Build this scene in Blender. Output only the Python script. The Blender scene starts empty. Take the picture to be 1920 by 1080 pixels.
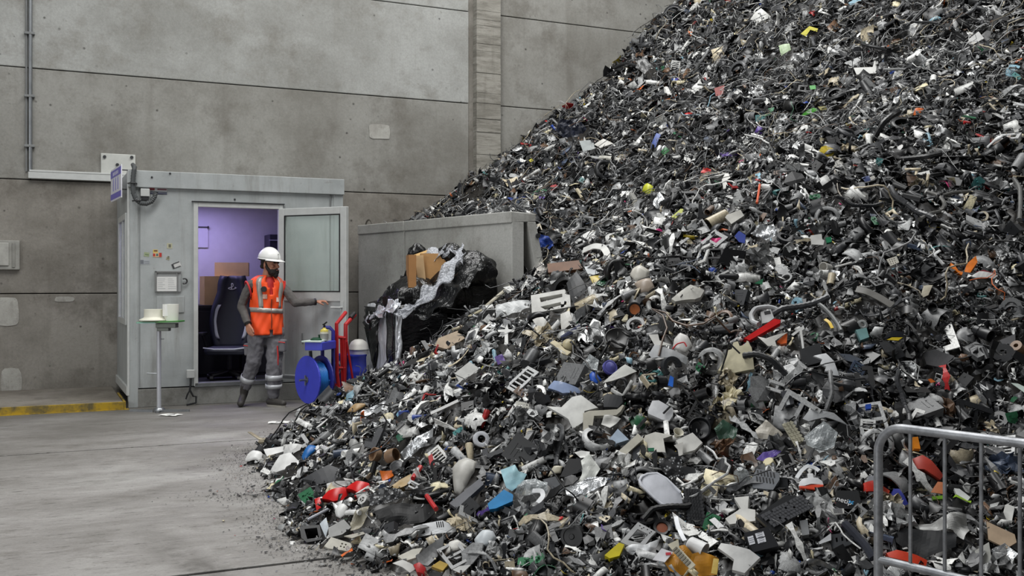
import bpy, bmesh, math, random
import numpy as np
from mathutils import Vector, Matrix, Euler

random.seed(7)
rng = np.random.default_rng(11)
SC = bpy.context.scene
COL = SC.collection
FOC, CX, HY, CAMZ = 1900.0, 960.0, 528.0, 1.43     # focal length in pixels, principal column, horizon row, camera height

# ---------------------------------------------------------------- camera, world, lights, exposure
cam_data = bpy.data.cameras.new('camera')
cam_data.sensor_width = 36.0
cam_data.lens = 36.0 * FOC / 1920.0
cam_data.shift_y = -(540.0 - HY) / 1920.0
cam_data.clip_end = 200
cam = bpy.data.objects.new('camera', cam_data)
cam.location = (0, 0, CAMZ)
cam.rotation_euler = (math.pi / 2, 0, 0)
COL.objects.link(cam)
SC.camera = cam

world = bpy.data.worlds.new('overcast_daylight')
SC.world = world
world.use_nodes = True
bg = world.node_tree.nodes['Background']
bg.inputs[0].default_value = (0.93, 0.97, 1.0, 1)
bg.inputs[1].default_value = 0.11


def area_light(name, loc, target, sx, sy, power, col=(1, 1, 1)):
    l = bpy.data.lights.new(name, 'AREA')
    l.shape = 'RECTANGLE'
    l.size, l.size_y, l.energy, l.color = sx, sy, power, col
    o = bpy.data.objects.new(name, l)
    o.location = loc
    o.rotation_euler = (Vector(target) - Vector(loc)).to_track_quat('-Z', 'Y').to_euler()
    COL.objects.link(o)
    return o


area_light('rooflight_strip', (-1.5, 8.0, 10.5), (-0.6, 9.5, 0), 3.0, 14.0, 1540, (1, 1, 0.985))
area_light('rooflight_strip_far', (6.0, 9.0, 11.5), (4.5, 10.0, 0), 2.5, 12.0, 640, (1, 1, 0.985))
area_light('open_gate_daylight', (-9.5, -1.5, 3.6), (0.5, 8, 0.8), 6.0, 5.0, 560, (0.97, 0.99, 1.0))

SC.view_settings.view_transform = 'Standard'
SC.view_settings.look = 'None'
SC.view_settings.gamma = 1.0
SC.view_settings.use_curve_mapping = False
SC.view_settings.exposure = -0.25

# ---------------------------------------------------------------- frames of reference
U = np.array([0.905, 0.4256]); U = U / np.linalg.norm(U)      # along the back wall, to the right and away
V = np.array([-U[1], U[0]])                                   # into the back wall
P0 = np.array([-4.34, 11.46])                                 # front left foot of the cabin
ANG = math.atan2(U[1], U[0])
WALL_V = 1.75
FRAME = Matrix.Translation((P0[0], P0[1], 0)) @ Matrix.Rotation(ANG, 4, 'Z')   # local (s, v, z) -> world


def px(x, y, d):
    return Vector(((x - CX) * d / FOC, d, CAMZ - (y - HY) * d / FOC))


def on_plane(x, y, v):
    """pixel -> (s, z) on the vertical plane v = const of the cabin frame"""
    rx = (x - CX) / FOC
    d = (float(P0 @ V) + v) / (rx * V[0] + V[1])
    return float((np.array([rx * d, d]) - P0) @ U), CAMZ - (y - HY) * d / FOC


def project(p):
    return CX + FOC * p[0] / p[1], HY - FOC * (p[2] - CAMZ) / p[1]


# ---------------------------------------------------------------- colours and materials
def lin(c):
    c = c / 255.0
    return c / 12.92 if c <= 0.04045 else ((c + 0.055) / 1.055) ** 2.4


def S(r, g, b):
    return (lin(r), lin(g), lin(b), 1.0)


class NT:
    def __init__(self, name):
        self.m = bpy.data.materials.new(name)
        self.m.use_nodes = True
        self.t = self.m.node_tree
        self.b = self.t.nodes['Principled BSDF']

    def n(self, kind, **kw):
        o = self.t.nodes.new(kind)
        for k, v in kw.items():
            setattr(o, k, v)
        return o

    def link(self, a, b):
        self.t.links.new(a, b)

    def coord(self, scale=(1, 1, 1), which='Object'):
        tc = self.n('ShaderNodeTexCoord')
        mp = self.n('ShaderNodeMapping')
        mp.inputs['Scale'].default_value = scale
        self.link(tc.outputs[which], mp.inputs[0])
        return mp.outputs[0]

    def noise(self, vec, scale, detail=4, rough=0.55):
        o = self.n('ShaderNodeTexNoise')
        o.inputs['Scale'].default_value = scale
        o.inputs['Detail'].default_value = detail
        o.inputs['Roughness'].default_value = rough
        self.link(vec, o.inputs['Vector'])
        return o.outputs['Fac']

    def ramp(self, fac, stops):
        o = self.n('ShaderNodeValToRGB')
        e = o.color_ramp.elements
        while len(e) < len(stops):
            e.new(0.5)
        for el, (p, c) in zip(e, stops):
            el.position = p
            el.color = c if len(c) == 4 else (*c, 1)
        self.link(fac, o.inputs[0])
        return o.outputs[0]

    def mix(self, fac, a, b, mode='MIX'):
        o = self.n('ShaderNodeMix', data_type='RGBA', blend_type=mode)
        for sock, v in ((o.inputs[0], fac), (o.inputs[6], a), (o.inputs[7], b)):
            if hasattr(v, 'is_linked') or hasattr(v, 'links'):
                self.link(v, sock)
            else:
                sock.default_value = v
        return o.outputs[2]

    def bump(self, h, strength=0.3, dist=0.01):
        o = self.n('ShaderNodeBump')
        o.inputs['Strength'].default_value = strength
        o.inputs['Distance'].default_value = dist
        self.link(h, o.inputs['Height'])
        self.link(o.outputs[0], self.b.inputs['Normal'])


def G(v):
    return (v, v, v, 1)


_cache = {}


def mat(col, rough=0.45, metal=0.0, dirt=0.35, name=None, spec=0.5):
    key = (tuple(round(c, 4) for c in col), rough, metal, dirt, name)
    if key in _cache:
        return _cache[key]
    k = NT(name or 'plain_paint')
    v = k.coord()
    f = k.noise(v, 9.0, 4, 0.6)
    r = k.ramp(f, [(0.3, G(1 - dirt)), (0.62, G(1.0))])
    k.link(k.mix(1.0, col, r, 'MULTIPLY'), k.b.inputs['Base Color'])
    k.b.inputs['Roughness'].default_value = rough
    k.b.inputs['Metallic'].default_value = metal
    k.b.inputs['Specular IOR Level'].default_value = spec
    _cache[key] = k.m
    return k.m


def concrete(name, light, dark, stain, scale=1.0, pits=True, streak=(1, 1, 1), rough=0.85, bump=0.25):
    k = NT(name)
    v = k.coord((1, 1, 1))
    vs = k.coord(streak)
    big = k.noise(vs, 0.55 * scale, 5, 0.6)
    c = k.ramp(big, [(0.40, dark), (0.58, light)])
    blo = k.noise(k.coord((0.8, 0.8, 1.7)), 1.3 * scale, 7, 0.68)
    c = k.mix(k.ramp(blo, [(0.52, G(0)), (0.66, G(0.5))]), c, light)
    st = k.noise(vs, 1.9 * scale, 7, 0.72)
    c = k.mix(k.ramp(st, [(0.50, G(0)), (0.70, G(0.7))]), c, stain)
    drip = k.noise(k.coord((4, 4, 0.25)), 1.0 * scale, 5, 0.6)
    c = k.mix(k.ramp(drip, [(0.55, G(0)), (0.75, G(0.4))]), c, stain)
    fine = k.noise(v, 38 * scale, 5, 0.7)
    c = k.mix(1.0, c, k.ramp(fine, [(0.25, G(0.82)), (0.7, G(1.06))]), 'MULTIPLY')
    if pits:
        vo = k.n('ShaderNodeTexVoronoi')
        vo.inputs['Scale'].default_value = 5.5
        k.link(v, vo.inputs['Vector'])
        sel = k.noise(v, 1.1, 3, 0.5)
        pit = k.ramp(vo.outputs['Distance'], [(0.06, G(1)), (0.11, G(0))])
        keep = k.ramp(sel, [(0.48, G(0)), (0.56, G(0.75))])
        sp = k.noise(v, 9, 8, 0.78)
        c = k.mix(k.ramp(sp, [(0.60, G(0)), (0.68, G(0.6))]), c, stain)
        c = k.mix(k.ramp(sp, [(0.30, G(0.45)), (0.40, G(0))]), c, light)
        pf = k.mix(1.0, pit, keep, 'MULTIPLY')
        c = k.mix(pf, c, S(52, 50, 46))
    k.link(c, k.b.inputs['Base Color'])
    k.b.inputs['Roughness'].default_value = rough
    k.b.inputs['Specular IOR Level'].default_value = 0.3
    k.bump(fine, bump, 0.01)
    return k.m


M_WALL_UP = concrete('wall_concrete_pale', S(164, 165, 162), S(141, 141, 137), S(122, 119, 112))
M_WALL_MID = concrete('wall_concrete_grey', S(146, 145, 140), S(124, 122, 116), S(104, 100, 93))
M_WALL_LOW = concrete('wall_concrete_dirty_shaded', S(146, 142, 135), S(114, 110, 103), S(86, 80, 73))  # lower wall rows: real dirt, and their shade put into the colour
M_BLOCK = concrete('block_concrete', S(184, 184, 180), S(160, 160, 155), S(130, 127, 120), pits=False)
M_PILLAR = concrete('pillar_concrete', S(158, 155, 147), S(132, 129, 121), S(98, 93, 86), scale=3.0, pits=False, streak=(1, 1, 6), bump=0.6)
M_PATCH = concrete('repair_mortar', S(176, 175, 169), S(158, 156, 150), S(120, 116, 108), scale=3)
M_BED = mat(S(40, 38, 35), 0.9, 0, 0.3, 'joint_dirt')
M_LEDGE = concrete('ledge_concrete', S(138, 133, 124), S(116, 110, 101), S(88, 82, 74), scale=1.5, pits=False)
M_PLINTH = concrete('plinth_grey', S(142, 142, 138), S(122, 121, 116), S(94, 91, 85), scale=2, pits=False)


def floor_mat():
    k = NT('floor_concrete')
    v = k.coord((1, 1, 1))
    vs = k.coord((0.35, 1.6, 1))
    vm = k.coord((0.75, 1.25, 1))
    c = k.ramp(k.noise(vm, 0.6, 8, 0.66), [(0.36, S(118, 115, 111)), (0.5, S(142, 139, 136)), (0.64, S(166, 164, 161))])
    c = k.mix(k.ramp(k.noise(vm, 2.6, 9, 0.76), [(0.5, G(0)), (0.68, G(0.65))]), c, S(100, 96, 90))
    scr = k.noise(k.coord((1.6, 8, 1)), 3.4, 9, 0.8)
    c = k.mix(k.ramp(scr, [(0.565, G(0)), (0.63, G(0.85))]), c, S(66, 63, 60))
    c = k.mix(k.ramp(scr, [(0.34, G(0.6)), (0.43, G(0))]), c, S(180, 178, 174))
    # uneven band in front of the cabin, darker towards it
    sx = k.n('ShaderNodeSeparateXYZ'); k.link(v, sx.inputs[0])
    band = k.n('ShaderNodeMapRange'); k.link(sx.outputs[1], band.inputs[0])
    band.inputs[1].default_value = -2.6; band.inputs[2].default_value = -0.6
    wob = k.n('ShaderNodeMath', operation='MULTIPLY'); k.link(band.outputs[0], wob.inputs[0])
    k.link(k.ramp(k.noise(vs, 1.0, 5, 0.6), [(0.3, G(0.35)), (0.65, G(1.0))]), wob.inputs[1])
    c = k.mix(wob.outputs[0], c, S(92, 89, 84))
    spk = k.noise(k.coord((1, 2.2, 1)), 13, 8, 0.8)
    c = k.mix(k.ramp(spk, [(0.60, G(0)), (0.65, G(0.85))]), c, S(62, 59, 56))
    c = k.mix(k.ramp(spk, [(0.33, G(0.5)), (0.40, G(0))]), c, S(176, 174, 171))
    # an old diagonal tyre smear across the slab
    gp = k.n('ShaderNodeNewGeometry')
    def lane(nx, ny, c0, w):
        dt = k.n('ShaderNodeVectorMath', operation='DOT_PRODUCT'); k.link(gp.outputs['Position'], dt.inputs[0]); dt.inputs[1].default_value = (nx, ny, 0)
        sb = k.n('ShaderNodeMath', operation='SUBTRACT'); k.link(dt.outputs['Value'], sb.inputs[0]); sb.inputs[1].default_value = c0
        ab = k.n('ShaderNodeMath', operation='ABSOLUTE'); k.link(sb.outputs[0], ab.inputs[0])
        mr = k.n('ShaderNodeMapRange'); k.link(ab.outputs[0], mr.inputs[0]); mr.inputs[1].default_value = w; mr.inputs[2].default_value = w * .3
        return mr.outputs[0]
    ml = k.n('ShaderNodeMath', operation='MULTIPLY'); k.link(lane(0.814, 0.581, 1.67, 0.16), ml.inputs[0]); k.link(lane(0.581, -0.814, -4.9, 1.4), ml.inputs[1])
    m2 = k.n('ShaderNodeMath', operation='MULTIPLY'); k.link(ml.outputs[0], m2.inputs[0]); k.link(k.ramp(k.noise(v, 3.5, 6, 0.7), [(0.4, G(0.1)), (0.6, G(0.8))]), m2.inputs[1])
    c = k.mix(m2.outputs[0], c, S(92, 89, 85))
    fine = k.noise(v, 60, 4, 0.7)
    c = k.mix(1.0, c, k.ramp(fine, [(0.3, G(0.84)), (0.7, G(1.05))]), 'MULTIPLY')
    k.link(c, k.b.inputs['Base Color'])
    k.link(k.ramp(k.noise(vm, 1.4, 5, 0.6), [(0.35, G(0.5)), (0.65, G(0.8))]), k.b.inputs['Roughness'])
    k.bump(spk, 0.3, 0.006)
    return k.m


M_FLOOR = floor_mat()
k = NT('cabin_painted_steel'); v = k.coord()
gz_ = k.noise(v, 1.6, 7, 0.7); c = k.ramp(gz_, [(0.35, S(150, 154, 154)), (0.6, S(170, 174, 174))])
c = k.mix(k.ramp(k.noise(k.coord((5, 5, 0.5)), 1.2, 7, 0.7), [(0.52, G(0)), (0.72, G(0.55))]), c, S(118, 116, 108))
c = k.mix(k.ramp(k.noise(v, 16, 6, 0.7), [(0.62, G(0)), (0.72, G(0.5))]), c, S(120, 117, 108))
k.link(c, k.b.inputs['Base Color']); k.b.inputs['Roughness'].default_value = 0.45
M_CABIN = k.m
M_WHITE = mat(S(190, 192, 190), 0.38, 0, 0.12, 'white_frame_paint')
M_GREY = mat(S(120, 122, 122), 0.5, 0, 0.2, 'grey_paint')
M_STEEL = mat(S(150, 153, 156), 0.38, 0.85, 0.22, 'galvanised_steel')
M_BLACK = mat(S(24, 24, 26), 0.45, 0, 0.2, 'black_rubber')
M_DARK = mat(S(46, 47, 50), 0.5, 0, 0.2, 'dark_plastic')
M_ROOM = mat(S(196, 194, 204), 0.6, 0, 0.06, 'cabin_inner_lining')


def glass_mat():
    k = NT('window_glass')
    k.b.inputs['Base Color'].default_value = (0.86, 0.93, 0.90, 1)
    k.b.inputs['Transmission Weight'].default_value = 0.86
    k.b.inputs['Roughness'].default_value = 0.06
    k.b.inputs['IOR'].default_value = 1.1
    return k.m


M_GLASS = glass_mat()


# ---------------------------------------------------------------- mesh builder
class MB:
    def __init__(self):
        self.v, self.f, self.mi, self.m = [], [], [], 0

    def add(self, vs, fs):
        o = len(self.v)
        self.v += [tuple(p) for p in vs]
        self.f += [tuple(i + o for i in f) for f in fs]
        self.mi += [self.m] * len(fs)
        return self

    def box(self, x0, x1, y0, y1, z0, z1, M=None):
        vs = [Vector((x, y, z)) for z in (z0, z1) for y in (y0, y1) for x in (x0, x1)]
        if M is not None:
            vs = [M @ p for p in vs]
        return self.add(vs, [(0, 2, 3, 1), (4, 5, 7, 6), (0, 1, 5, 4), (2, 6, 7, 3), (0, 4, 6, 2), (1, 3, 7, 5)])

    def prism(self, poly, h0, h1, axis='z', M=None):
        n = len(poly)
        mk = {'z': lambda a, b, h: Vector((a, b, h)), 'y': lambda a, b, h: Vector((a, h, b)), 'x': lambda a, b, h: Vector((h, a, b))}[axis]
        vs = [mk(a, b, h0) for a, b in poly] + [mk(a, b, h1) for a, b in poly]
        if M is not None:
            vs = [M @ p for p in vs]
        return self.add(vs, [tuple(range(n))[::-1], tuple(range(n, 2 * n))] + [(i, (i + 1) % n, n + (i + 1) % n, n + i) for i in range(n)])

    def tube(self, pts, r, seg=8, closed=False, cap=True):
        pts = [Vector(p) for p in pts]
        n = len(pts)
        rs = r if isinstance(r, (list, tuple)) else [r] * n
        vs = []
        up = None
        for i, p in enumerate(pts):
            a = pts[(i - 1) % n] if (closed or i > 0) else pts[0]
            b = pts[(i + 1) % n] if (closed or i < n - 1) else pts[-1]
            t = (b - a).normalized() if (b - a).length > 1e-9 else Vector((0, 0, 1))
            if up is None:
                up = Vector((0, 0, 1)) if abs(t.z) < 0.9 else Vector((1, 0, 0))
            s = t.cross(up)
            s = s.normalized() if s.length > 1e-6 else t.orthogonal().normalized()
            up = s.cross(t).normalized()
            for k in range(seg):
                w = 2 * math.pi * k / seg
                vs.append(p + s * (rs[i] * math.cos(w)) + up * (rs[i] * math.sin(w)))
        fs = []
        for i in range(n if closed else n - 1):
            j = (i + 1) % n
            for k in range(seg):
                l = (k + 1) % seg
                fs.append((i * seg + k, i * seg + l, j * seg + l, j * seg + k))
        if cap and not closed:
            fs.append(tuple(range(seg))[::-1])
            fs.append(tuple((n - 1) * seg + k for k in range(seg)))
        return self.add(vs, fs)

    def lathe(self, prof, seg=20, M=None, arc=2 * math.pi):
        """profile [(radius, height)] turned around z"""
        full = abs(arc - 2 * math.pi) < 1e-6
        cols = seg if full else seg + 1
        vs = [Vector((r * math.cos(arc * k / seg), r * math.sin(arc * k / seg), h)) for r, h in prof for k in range(cols)]
        if M is not None:
            vs = [M @ p for p in vs]
        fs = []
        for i in range(len(prof) - 1):
            for k in range(seg):
                l = (k + 1) % cols if full else k + 1
                fs.append((i * cols + k, i * cols + l, (i + 1) * cols + l, (i + 1) * cols + k))
        return self.add(vs, fs)

    def grid(self, nu, nv, fn):
        vs = [fn(i / nu, j / nv) for j in range(nv + 1) for i in range(nu + 1)]
        fs = [(j * (nu + 1) + i, j * (nu + 1) + i + 1, (j + 1) * (nu + 1) + i + 1, (j + 1) * (nu + 1) + i) for j in range(nv) for i in range(nu)]
        return self.add(vs, fs)

    def mesh(self, name, mats):
        me = bpy.data.meshes.new(name)
        me.from_pydata([tuple(p) for p in self.v], [], self.f)
        for m in (mats if isinstance(mats, (list, tuple)) else [mats]):
            me.materials.append(m)
        me.polygons.foreach_set('material_index', self.mi)
        me.update()
        return me

    def obj(self, name, mats, parent=None, smooth=False, bevel=0.0, solid=0.0, M=None):
        me = self.mesh(name, mats)
        if smooth:
            me.polygons.foreach_set('use_smooth', [True] * len(me.polygons))
        o = bpy.data.objects.new(name, me)
        COL.objects.link(o)
        if parent is not None:
            o.parent = parent
        if M is not None:
            o.matrix_world = M
        if solid:
            md = o.modifiers.new('solid', 'SOLIDIFY'); md.thickness = solid; md.offset = 0
        if bevel:
            md = o.modifiers.new('bevel', 'BEVEL'); md.width = bevel; md.segments = 2; md.limit_method = 'ANGLE'
        if smooth and hasattr(me, 'set_sharp_from_angle'):
            me.set_sharp_from_angle(angle=math.radians(42))
        return o


def empty(name, M=None, loc=None):
    o = bpy.data.objects.new(name, None)
    o.empty_display_size = 0.1
    COL.objects.link(o)
    if M is not None:
        o.matrix_world = M
    if loc is not None:
        o.location = loc
    return o


def tag(o, label=None, cat=None, group=None, kind=None):
    if label: o['label'] = label
    if cat: o['category'] = cat
    if group: o['group'] = group
    if kind: o['kind'] = kind
    return o


def text(name, body, size, material, parent, M, extrude=0.0008):
    cu = bpy.data.curves.new(name, 'FONT')
    cu.body, cu.size, cu.extrude = body, size, extrude
    cu.align_x, cu.align_y = 'CENTER', 'CENTER'
    t = bpy.data.objects.new(name, cu)
    COL.objects.link(t)
    dg = bpy.context.evaluated_depsgraph_get()
    me = bpy.data.meshes.new_from_object(t.evaluated_get(dg))
    bpy.data.objects.remove(t)
    me.materials.clear(); me.materials.append(material)
    o = bpy.data.objects.new(name, me)
    COL.objects.link(o)
    o.parent = parent
    o.matrix_local = M
    return o


def arc(c, r, a0, a1, n, ax=Vector((1, 0, 0)), ay=Vector((0, 0, 1))):
    return [Vector(c) + ax * (r * math.cos(a0 + (a1 - a0) * i / n)) + ay * (r * math.sin(a0 + (a1 - a0) * i / n)) for i in range(n + 1)]
# ================================================================ setting: floor, wall, ledge
def struct(o):
    o['kind'] = 'structure'
    return o


floor = struct(empty('floor', FRAME))
fl = MB(); fl.box(-9, 20, -22, 1.95, -0.30, -0.05); fl.obj('slab_bed', M_BED, floor)
for v0, v1 in ((-21.9, -15.4), (-15.4, -11.23), (-11.23, -7.07), (-7.07, -2.91), (-2.91, 1.9)):
    m = MB(); m.box(-8.9, 19.9, v0 + 0.02, v1 - 0.02, -0.05, 0.0)
    m.obj('slab', M_FLOOR, floor, bevel=0.004)

wall = struct(empty('wall_back', FRAME))
m = MB(); m.box(-9, 20, WALL_V + 0.06, WALL_V + 0.3, -0.1, 11); m.obj('wall_core', M_BED, wall)
rows = [(-0.06, 1.28), (1.28, 2.70), (2.70, 4.09), (4.09, 5.46), (5.46, 6.85), (6.85, 8.25), (8.25, 9.6), (9.6, 11)]
PIL0, PIL1 = on_plane(884, 200, WALL_V)[0], on_plane(934, 200, WALL_V)[0]
SJ = on_plane(57, 300, WALL_V)[0]
bays = [(-8.9, SJ), (SJ, PIL0 - 0.045), (PIL1 + 0.03, 12.0), (12.0, 19.9)]
for r, (z0, z1) in enumerate(rows):
    for b, (s0, s1) in enumerate(bays if r > 1 else [(-8.9, PIL0 - 0.045)] + bays[2:]):
        m = MB(); off = random.uniform(-0.004, 0.004)
        m.box(s0 + 0.002, s1 - 0.002, WALL_V + off, WALL_V + 0.075, z0 + 0.006, z1 - 0.006)
        m.obj('concrete_panel', M_WALL_LOW if r < 2 else (M_WALL_MID if r < 3 or (b == 2 and r > 1) else M_WALL_UP), wall, bevel=0.008)  # rows paler upwards, the fall of light put into their colour
# the column between the bays, cast in rough lifts
pil = struct(empty('trim_1', FRAME)); pil['label'] = 'rough concrete column cast in lifts between wall panels'
z = -0.1
while z < 11:
    h = random.uniform(0.09, 0.2)
    m = MB(); o = random.uniform(0, 0.014)
    m.box(PIL0 + 0.04, PIL1 - 0.004, WALL_V - 0.10 - o, WALL_V + 0.06, z, z + h)
    m.obj('column_lift', M_PILLAR, pil, bevel=0.005)
    z += h
m = MB(); m.box(PIL0 - 0.05, PIL1 + 0.04, WALL_V + 0.035, WALL_V + 0.08, -0.1, 11); m.obj('column_core', M_WALL_LOW, pil)


def blot(cx, cz, w, h, n=16, jag=0.12):
    return [(cx + w * 0.5 * sgnpow(math.cos(a)) * random.uniform(1 - jag, 1), cz + h * 0.5 * sgnpow(math.sin(a)) * random.uniform(1 - jag, 1))
            for a in [2 * math.pi * i / n for i in range(n)]]


def sgnpow(c, p=0.45):
    return math.copysign(abs(c) ** p, c)


for (x0, y0, x1, y1) in ((690, 231, 733, 263), (0, 690, 42, 742), (-10, 556, 37, 612), (102, 556, 140, 566)):
    a = on_plane(x0, y0, WALL_V); b = on_plane(x1, y1, WALL_V)
    m = MB(); m.prism(blot((a[0] + b[0]) / 2, (a[1] + b[1]) / 2, b[0] - a[0], a[1] - b[1]), WALL_V - 0.008, WALL_V + 0.02, 'y')
    m.obj('repair_patch', M_PATCH, wall)

# raised concrete ledge along the wall, left of the cabin, its front edge painted yellow
ledge = struct(empty('trim_2', FRAME)); ledge['label'] = 'low concrete ledge with a worn yellow front edge'
m = MB(); m.box(-8.9, -0.06, -0.10, WALL_V, -0.02, 0.085); m.obj('ledge_top', M_LEDGE, ledge, bevel=0.01)
k = NT('worn_yellow_paint'); v = k.coord()
k.link(k.mix(k.ramp(k.noise(v, 5, 6, 0.7), [(0.42, G(0)), (0.62, G(1))]), S(172, 142, 34), S(92, 84, 58)), k.b.inputs['Base Color'])
M_YEL = k.m
m = MB(); m.box(-8.9, -0.055, -0.128, -0.098, 0.0, 0.088); m.obj('ledge_edge', M_YEL, ledge, bevel=0.004)
m = MB(); m.box(-8.9, 0.0, -0.16, -0.06, -0.01, 0.006); m.obj('kick_plate', M_YEL, ledge)
m = MB(); m.box(-0.058, -0.035, -0.12, 0.9, 0.0, 0.088); m.obj('ledge_side', M_YEL, ledge)

# ================================================================ things fixed to the wall
cs, cz = on_plane(57, 0, WALL_V)[0], on_plane(57, 322, WALL_V)[1]
r_ = empty('conduit', FRAME)
tag(r_, 'grey steel conduit running straight up the concrete wall from the white trunking', 'conduit')
m = MB(); m.tube([(cs, WALL_V - 0.03, cz), (cs, WALL_V - 0.03, 9.5)], 0.024, 10); m.obj('pipe', M_STEEL, r_, smooth=True)
m = MB(); m.tube([(cs - 0.045, WALL_V - 0.018, cz), (cs - 0.045, WALL_V - 0.018, 9.5)], 0.012, 8); m.obj('pipe', M_GREY, r_, smooth=True)
for zz in (3.1, 3.72, 4.5, 5.3, 6.2):
    m = MB(); m.box(cs - 0.07, cs + 0.05, WALL_V - 0.056, WALL_V + 0.001, zz, zz + 0.03); m.obj('clip', M_GREY, r_, bevel=0.004)

t0 = on_plane(53, 318, WALL_V - 0.06); t1 = on_plane(53, 334, WALL_V - 0.06)
r_ = empty('cable_trunking', FRAME)
tag(r_, 'white horizontal cable trunking on the wall ending at the cabin roof', 'trunking')
m = MB(); m.box(t0[0], 0.4, WALL_V - 0.07, WALL_V, t1[1], t0[1] - 0.025); m.obj('trunk_body', M_WHITE, r_, bevel=0.004)
m = MB(); m.box(t0[0] + 0.01, 0.4, WALL_V - 0.074, WALL_V - 0.0, t0[1] - 0.024, t0[1]); m.obj('lid', M_WHITE, r_, bevel=0.004)

a = on_plane(189, 287, WALL_V - 0.02); b = on_plane(254, 340, WALL_V - 0.02)
r_ = empty('anchor_plate', FRAME)
tag(r_, 'pale grey bolted steel plate on the concrete wall just above the cabin corner', 'plate')
m = MB(); m.box(a[0], b[0], WALL_V - 0.025, WALL_V, b[1], a[1]); m.obj('plate', mat(S(186, 187, 182), 0.6, 0, 0.12), r_, bevel=0.008)
for (qx, qy) in ((196, 294), (247, 295), (220, 309)):
    q = on_plane(qx, qy, WALL_V - 0.03)
    m = MB(); m.tube([(q[0], WALL_V - 0.04, q[1]), (q[0], WALL_V - 0.02, q[1])], 0.022, 6); m.obj('bolt', M_DARK, r_)

a = on_plane(-20, 450, WALL_V - 0.05); b = on_plane(37, 506, WALL_V - 0.05)
r_ = empty('meter_box', FRAME)
tag(r_, 'shallow grey framed wall box on the concrete wall left of the cabin', 'box')
m = MB(); m.box(a[0], b[0], WALL_V - 0.06, WALL_V, b[1], a[1]); m.obj('housing', mat(S(150, 149, 143), 0.7, 0, 0.25), r_, bevel=0.01)
m = MB(); m.box(a[0], b[0] - 0.12, WALL_V - 0.075, WALL_V - 0.055, b[1] + 0.05, a[1] - 0.03); m.obj('lid', mat(S(168, 167, 161), 0.7, 0, 0.25), r_, bevel=0.008)
m = MB(); m.box(b[0] - 0.085, b[0] - 0.05, WALL_V - 0.07, WALL_V - 0.055, b[1] + 0.03, a[1] - 0.03); m.obj('rib', mat(S(138, 137, 131), 0.7, 0, 0.25), r_, bevel=0.004)

# ================================================================ cabin
H = 2.69
W = on_plane(643, 500, 0)[0]
cab = empty('portable_cabin', FRAME)
tag(cab, 'pale grey portable site cabin with open door against the concrete wall', 'cabin')


def fr(x, y, v=0.0):
    return on_plane(x, y, v)


dl, dr = fr(371, 500)[0], fr(523, 500)[0]
dtop, dbot = fr(371, 388)[1], 0.255
T = 0.06
roofz = fr(300, 353)[1]
m = MB(); m.box(0.10, dl - 0.045, 0.0, T, 0.22, roofz); m.obj('front_panel', M_CABIN, cab)
m = MB(); m.box(dr + 0.045, W - 0.11, 0.0, T, 0.22, roofz); m.obj('front_panel', M_CABIN, cab)
m = MB(); m.box(dl - 0.045, dr + 0.045, 0.0, T, dtop + 0.06, roofz); m.obj('lintel_panel', M_CABIN, cab)
m = MB(); m.box(0.0, 0.105, -0.012, 0.11, 0.0, roofz + 0.01); m.obj('corner_post', M_CABIN, cab, bevel=0.006)
m = MB(); m.box(W - 0.115, W, -0.012, 0.11, 0.0, roofz + 0.01); m.obj('corner_post', M_CABIN, cab, bevel=0.006)
m = MB(); m.box(-0.008, W + 0.008, -0.04, 0.12, roofz, H); m.obj('roof_beam', M_CABIN, cab, bevel=0.006)
m = MB(); m.box(0.0, W, 0.10, WALL_V - 0.02, roofz + 0.05, H - 0.01); m.obj('roof', M_CABIN, cab)
m = MB(); m.box(0.004, W - 0.004, -0.008, 0.10, 0.0, 0.205); m.obj('plinth', M_PLINTH, cab, bevel=0.006)
m = MB(); m.box(0.05, W - 0.05, 0.06, WALL_V - 0.02, 0.14, 0.22); m.obj('cabin_floor', M_DARK, cab)
m = MB(); m.box(0.03, W - 0.03, WALL_V - 0.07, WALL_V - 0.02, 0.2, roofz + 0.05); m.obj('back_lining', M_ROOM, cab)
m = MB(); m.box(W - 0.06, W - 0.02, 0.1, WALL_V - 0.05, 0.0, roofz + 0.05); m.obj('end_lining', M_ROOM, cab)
m = MB(); m.box(0.06, W - 0.06, 0.08, WALL_V - 0.07, roofz + 0.02, roofz + 0.05); m.obj('ceiling_lining', M_ROOM, cab)
# left side: frame, panel and a tall window
m = MB(); m.box(0.0, 0.05, 0.1, WALL_V - 0.02, 0.16, 0.95); m.box(0.0, 0.05, 0.1, WALL_V - 0.02, 2.2, roofz + 0.05)
m.box(0.0, 0.05, 0.1, 0.22, 0.95, 2.2); m.box(0.0, 0.05, 1.3, WALL_V - 0.02, 0.95, 2.2); m.obj('side_panel', M_CABIN, cab)
m = MB()
m.box(-0.018, 0.03, 0.2, 0.28, 0.93, 2.22); m.box(-0.018, 0.03, 1.24, 1.32, 0.93, 2.22); m.box(-0.018, 0.03, 0.28, 1.24, 0.93, 1.0); m.box(-0.018, 0.03, 0.28, 1.24, 2.15, 2.22); m.box(-0.012, 0.03, 0.74, 0.8, 1.0, 2.15)
wf = m.obj('window_frame', M_WHITE, cab, bevel=0.004)
for y0, y1 in ((0.28, 0.74), (0.8, 1.24)):
    m = MB(); m.box(0.005, 0.013, y0, y1, 1.0, 2.15); m.obj('pane', M_GLASS, wf)
m = MB(); m.box(-0.02, 0.04, 0.0, WALL_V - 0.05, 0.14, 0.24); m.obj('base_rail', M_WHITE, cab, bevel=0.005)
m = MB(); m.box(-0.012, 0.012, -0.02, 0.012, 0.14, H - 0.01); m.obj('corner_trim', M_WHITE, cab, bevel=0.004)
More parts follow.
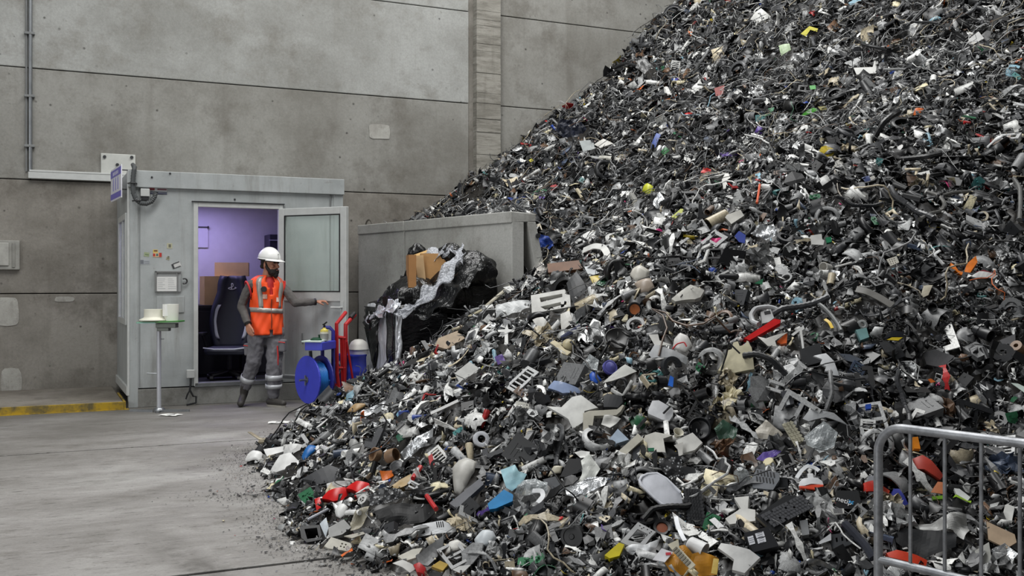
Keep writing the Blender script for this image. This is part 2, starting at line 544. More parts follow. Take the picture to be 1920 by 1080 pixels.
# door frame, sill and screws
m = MB(); m.box(dl - 0.05, dl, -0.03, T + 0.02, 0.22, dtop + 0.055); m.obj('door_jamb', M_WHITE, cab, bevel=0.005)
m = MB(); m.box(dr, dr + 0.045, -0.03, T + 0.02, 0.22, dtop + 0.055); m.obj('door_jamb', M_WHITE, cab, bevel=0.005)
m = MB(); m.box(dl, dr, -0.03, T + 0.02, dtop, dtop + 0.055); m.obj('door_head', M_WHITE, cab, bevel=0.005)
m = MB(); m.box(dl - 0.07, dr + 0.06, -0.045, 0.0, dtop + 0.056, dtop + 0.066); m.obj('drip_strip', M_DARK, cab)
m = MB(); m.box(dl - 0.04, dr + 0.045, -0.03, T + 0.05, 0.205, dbot); m.obj('door_sill', M_STEEL, cab, bevel=0.004)
m = MB()
for i in range(4):
    m.box(dl + 0.01, dr - 0.01, -0.034, -0.029, 0.213 + i * 0.011, 0.217 + i * 0.011)
m.obj('sill_ribs', M_GREY, cab)
for (qx, qy) in ((440, 374), (284, 333), (318, 326), (255, 358)):
    q = fr(qx, qy); m = MB(); m.tube([(q[0], -0.048 if qy < 352 else -0.008, q[1]), (q[0], 0.01, q[1])], 0.012, 6); m.obj('screw', M_DARK, cab)
m = MB(); q0 = fr(618, 358)
m.box(q0[0], q0[0] + 0.012, -0.014, -0.0, 0.21, roofz); m.obj('cover_strip', M_GREY, cab)
for q in (262, 523):
    sx = fr(q, 400)[0]
    m = MB(); m.box(sx - 0.003, sx + 0.003, -0.003, 0.002, 0.23, roofz if q == 262 else dtop); m.obj('panel_seam', M_GREY, cab)
q0, q1 = fr(294, 556), fr(345, 586)
m = MB(); m.box(q0[0], q1[0], -0.012, 0.002, q1[1], q0[1]); m.obj('blanking_plate', M_CABIN, cab, bevel=0.003)
q0 = fr(345, 527)
m = MB(); m.tube(arc((q0[0], -0.03, q0[1]), 0.03, -2.2, 2.2, 8), 0.010, 6); m.obj('door_catch', M_BLACK, cab)

# door leaf, standing open towards the room
door = empty('door', Matrix.Identity(4)); door.parent = cab
hx = Vector((dr + 0.02, -0.035, 0))
door.matrix_local = Matrix.Translation(hx) @ Matrix.Rotation(math.radians(-50.0), 4, 'Z')
DW, DZ0, DZ1 = 0.965, 0.275, 2.30
zm = 1.31
m = MB()
m.box(0, 0.085, -0.055, 0, DZ0, DZ1); m.box(DW - 0.085, DW, -0.055, 0, DZ0, DZ1)
m.box(0.085, DW - 0.085, -0.055, 0, DZ1 - 0.085, DZ1); m.box(0.085, DW - 0.085, -0.055, 0, zm - 0.11, zm); m.box(0.085, DW - 0.085, -0.055, 0, DZ0, DZ0 + 0.05)
m.obj('door_frame', M_WHITE, door, bevel=0.006)
m = MB(); m.box(0.08, DW - 0.08, -0.042, -0.012, DZ0 + 0.04, zm - 0.1); m.obj('door_panel', M_CABIN, door)
m = MB(); m.box(0.08, DW - 0.08, -0.032, -0.024, zm - 0.005, DZ1 - 0.08); m.obj('glass_pane', M_GLASS, door)
m = MB(); g = 0.012
m.box(0.085, 0.085 + g, -0.06, -0.05, zm, DZ1 - 0.085); m.box(DW - 0.085 - g, DW - 0.085, -0.06, -0.05, zm, DZ1 - 0.085)
m.box(0.085, DW - 0.085, -0.06, -0.05, zm, zm + g); m.box(0.085, DW - 0.085, -0.06, -0.05, DZ1 - 0.085 - g, DZ1 - 0.085); m.obj('glass_seal', M_BLACK, door)
m = MB(); m.box(DW - 0.075, DW - 0.03, -0.062, -0.054, 1.02, 1.2); m.tube([(DW - 0.05, -0.06, 1.13), (DW - 0.05, -0.10, 1.13), (DW - 0.18, -0.10, 1.13)], 0.012, 8); m.obj('door_handle', M_WHITE, door, smooth=True)
m = MB(); m.tube([(0.34, -0.044, 0.82), (0.342, -0.05, 0.75), (0.35, -0.044, 0.70)], 0.010, 6); m.obj('scuff_bracket', M_GREY, door)
m = MB(); m.box(0.0, DW, -0.065, -0.05, DZ0 + 0.0, DZ0 + 0.035); m.obj('door_seal', M_STEEL, door)

# corrugated cable, junction box, stickers, notice frame, socket
r_ = empty('corrugated_cable', FRAME)
tag(r_, 'thick dark corrugated cable looping down the upper corner of the cabin', 'cable')
pts = []
ctrl = [(252, 314), (250, 330), (249, 346), (250, 362), (255, 374), (264, 381), (274, 382), (284, 378), (290, 369), (292, 360)]
cp = [Vector((*[fr(x, y, -0.07)[0]], -0.07, fr(x, y, -0.07)[1])) for x, y in ctrl]
for i in range(len(cp) - 1):
    for j in range(6):
        pts.append(cp[i].lerp(cp[i + 1], j / 6))
pts.append(cp[-1])
pts = [Vector((cp[0].x, 0.12, cp[0].z + 0.05))] + pts
m = MB(); m.tube(pts, [0.029 if i % 2 else 0.024 for i in range(len(pts))], 10); m.obj('hose', mat(S(72, 75, 76), 0.55, 0, 0.1), r_, smooth=True)
for i in (12, 27):
    m = MB(); p = pts[i]; m.tube([p + Vector((-0.05, 0.05, 0)), p + Vector((-0.02, -0.036, 0)), p + Vector((0.02, -0.036, 0)), p + Vector((0.05, 0.05, 0))], 0.008, 6); m.obj('clamp', M_BLACK, r_)

q0, q1 = fr(263, 354), fr(280, 369)
r_ = empty('junction_box', FRAME); tag(r_, 'small white junction box under the cabin roof beam beside the cable loop', 'box')
m = MB(); m.box(q0[0], q1[0], -0.05, 0, q1[1], q0[1]); m.obj('housing', M_WHITE, r_, bevel=0.005)
m = MB(); m.box(q0[0] + 0.01, q1[0] - 0.01, -0.04, 0, q1[1] - 0.04, q1[1]); m.obj('gland', M_DARK, r_)


def sticker(name, x0, y0, x1, y1, strips, label, rot=0.0):
    """flat printed sticker on the front panel; strips: (u0, u1, v0, v1, colour) in its own unit square"""
    a, b = fr(x0, y0), fr(x1, y1)
    w, h = b[0] - a[0], a[1] - b[1]
    o = empty(name, FRAME @ Matrix.Translation(((a[0] + b[0]) / 2, -0.001, (a[1] + b[1]) / 2)) @ Matrix.Rotation(rot, 4, 'Y'))
    tag(o, label, 'sticker')
    for i, (u0, u1, v0, v1, c) in enumerate(strips):
        m = MB(); m.box((u0 - 0.5) * w, (u1 - 0.5) * w, -0.0015 - 0.0006 * i, 0.001, (v0 - 0.5) * h, (v1 - 0.5) * h)
        m.obj('print', mat(c, 0.5, 0, 0.05), o)
    return o


sticker('label_strip', 280, 352, 313, 365, [(0, 1, 0, 1, S(190, 192, 192)), (0.0, 0.3, 0.62, 0.98, S(140, 62, 66)), (0.45, 0.98, 0.66, 0.92, S(128, 92, 98)), (0, 1, 0.3, 0.45, S(70, 74, 88)), (0, 1, 0.02, 0.24, S(62, 64, 84))], 'red and grey printed label strip under the cabin roof beam')
sticker('sticker', 270, 473, 280, 481, [(0, 1, 0, 1, S(150, 160, 128)), (0.2, 0.9, 0.35, 0.55, S(96, 116, 84))], 'small green faded sticker on the cabin panel', 0.15)
sticker('sticker', 287, 468, 303, 483, [(0, 0.55, 0.6, 1.0, S(206, 180, 88)), (0.1, 0.5, 0.75, 0.95, S(120, 84, 70)), (0, 1, 0.05, 0.6, S(206, 176, 140)), (0.0, 0.25, 0.15, 0.5, S(176, 58, 48)), (0.7, 1.0, 0.1, 0.6, S(180, 54, 48)), (0.35, 0.6, 0.2, 0.5, S(80, 110, 110))], 'red and yellow sticker, brightest on the cabin panel')
sticker('sticker', 313, 456, 323, 466, [(0, 1, 0, 1, S(178, 176, 150)), (0.3, 0.75, 0.2, 0.8, S(108, 106, 92))], 'square beige sticker, topmost on the cabin panel')
sticker('sticker', 311, 480, 319, 488, [(0.1, 0.9, 0.1, 0.7, S(156, 152, 126)), (0.3, 0.7, 0.3, 1.0, S(116, 114, 96))], 'tiny olive torn sticker below the square beige one', 0.3)
sticker('sticker', 263, 487, 281, 496, [(0, 1, 0, 1, S(164, 168, 172)), (0.02, 0.35, 0.1, 0.95, S(110, 114, 120)), (0.4, 0.95, 0.6, 0.75, S(130, 134, 140)), (0.4, 0.95, 0.25, 0.4, S(130, 134, 140))], 'grey rectangular sticker with a dark corner on the cabin panel')
sticker('sticker', 322, 492, 339, 502, [(0, 1, 0, 1, S(196, 196, 194)), (0.0, 0.22, 0.0, 0.95, S(64, 64, 66)), (0.2, 0.95, 0.8, 1.0, S(78, 78, 80)), (0.25, 0.9, 0.0, 0.14, S(84, 84, 86))], 'tilted black and white sticker above the notice frame', -0.38)

a, b = fr(290, 508), fr(339, 547)
r_ = empty('notice_holder', FRAME); tag(r_, 'grey wall frame holding a white printed notice on the cabin', 'notice')
m = MB(); m.box(a[0], b[0], -0.02, 0, b[1], a[1]); m.obj('backing', mat(S(150, 152, 152), 0.5, 0, 0.1), r_, bevel=0.003)
m = MB(); m.box(a[0], b[0], -0.035, -0.015, a[1] - 0.02, a[1]); m.box(a[0], a[0] + 0.02, -0.035, -0.015, b[1], a[1]); m.box(b[0] - 0.05, b[0] - 0.035, -0.03, -0.015, b[1], a[1]); m.obj('frame', mat(S(122, 123, 122), 0.5, 0, 0.1), r_, bevel=0.003)
p0, p1 = fr(293, 519), fr(332, 546)
m = MB(); m.box(p0[0], p1[0], -0.028, -0.021, p1[1], p0[1]); pap = m.obj('paper', mat(S(212, 212, 210), 0.7, 0, 0.03), r_)
m = MB()
for i in range(6):
    zz = p0[1] - 0.02 - i * 0.022
    for j in range(2):
        xx = p0[0] + 0.015 + j * 0.11
        m.box(xx, xx + random.uniform(0.05, 0.09), -0.029, -0.0275, zz - 0.006, zz)
m.obj('print_lines', mat(S(176, 178, 178), 0.7, 0, 0), pap)

a, b = fr(349, 693), fr(364, 708)
r_ = empty('socket_box', FRAME); tag(r_, 'white socket box low on the cabin beside the door with a black cable', 'socket')
m = MB(); m.box(a[0], b[0], -0.06, 0, b[1], a[1]); m.obj('housing', M_WHITE, r_, bevel=0.008)
cx_ = (a[0] + b[0]) / 2
m = MB(); m.tube([(cx_, -0.04, b[1]), (cx_, -0.045, b[1] - 0.06), (cx_ - 0.01, -0.05, b[1] - 0.14), (cx_ + 0.03, -0.06, b[1] - 0.21), (cx_ + 0.06, -0.06, 0.10), (cx_ + 0.055, -0.07, 0.03), (cx_ - 0.05, -0.09, 0.013)], 0.012, 8); m.obj('cable', M_BLACK, r_, smooth=True)
m = MB(); m.tube([(cx_ - 0.01, -0.05, b[1] - 0.14), (cx_ - 0.04, -0.06, b[1] - 0.19), (cx_ - 0.055, -0.06, b[1] - 0.24)], 0.009, 6); m.obj('cable', M_BLACK, r_, smooth=True)

# hanging sign on the cabin side
sd = Vector((-0.487, 0.873, 0)).normalized()
so = Vector((-4.43, 11.5, 0))
sM = Matrix(((sd.x, -sd.y, 0, so.x), (sd.y, sd.x, 0, so.y), (0, 0, 1, 0), (0, 0, 0, 1)))
sM = Matrix(((sd.x, sd.y, 0, so.x), (sd.y, -sd.x, 0, so.y), (0, 0, 1, 0), (0, 0, 0, 1)))   # x along the sign, y away from its printed face
sM = Matrix.Translation(so) @ Matrix.Rotation(math.atan2(sd.y, sd.x), 4, 'Z')
r_ = empty('hanging_sign', sM); tag(r_, 'white sign with violet bands hung on the cabin side near the roof', 'sign')
z0, z1 = 2.385, 2.765
SW = 0.82
WH = mat(S(226, 226, 232), 0.45, 0, 0.03); VI = mat(S(112, 104, 190), 0.5, 0, 0.03)
m = MB(); m.box(0, SW, -0.006, 0.006, z0, z1); m.obj('board', WH, r_)
m = MB(); m.box(0.0, SW, 0.006, 0.0085, z1 - 0.105, z1 - 0.02); hb = m.obj('band', VI, r_)
m = MB(); m.box(0.0, SW, 0.006, 0.0085, z0 + 0.02, z0 + 0.085); m.obj('band', VI, r_)
for i in range(5):
    m = MB(); m.box(0.22 + i * 0.09, 0.26 + i * 0.09, 0.0085, 0.0095, z1 - 0.085, z1 - 0.045); m.obj('small_print', WH, hb)
for cxx in (0.24, 0.42, 0.6):
    m = MB(); m.box(cxx - 0.035, cxx + 0.035, 0.006, 0.008, z0 + 0.115, z1 - 0.13); m.box(cxx - 0.018, cxx + 0.018, 0.006, 0.008, z1 - 0.13, z1 - 0.115)
    m.obj('printed_bar', mat(S(150, 146, 204), 0.5, 0, 0.03), r_)
for zz in (z0 + 0.1, z1 - 0.06):
    m = MB(); m.tube([(0.06, 0, zz), (0.06, -0.14, zz)], 0.008, 6); m.obj('bracket', M_DARK, r_)

# ================================================================ inside the cabin
ll = bpy.data.lights.new('cabin_lamp', 'AREA'); ll.shape = 'RECTANGLE'; ll.size, ll.size_y = 0.9, 0.12
ll.energy, ll.color = 20.0, (0.56, 0.48, 1.0)
lo = bpy.data.objects.new('cabin_lamp', ll); COL.objects.link(lo)
lo.matrix_world = FRAME @ Matrix.Translation((0.85, 1.0, roofz - 0.06))
r_ = empty('ceiling_lamp', FRAME @ Matrix.Translation((0.85, 1.0, roofz))); tag(r_, 'batten lamp under the ceiling inside the purple lit cabin', 'lamp')
m = MB(); m.box(-0.5, 0.5, -0.08, 0.08, -0.035, 0.018); m.obj('housing', M_WHITE, r_)

VB = WALL_V - 0.09
q0, q1 = fr(372, 480, VB), fr(392, 460, VB)
r_ = empty('wall_sheet', FRAME); tag(r_, 'thin taped sheet drawn on the purple inner wall of the cabin', 'sheet')
a, b = fr(374, 443, VB), fr(390, 464, VB)
m = MB(); m.box(a[0] - 0.05, b[0], VB - 0.004, VB, b[1], a[1] + 0.12); m.obj('sheet', M_ROOM, r_)
m = MB(); m.box(a[0] - 0.05, b[0], VB - 0.02, VB - 0.003, a[1] + 0.115, a[1] + 0.13); m.tube([(b[0] - 0.01, VB - 0.02, a[1] + 0.12), (b[0] + 0.01, VB - 0.02, a[1] + 0.12)], 0.018, 6); m.obj('hanger_rod', M_DARK, r_)


def carton(name, cx, cy, z, w, d, h, rot, col, label, flaps=True, tilt=0.0):
    M = FRAME @ Matrix.Translation((cx, cy, z)) @ Matrix.Rotation(rot, 4, 'Z') @ Matrix.Rotation(tilt, 4, 'Y')
    r = empty(name, M); tag(r, label, 'box')
    mm = mat(col, 0.85, 0, 0.12, 'cardboard')
    t = 0.006
    m = MB(); m.box(-w / 2, w / 2, -d / 2, d / 2, 0, t); m.box(-w / 2, w / 2, -d / 2, -d / 2 + t, t, h); m.box(-w / 2, w / 2, d / 2 - t, d / 2, t, h)
    m.box(-w / 2, -w / 2 + t, -d / 2 + t, d / 2 - t, t, h); m.box(w / 2 - t, w / 2, -d / 2 + t, d / 2 - t, t, h); m.obj('carton_body', mm, r)
    if flaps:
        for sx in (-1, 1):
            m = MB(); m.box(0, d * 0.42, -d / 2, d / 2, -t, 0, Matrix.Translation((sx * w / 2, 0, h)) @ Matrix.Rotation(math.pi if sx < 0 else 0, 4, 'Z') @ Matrix.Rotation(math.radians(-38), 4, 'Y')); m.obj('flap', mm, r)
    else:
        m = MB(); m.box(-w / 2, w / 2, -d / 2, -0.002, h, h + t); m.box(-w / 2, w / 2, 0.002, d / 2, h, h + t); m.obj('flap', mm, r)
        m = MB(); m.box(-w / 2 - .001, w / 2 + .001, -0.03, 0.03, h + t, h + t + 0.001); m.obj('tape', mat(S(178, 168, 176), 0.2, 0, 0.05), r)
    return r


VC = 1.25
a = fr(383, 545, VC)[0]; b = fr(455, 545, VC)[0]
r_ = empty('added_dark_cupboard', FRAME); tag(r_, 'added dark low cupboard darkening the inner wall of the cabin under the cardboard boxes', 'cupboard')
m = MB(); m.box(0.30, 2.0, 1.02, VB, 0.22, 1.10); m.obj('housing', mat(S(30, 30, 36), 0.7, 0, 0.1), r_)  # full-width dark body added so that the lower interior stays black
for i in range(3):
    m = MB(); m.box(0.32 + i * 0.56, 0.85 + i * 0.56, 1.0, 1.02, 0.26, 1.06); m.obj('cupboard_door', mat(S(26, 26, 32), 0.6, 0, 0.1), r_, bevel=0.004)
m = MB(); m.box(0.29, 2.01, 1.0, VB, 1.10, 1.13); m.obj('worktop', M_DARK, r_)
carton('cardboard_box', a + 0.22, 1.30, 1.132, 0.48, 0.42, 0.36, 0.0, S(206, 172, 112), 'large brown cardboard box behind the chair in the cabin, lower of two', False)
carton('cardboard_box', a + 0.36, 1.30, 1.50, 0.42, 0.34, 0.17, -0.22, S(222, 188, 128), 'taped tan cardboard box on top of the larger one in the cabin', False)
q = fr(503, 440, 1.4)
r_ = empty('wall_cabinet', FRAME); tag(r_, 'dark blue small wall unit at the right of the cabin interior', 'cabinet')
m = MB(); m.box(q[0], q[0] + 0.4, 1.3, VB, q[1] - 0.42, q[1]); m.obj('housing', mat(S(40, 40, 56), 0.5, 0, 0.1), r_, bevel=0.006)
m = MB(); m.box(q[0] - 0.01, q[0] + 0.4, 1.285, 1.3, q[1] - 0.085, q[1] - 0.07); m.obj('shelf_edge', mat(S(150, 150, 170), 0.4, 0, 0.1), r_)

# gaming chair, seen from the front
chM = FRAME @ Matrix.Translation((fr(430, 640, 0.62)[0], 0.62, 0.22)) @ Matrix.Rotation(math.radians(-20), 4, 'Z')
ch = empty('racing_office_chair', chM); tag(ch, 'dark navy high-back racing style office chair with white logo inside the cabin', 'chair')
NAVY = mat(S(34, 37, 52), 0.55, 0, 0.15, 'navy_leatherette'); GR = mat(S(186, 190, 200), 0.55, 0, 0.1)
m = MB()


def backw(z):
    pts_ = [(0.38, 0.19), (0.55, 0.235), (0.72, 0.25), (0.86, 0.235), (0.98, 0.19), (1.08, 0.155), (1.2, 0.15), (1.28, 0.12)]
    for (z0_, w0), (z1_, w1) in zip(pts_, pts_[1:]):
        if z <= z1_:
            return w0 + (w1 - w0) * (z - z0_) / (z1_ - z0_)
    return 0.12


m.grid(8, 18, lambda u, v_: Vector(((u * 2 - 1) * backw(0.38 + 0.9 * v_), 0.16 + 0.12 * v_ - 0.075 * abs(u * 2 - 1) ** 3, 0.38 + 0.9 * v_)))
bk = m.obj('backrest', NAVY, ch, smooth=True, solid=0.09)
for sx in (-1, 1):
    m = MB(); pp = []
    m.grid(2, 12, lambda u, v_: Vector((sx * ((backw(0.5 + 0.42 * v_) - 0.075) - 0.016 + u * 0.04 + 0.02 * math.sin(v_ * 3)), 0.068 + 0.12 * (0.12 + 0.45 * v_), 0.5 + 0.42 * v_)))
    m.obj('side_stripe', GR, ch, smooth=True, solid=0.012)
m = MB(); m.box(-0.25, 0.25, -0.32, 0.2, 0.32, 0.41); m.obj('seat', NAVY, ch, bevel=0.04)
m = MB(); m.tube([(-0.25, -0.32, 0.41), (-0.12, -0.345, 0.395), (0.12, -0.345, 0.395), (0.25, -0.32, 0.41)], 0.008, 6); m.obj('seat_piping', GR, ch)
for sx in (-1, 1):
    m = MB(); m.tube([(sx * 0.28, 0.1, 0.35), (sx * 0.33, 0.05, 0.55)], 0.022, 8); m.box(sx * 0.33 - 0.045, sx * 0.33 + 0.045, -0.16, 0.12, 0.55, 0.585); m.obj('armrest', M_BLACK, ch, bevel=0.008)
m = MB(); m.tube([(0, 0, 0.07), (0, 0, 0.33)], 0.03, 10); m.obj('gas_column', M_DARK, ch)
for i in range(5):
    a_ = 2 * math.pi * i / 5 + 0.3
    m = MB(); m.tube([(0, 0, 0.10), (0.28 * math.cos(a_), 0.28 * math.sin(a_), 0.065)], [0.03, 0.018], 8); lg = m.obj('base_arm', M_BLACK, ch)
    m = MB(); m.tube([(0.28 * math.cos(a_) - 0.02, 0.28 * math.sin(a_), 0.032), (0.28 * math.cos(a_) + 0.02, 0.28 * math.sin(a_), 0.032)], 0.03, 10); m.obj('caster', M_BLACK, lg)
# upright and lying letter emblem on the head part
m = MB(); EY = 0.195
m.tube([(-0.008, EY, 1.115), (-0.008, EY, 1.185)], 0.007, 6); m.tube(arc((-0.008, EY, 1.165), 0.022, math.pi / 2, -math.pi / 2, 6), 0.006, 6)
m.tube([(-0.05, EY, 1.125), (-0.03, EY, 1.115), (0.0, EY, 1.112), (0.03, EY, 1.12), (0.05, EY, 1.13), (0.03, EY, 1.138)], 0.006, 6)
m.tube([(-0.05, EY, 1.125), (-0.035, EY, 1.134), (-0.015, EY, 1.138)], 0.006, 6)
m.obj('emblem', mat(S(210, 210, 220), 0.5, 0, 0), bk)

# ================================================================ stand with tape rolls, floor papers
bx = px(298, 774, 1900 * CAMZ / (772 - HY)); bx.z = 0
st = empty('pole_stand', loc=bx); tag(st, 'slim steel pole stand on a flat cross base in front of the cabin', 'stand')
ht = (772 - 606) / FOC * bx.y
m = MB(); m.tube([(0, 0, 0.03), (0, 0, ht)], 0.024, 10); m.obj('pole', mat(S(196, 198, 204), 0.32, 0.4, 0.08), st, smooth=True)
for a_ in (0.05, 0.05 + math.pi * 0.96, -1.35, 1.9):
    m = MB(); c_, s_ = math.cos(a_), math.sin(a_); L = 0.33 if abs(a_) < 3.3 and abs(a_ + 1.35) > .1 else 0.12
    m.prism([(-s_ * 0.05, c_ * 0.05), (s_ * 0.05, -c_ * 0.05), (c_ * L + s_ * 0.015, s_ * L - c_ * 0.015), (c_ * L - s_ * 0.015, s_ * L + c_ * 0.015)], 0.0, 0.022); m.obj('foot', M_STEEL, st)
m = MB(); m.lathe([(0.0, 0.05), (0.05, 0.045), (0.07, 0.02), (0.07, 0.0)], 14); m.obj('base_hub', M_STEEL, st, smooth=True)
for zz, s_ in ((0.42, -1), (0.80, 1)):
    m = MB(); m.tube([(s_ * 0.02, 0, zz), (s_ * 0.13, -0.01, zz + 0.004)] if s_ < 0 else [(0.02, 0, zz), (0.055, 0, zz)], 0.007, 6); m.obj('peg', M_STEEL, st)
m = MB(); m.prism([(-0.02, -0.05), (0.20, -0.05), (0.20, 0.05), (-0.02, 0.05)], ht - 0.05, ht - 0.0); m.prism([(-0.01, -0.04), (0.12, -0.04), (0.12, 0.04), (-0.01, 0.04)], ht - 0.085, ht - 0.05); m.obj('bracket', mat(S(120, 124, 118), 0.5, 0.3, 0.1), st, bevel=0.005)
GREEN = mat(S(70, 132, 62), 0.45, 0, 0.15)
m = MB(); m.box(-0.21, 0.25, -0.11, 0.11, 0, 0.018, Matrix.Translation((0, 0, ht + 0.006)) @ Matrix.Rotation(-0.03, 4, 'Y')); tray = m.obj('green_board', GREEN, st, bevel=0.004)
m = MB(); m.box(-0.205, -0.0, -0.115, -0.108, 0.0, 0.012, Matrix.Translation((0, 0, ht + 0.002))); m.obj('edge_strip', mat(S(140, 184, 176), 0.4, 0, 0), st)
CREAM = mat(S(226, 224, 208), 0.55, 0, 0.06)
Mt = Matrix.Translation(bx + Vector((-0.06, 0.0, ht + 0.028)))
r_ = empty('tape_roll', Mt); tag(r_, 'flat cream paper roll lying on the green board of the pole stand', 'roll')
m = MB(); m.lathe([(0.02, 0.002), (0.15, 0.002), (0.15, 0.012), (0.105, 0.035), (0.10, 0.045), (0.10, 0.125), (0.03, 0.125), (0.03, 0.01)], 26); m.obj('paper_roll', CREAM, r_, smooth=True)
Mt = Matrix.Translation(bx + Vector((0.125, 0.03, ht + 0.028)))
r_ = empty('tape_roll', Mt); tag(r_, 'taller white paper roll standing beside the flat cream one on the stand', 'roll')
m = MB(); m.lathe([(0.025, 0.0), (0.072, 0.0), (0.078, 0.09), (0.082, 0.18), (0.03, 0.178), (0.025, 0.01)], 22); m.obj('paper_roll', mat(S(236, 236, 226), 0.6, 0, 0.04), r_, smooth=True)
m = MB(); m.grid(3, 5, lambda u, v_: Vector((-0.07 + 0.085 * u, -0.078 + 0.03 * (u - 0.5) ** 2 - 0.012 * math.sin(u * 5), 0.182 - 0.13 * v_))); m.obj('loose_end', mat(S(244, 244, 240), 0.6, 0, 0.02), r_, solid=0.002)

for (x, y, w, d_, rot, lab) in ((320, 779, 0.21, 0.15, -0.25, 'white crumpled paper slip on the floor at the foot of the pole stand'), (523, 793, 0.21, 0.14, 0.15, 'white paper slip on the floor before the hose reel trolley')):
    p = px(x, y, FOC * CAMZ / (y - HY)); p.z = 0.002
    r_ = empty('paper_slip', Matrix.Translation(p) @ Matrix.Rotation(rot, 4, 'Z')); tag(r_, lab, 'paper')
    m = MB(); m.grid(6, 4, lambda u, v_: Vector(((u - .5) * w, (v_ - .5) * d_, 0.004 + 0.006 * math.sin(u * 7 + v_ * 3) ** 2)))
    pp = m.obj('paper', mat(S(232, 232, 228), 0.7, 0, 0.03), r_, solid=0.001)
    m = MB(); m.box(-0.03, 0.04, -0.03, 0.03, 0.0098, 0.0108); m.obj('print', mat(S(176, 176, 174), 0.7, 0, 0), r_)

# ================================================================ concrete block wall holding the heap back
WB = np.array([-0.6, 0.8]); NB = np.array([0.8, 0.6]); B0 = np.array([0.0, 11.3])
BM = Matrix(((WB[0], NB[0], 0, B0[0]), (WB[1], NB[1], 0, B0[1]), (0, 0, 1, 0), (0, 0, 0, 1)))
# local x runs away along the wall, local y into the heap  (left-handed: mesh faces are recalculated)
for nm, x0, x1, lab in (('concrete_block', 0.0, 2.32, 'nearer concrete retaining block with hollow A-shaped end beside the heap'), ('concrete_block', 2.34, 3.58, 'farther concrete retaining block between the open door and the nearer block')):
    r_ = empty(nm); tag(r_, lab, 'retaining wall')
    for part, polys in (('stem', [[(0.0, 0), (0.17, 0), (0.17, 2.1), (0.0, 2.1)]]), ('top_beam', [[(-0.015, 2.085), (0.34, 2.11), (0.34, 2.2), (-0.015, 2.215)]]), ('sloped_leg', [[(0.22, 2.11), (0.34, 2.11), (0.86, 0.0), (0.68, 0.0)]])):
        m = MB()
        for poly in polys:
            m.prism(poly, x0, x1, 'x', BM)
        o = m.obj(part, M_BLOCK, r_)
        bmx = bmesh.new(); bmx.from_mesh(o.data); bmesh.ops.recalc_face_normals(bmx, faces=bmx.faces); bmx.to_mesh(o.data); bmx.free()
        md = o.modifiers.new('bevel', 'BEVEL'); md.width = 0.01; md.segments = 2
    if x0 == 0:
        m = MB()
        m.tube([BM @ Vector((-0.003, 0.36, 1.95)), BM @ Vector((-0.02, 0.36, 1.95))], 0.03, 8); m.obj('lifting_eye', M_DARK, r_)
    m = MB(); c_ = BM @ Vector(((x0 + x1) / 2 + 0.5, 0.1, 2.2))
    m.tube(arc(c_, 0.09, 0, math.pi, 10, Vector((WB[0], WB[1], 0))), 0.012, 6); m.obj('lifting_loop', mat(S(96, 92, 86), 0.6, 0.5, 0.2), r_)
# ================================================================ worker
WD = 11.6
wM = Matrix.Translation(((500 - CX) * WD / FOC, WD, 0))
person = empty('person', wM)
tag(person, 'person in white hard hat, orange hi-vis vest and grey trousers stepping towards the open door', 'person')
SKIN = mat(S(176, 122, 98), 0.55, 0, 0.10, 'skin')


def loft(mb, rings, seg=20, caps=True):
    """rings: (cx, cy, cz, half width, half depth, yaw) closed tube of ellipses"""
    vs, fs = [], []
    for (x, y, z, a, b, yaw) in rings:
        for k in range(seg):
            w = 2 * math.pi * k / seg
            p, q = a * math.cos(w), b * math.sin(w)
            vs.append((x + p * math.cos(yaw) - q * math.sin(yaw), y + p * math.sin(yaw) + q * math.cos(yaw), z))
    n = len(rings)
    for i in range(n - 1):
        for k in range(seg):
            l = (k + 1) % seg
            fs.append((i * seg + k, i * seg + l, (i + 1) * seg + l, (i + 1) * seg + k))
    if caps:
        fs.append(tuple(range(seg))[::-1]); fs.append(tuple((n - 1) * seg + k for k in range(seg)))
    return mb.add(vs, fs)


def capsule(mb, a, b, ra, rb, seg=12, M=None):
    a, b = Vector(a), Vector(b)
    t = b - a; L = max(t.length, 1e-4); t = t / L
    pts, rs = [], []
    for i in range(5):
        w = math.pi / 2 * (1 - i / 4.0)
        pts.append(a - t * ra * math.sin(w)); rs.append(max(ra * math.cos(w), ra * 0.08))
    for i in range(5):
        w = math.pi / 2 * i / 4.0
        pts.append(b + t * rb * math.sin(w)); rs.append(max(rb * math.cos(w), rb * 0.08))
    return mb.tube(pts, rs, seg)


def ellipsoid(mb, c, r, yaw=0.0, seg=18, rings=10, pitch=0.0):
    prof = [(max(math.sin(math.pi * i / rings), 0.02), -math.cos(math.pi * i / rings)) for i in range(rings + 1)]
    M = Matrix.Translation(c) @ Matrix.Rotation(yaw, 4, 'Z') @ Matrix.Rotation(pitch, 4, 'Y') @ Matrix.Diagonal((r[0], r[1], r[2], 1))
    o = len(mb.v); mb.lathe(prof, seg, M); n = seg
    mb.f.append(tuple(o + k for k in range(seg))[::-1]); mb.f.append(tuple(o + rings * seg + k for k in range(seg))); mb.mi += [mb.m] * 2
    return mb


def organic(mb, name, material, parent, voxel, smooth=3, wrinkle=0.0, wsize=0.06, sub=0):
    o = mb.obj(name, material, parent)
    md = o.modifiers.new('remesh', 'REMESH'); md.mode = 'VOXEL'; md.voxel_size = voxel; md.use_smooth_shade = True
    md = o.modifiers.new('smooth', 'SMOOTH'); md.iterations = smooth; md.factor = 0.5
    if wrinkle:
        tx = bpy.data.textures.new(name + '_folds', 'CLOUDS'); tx.noise_scale = wsize; tx.noise_depth = 2
        md = o.modifiers.new('folds', 'DISPLACE'); md.texture = tx; md.strength = wrinkle; md.mid_level = 0.5
    return o


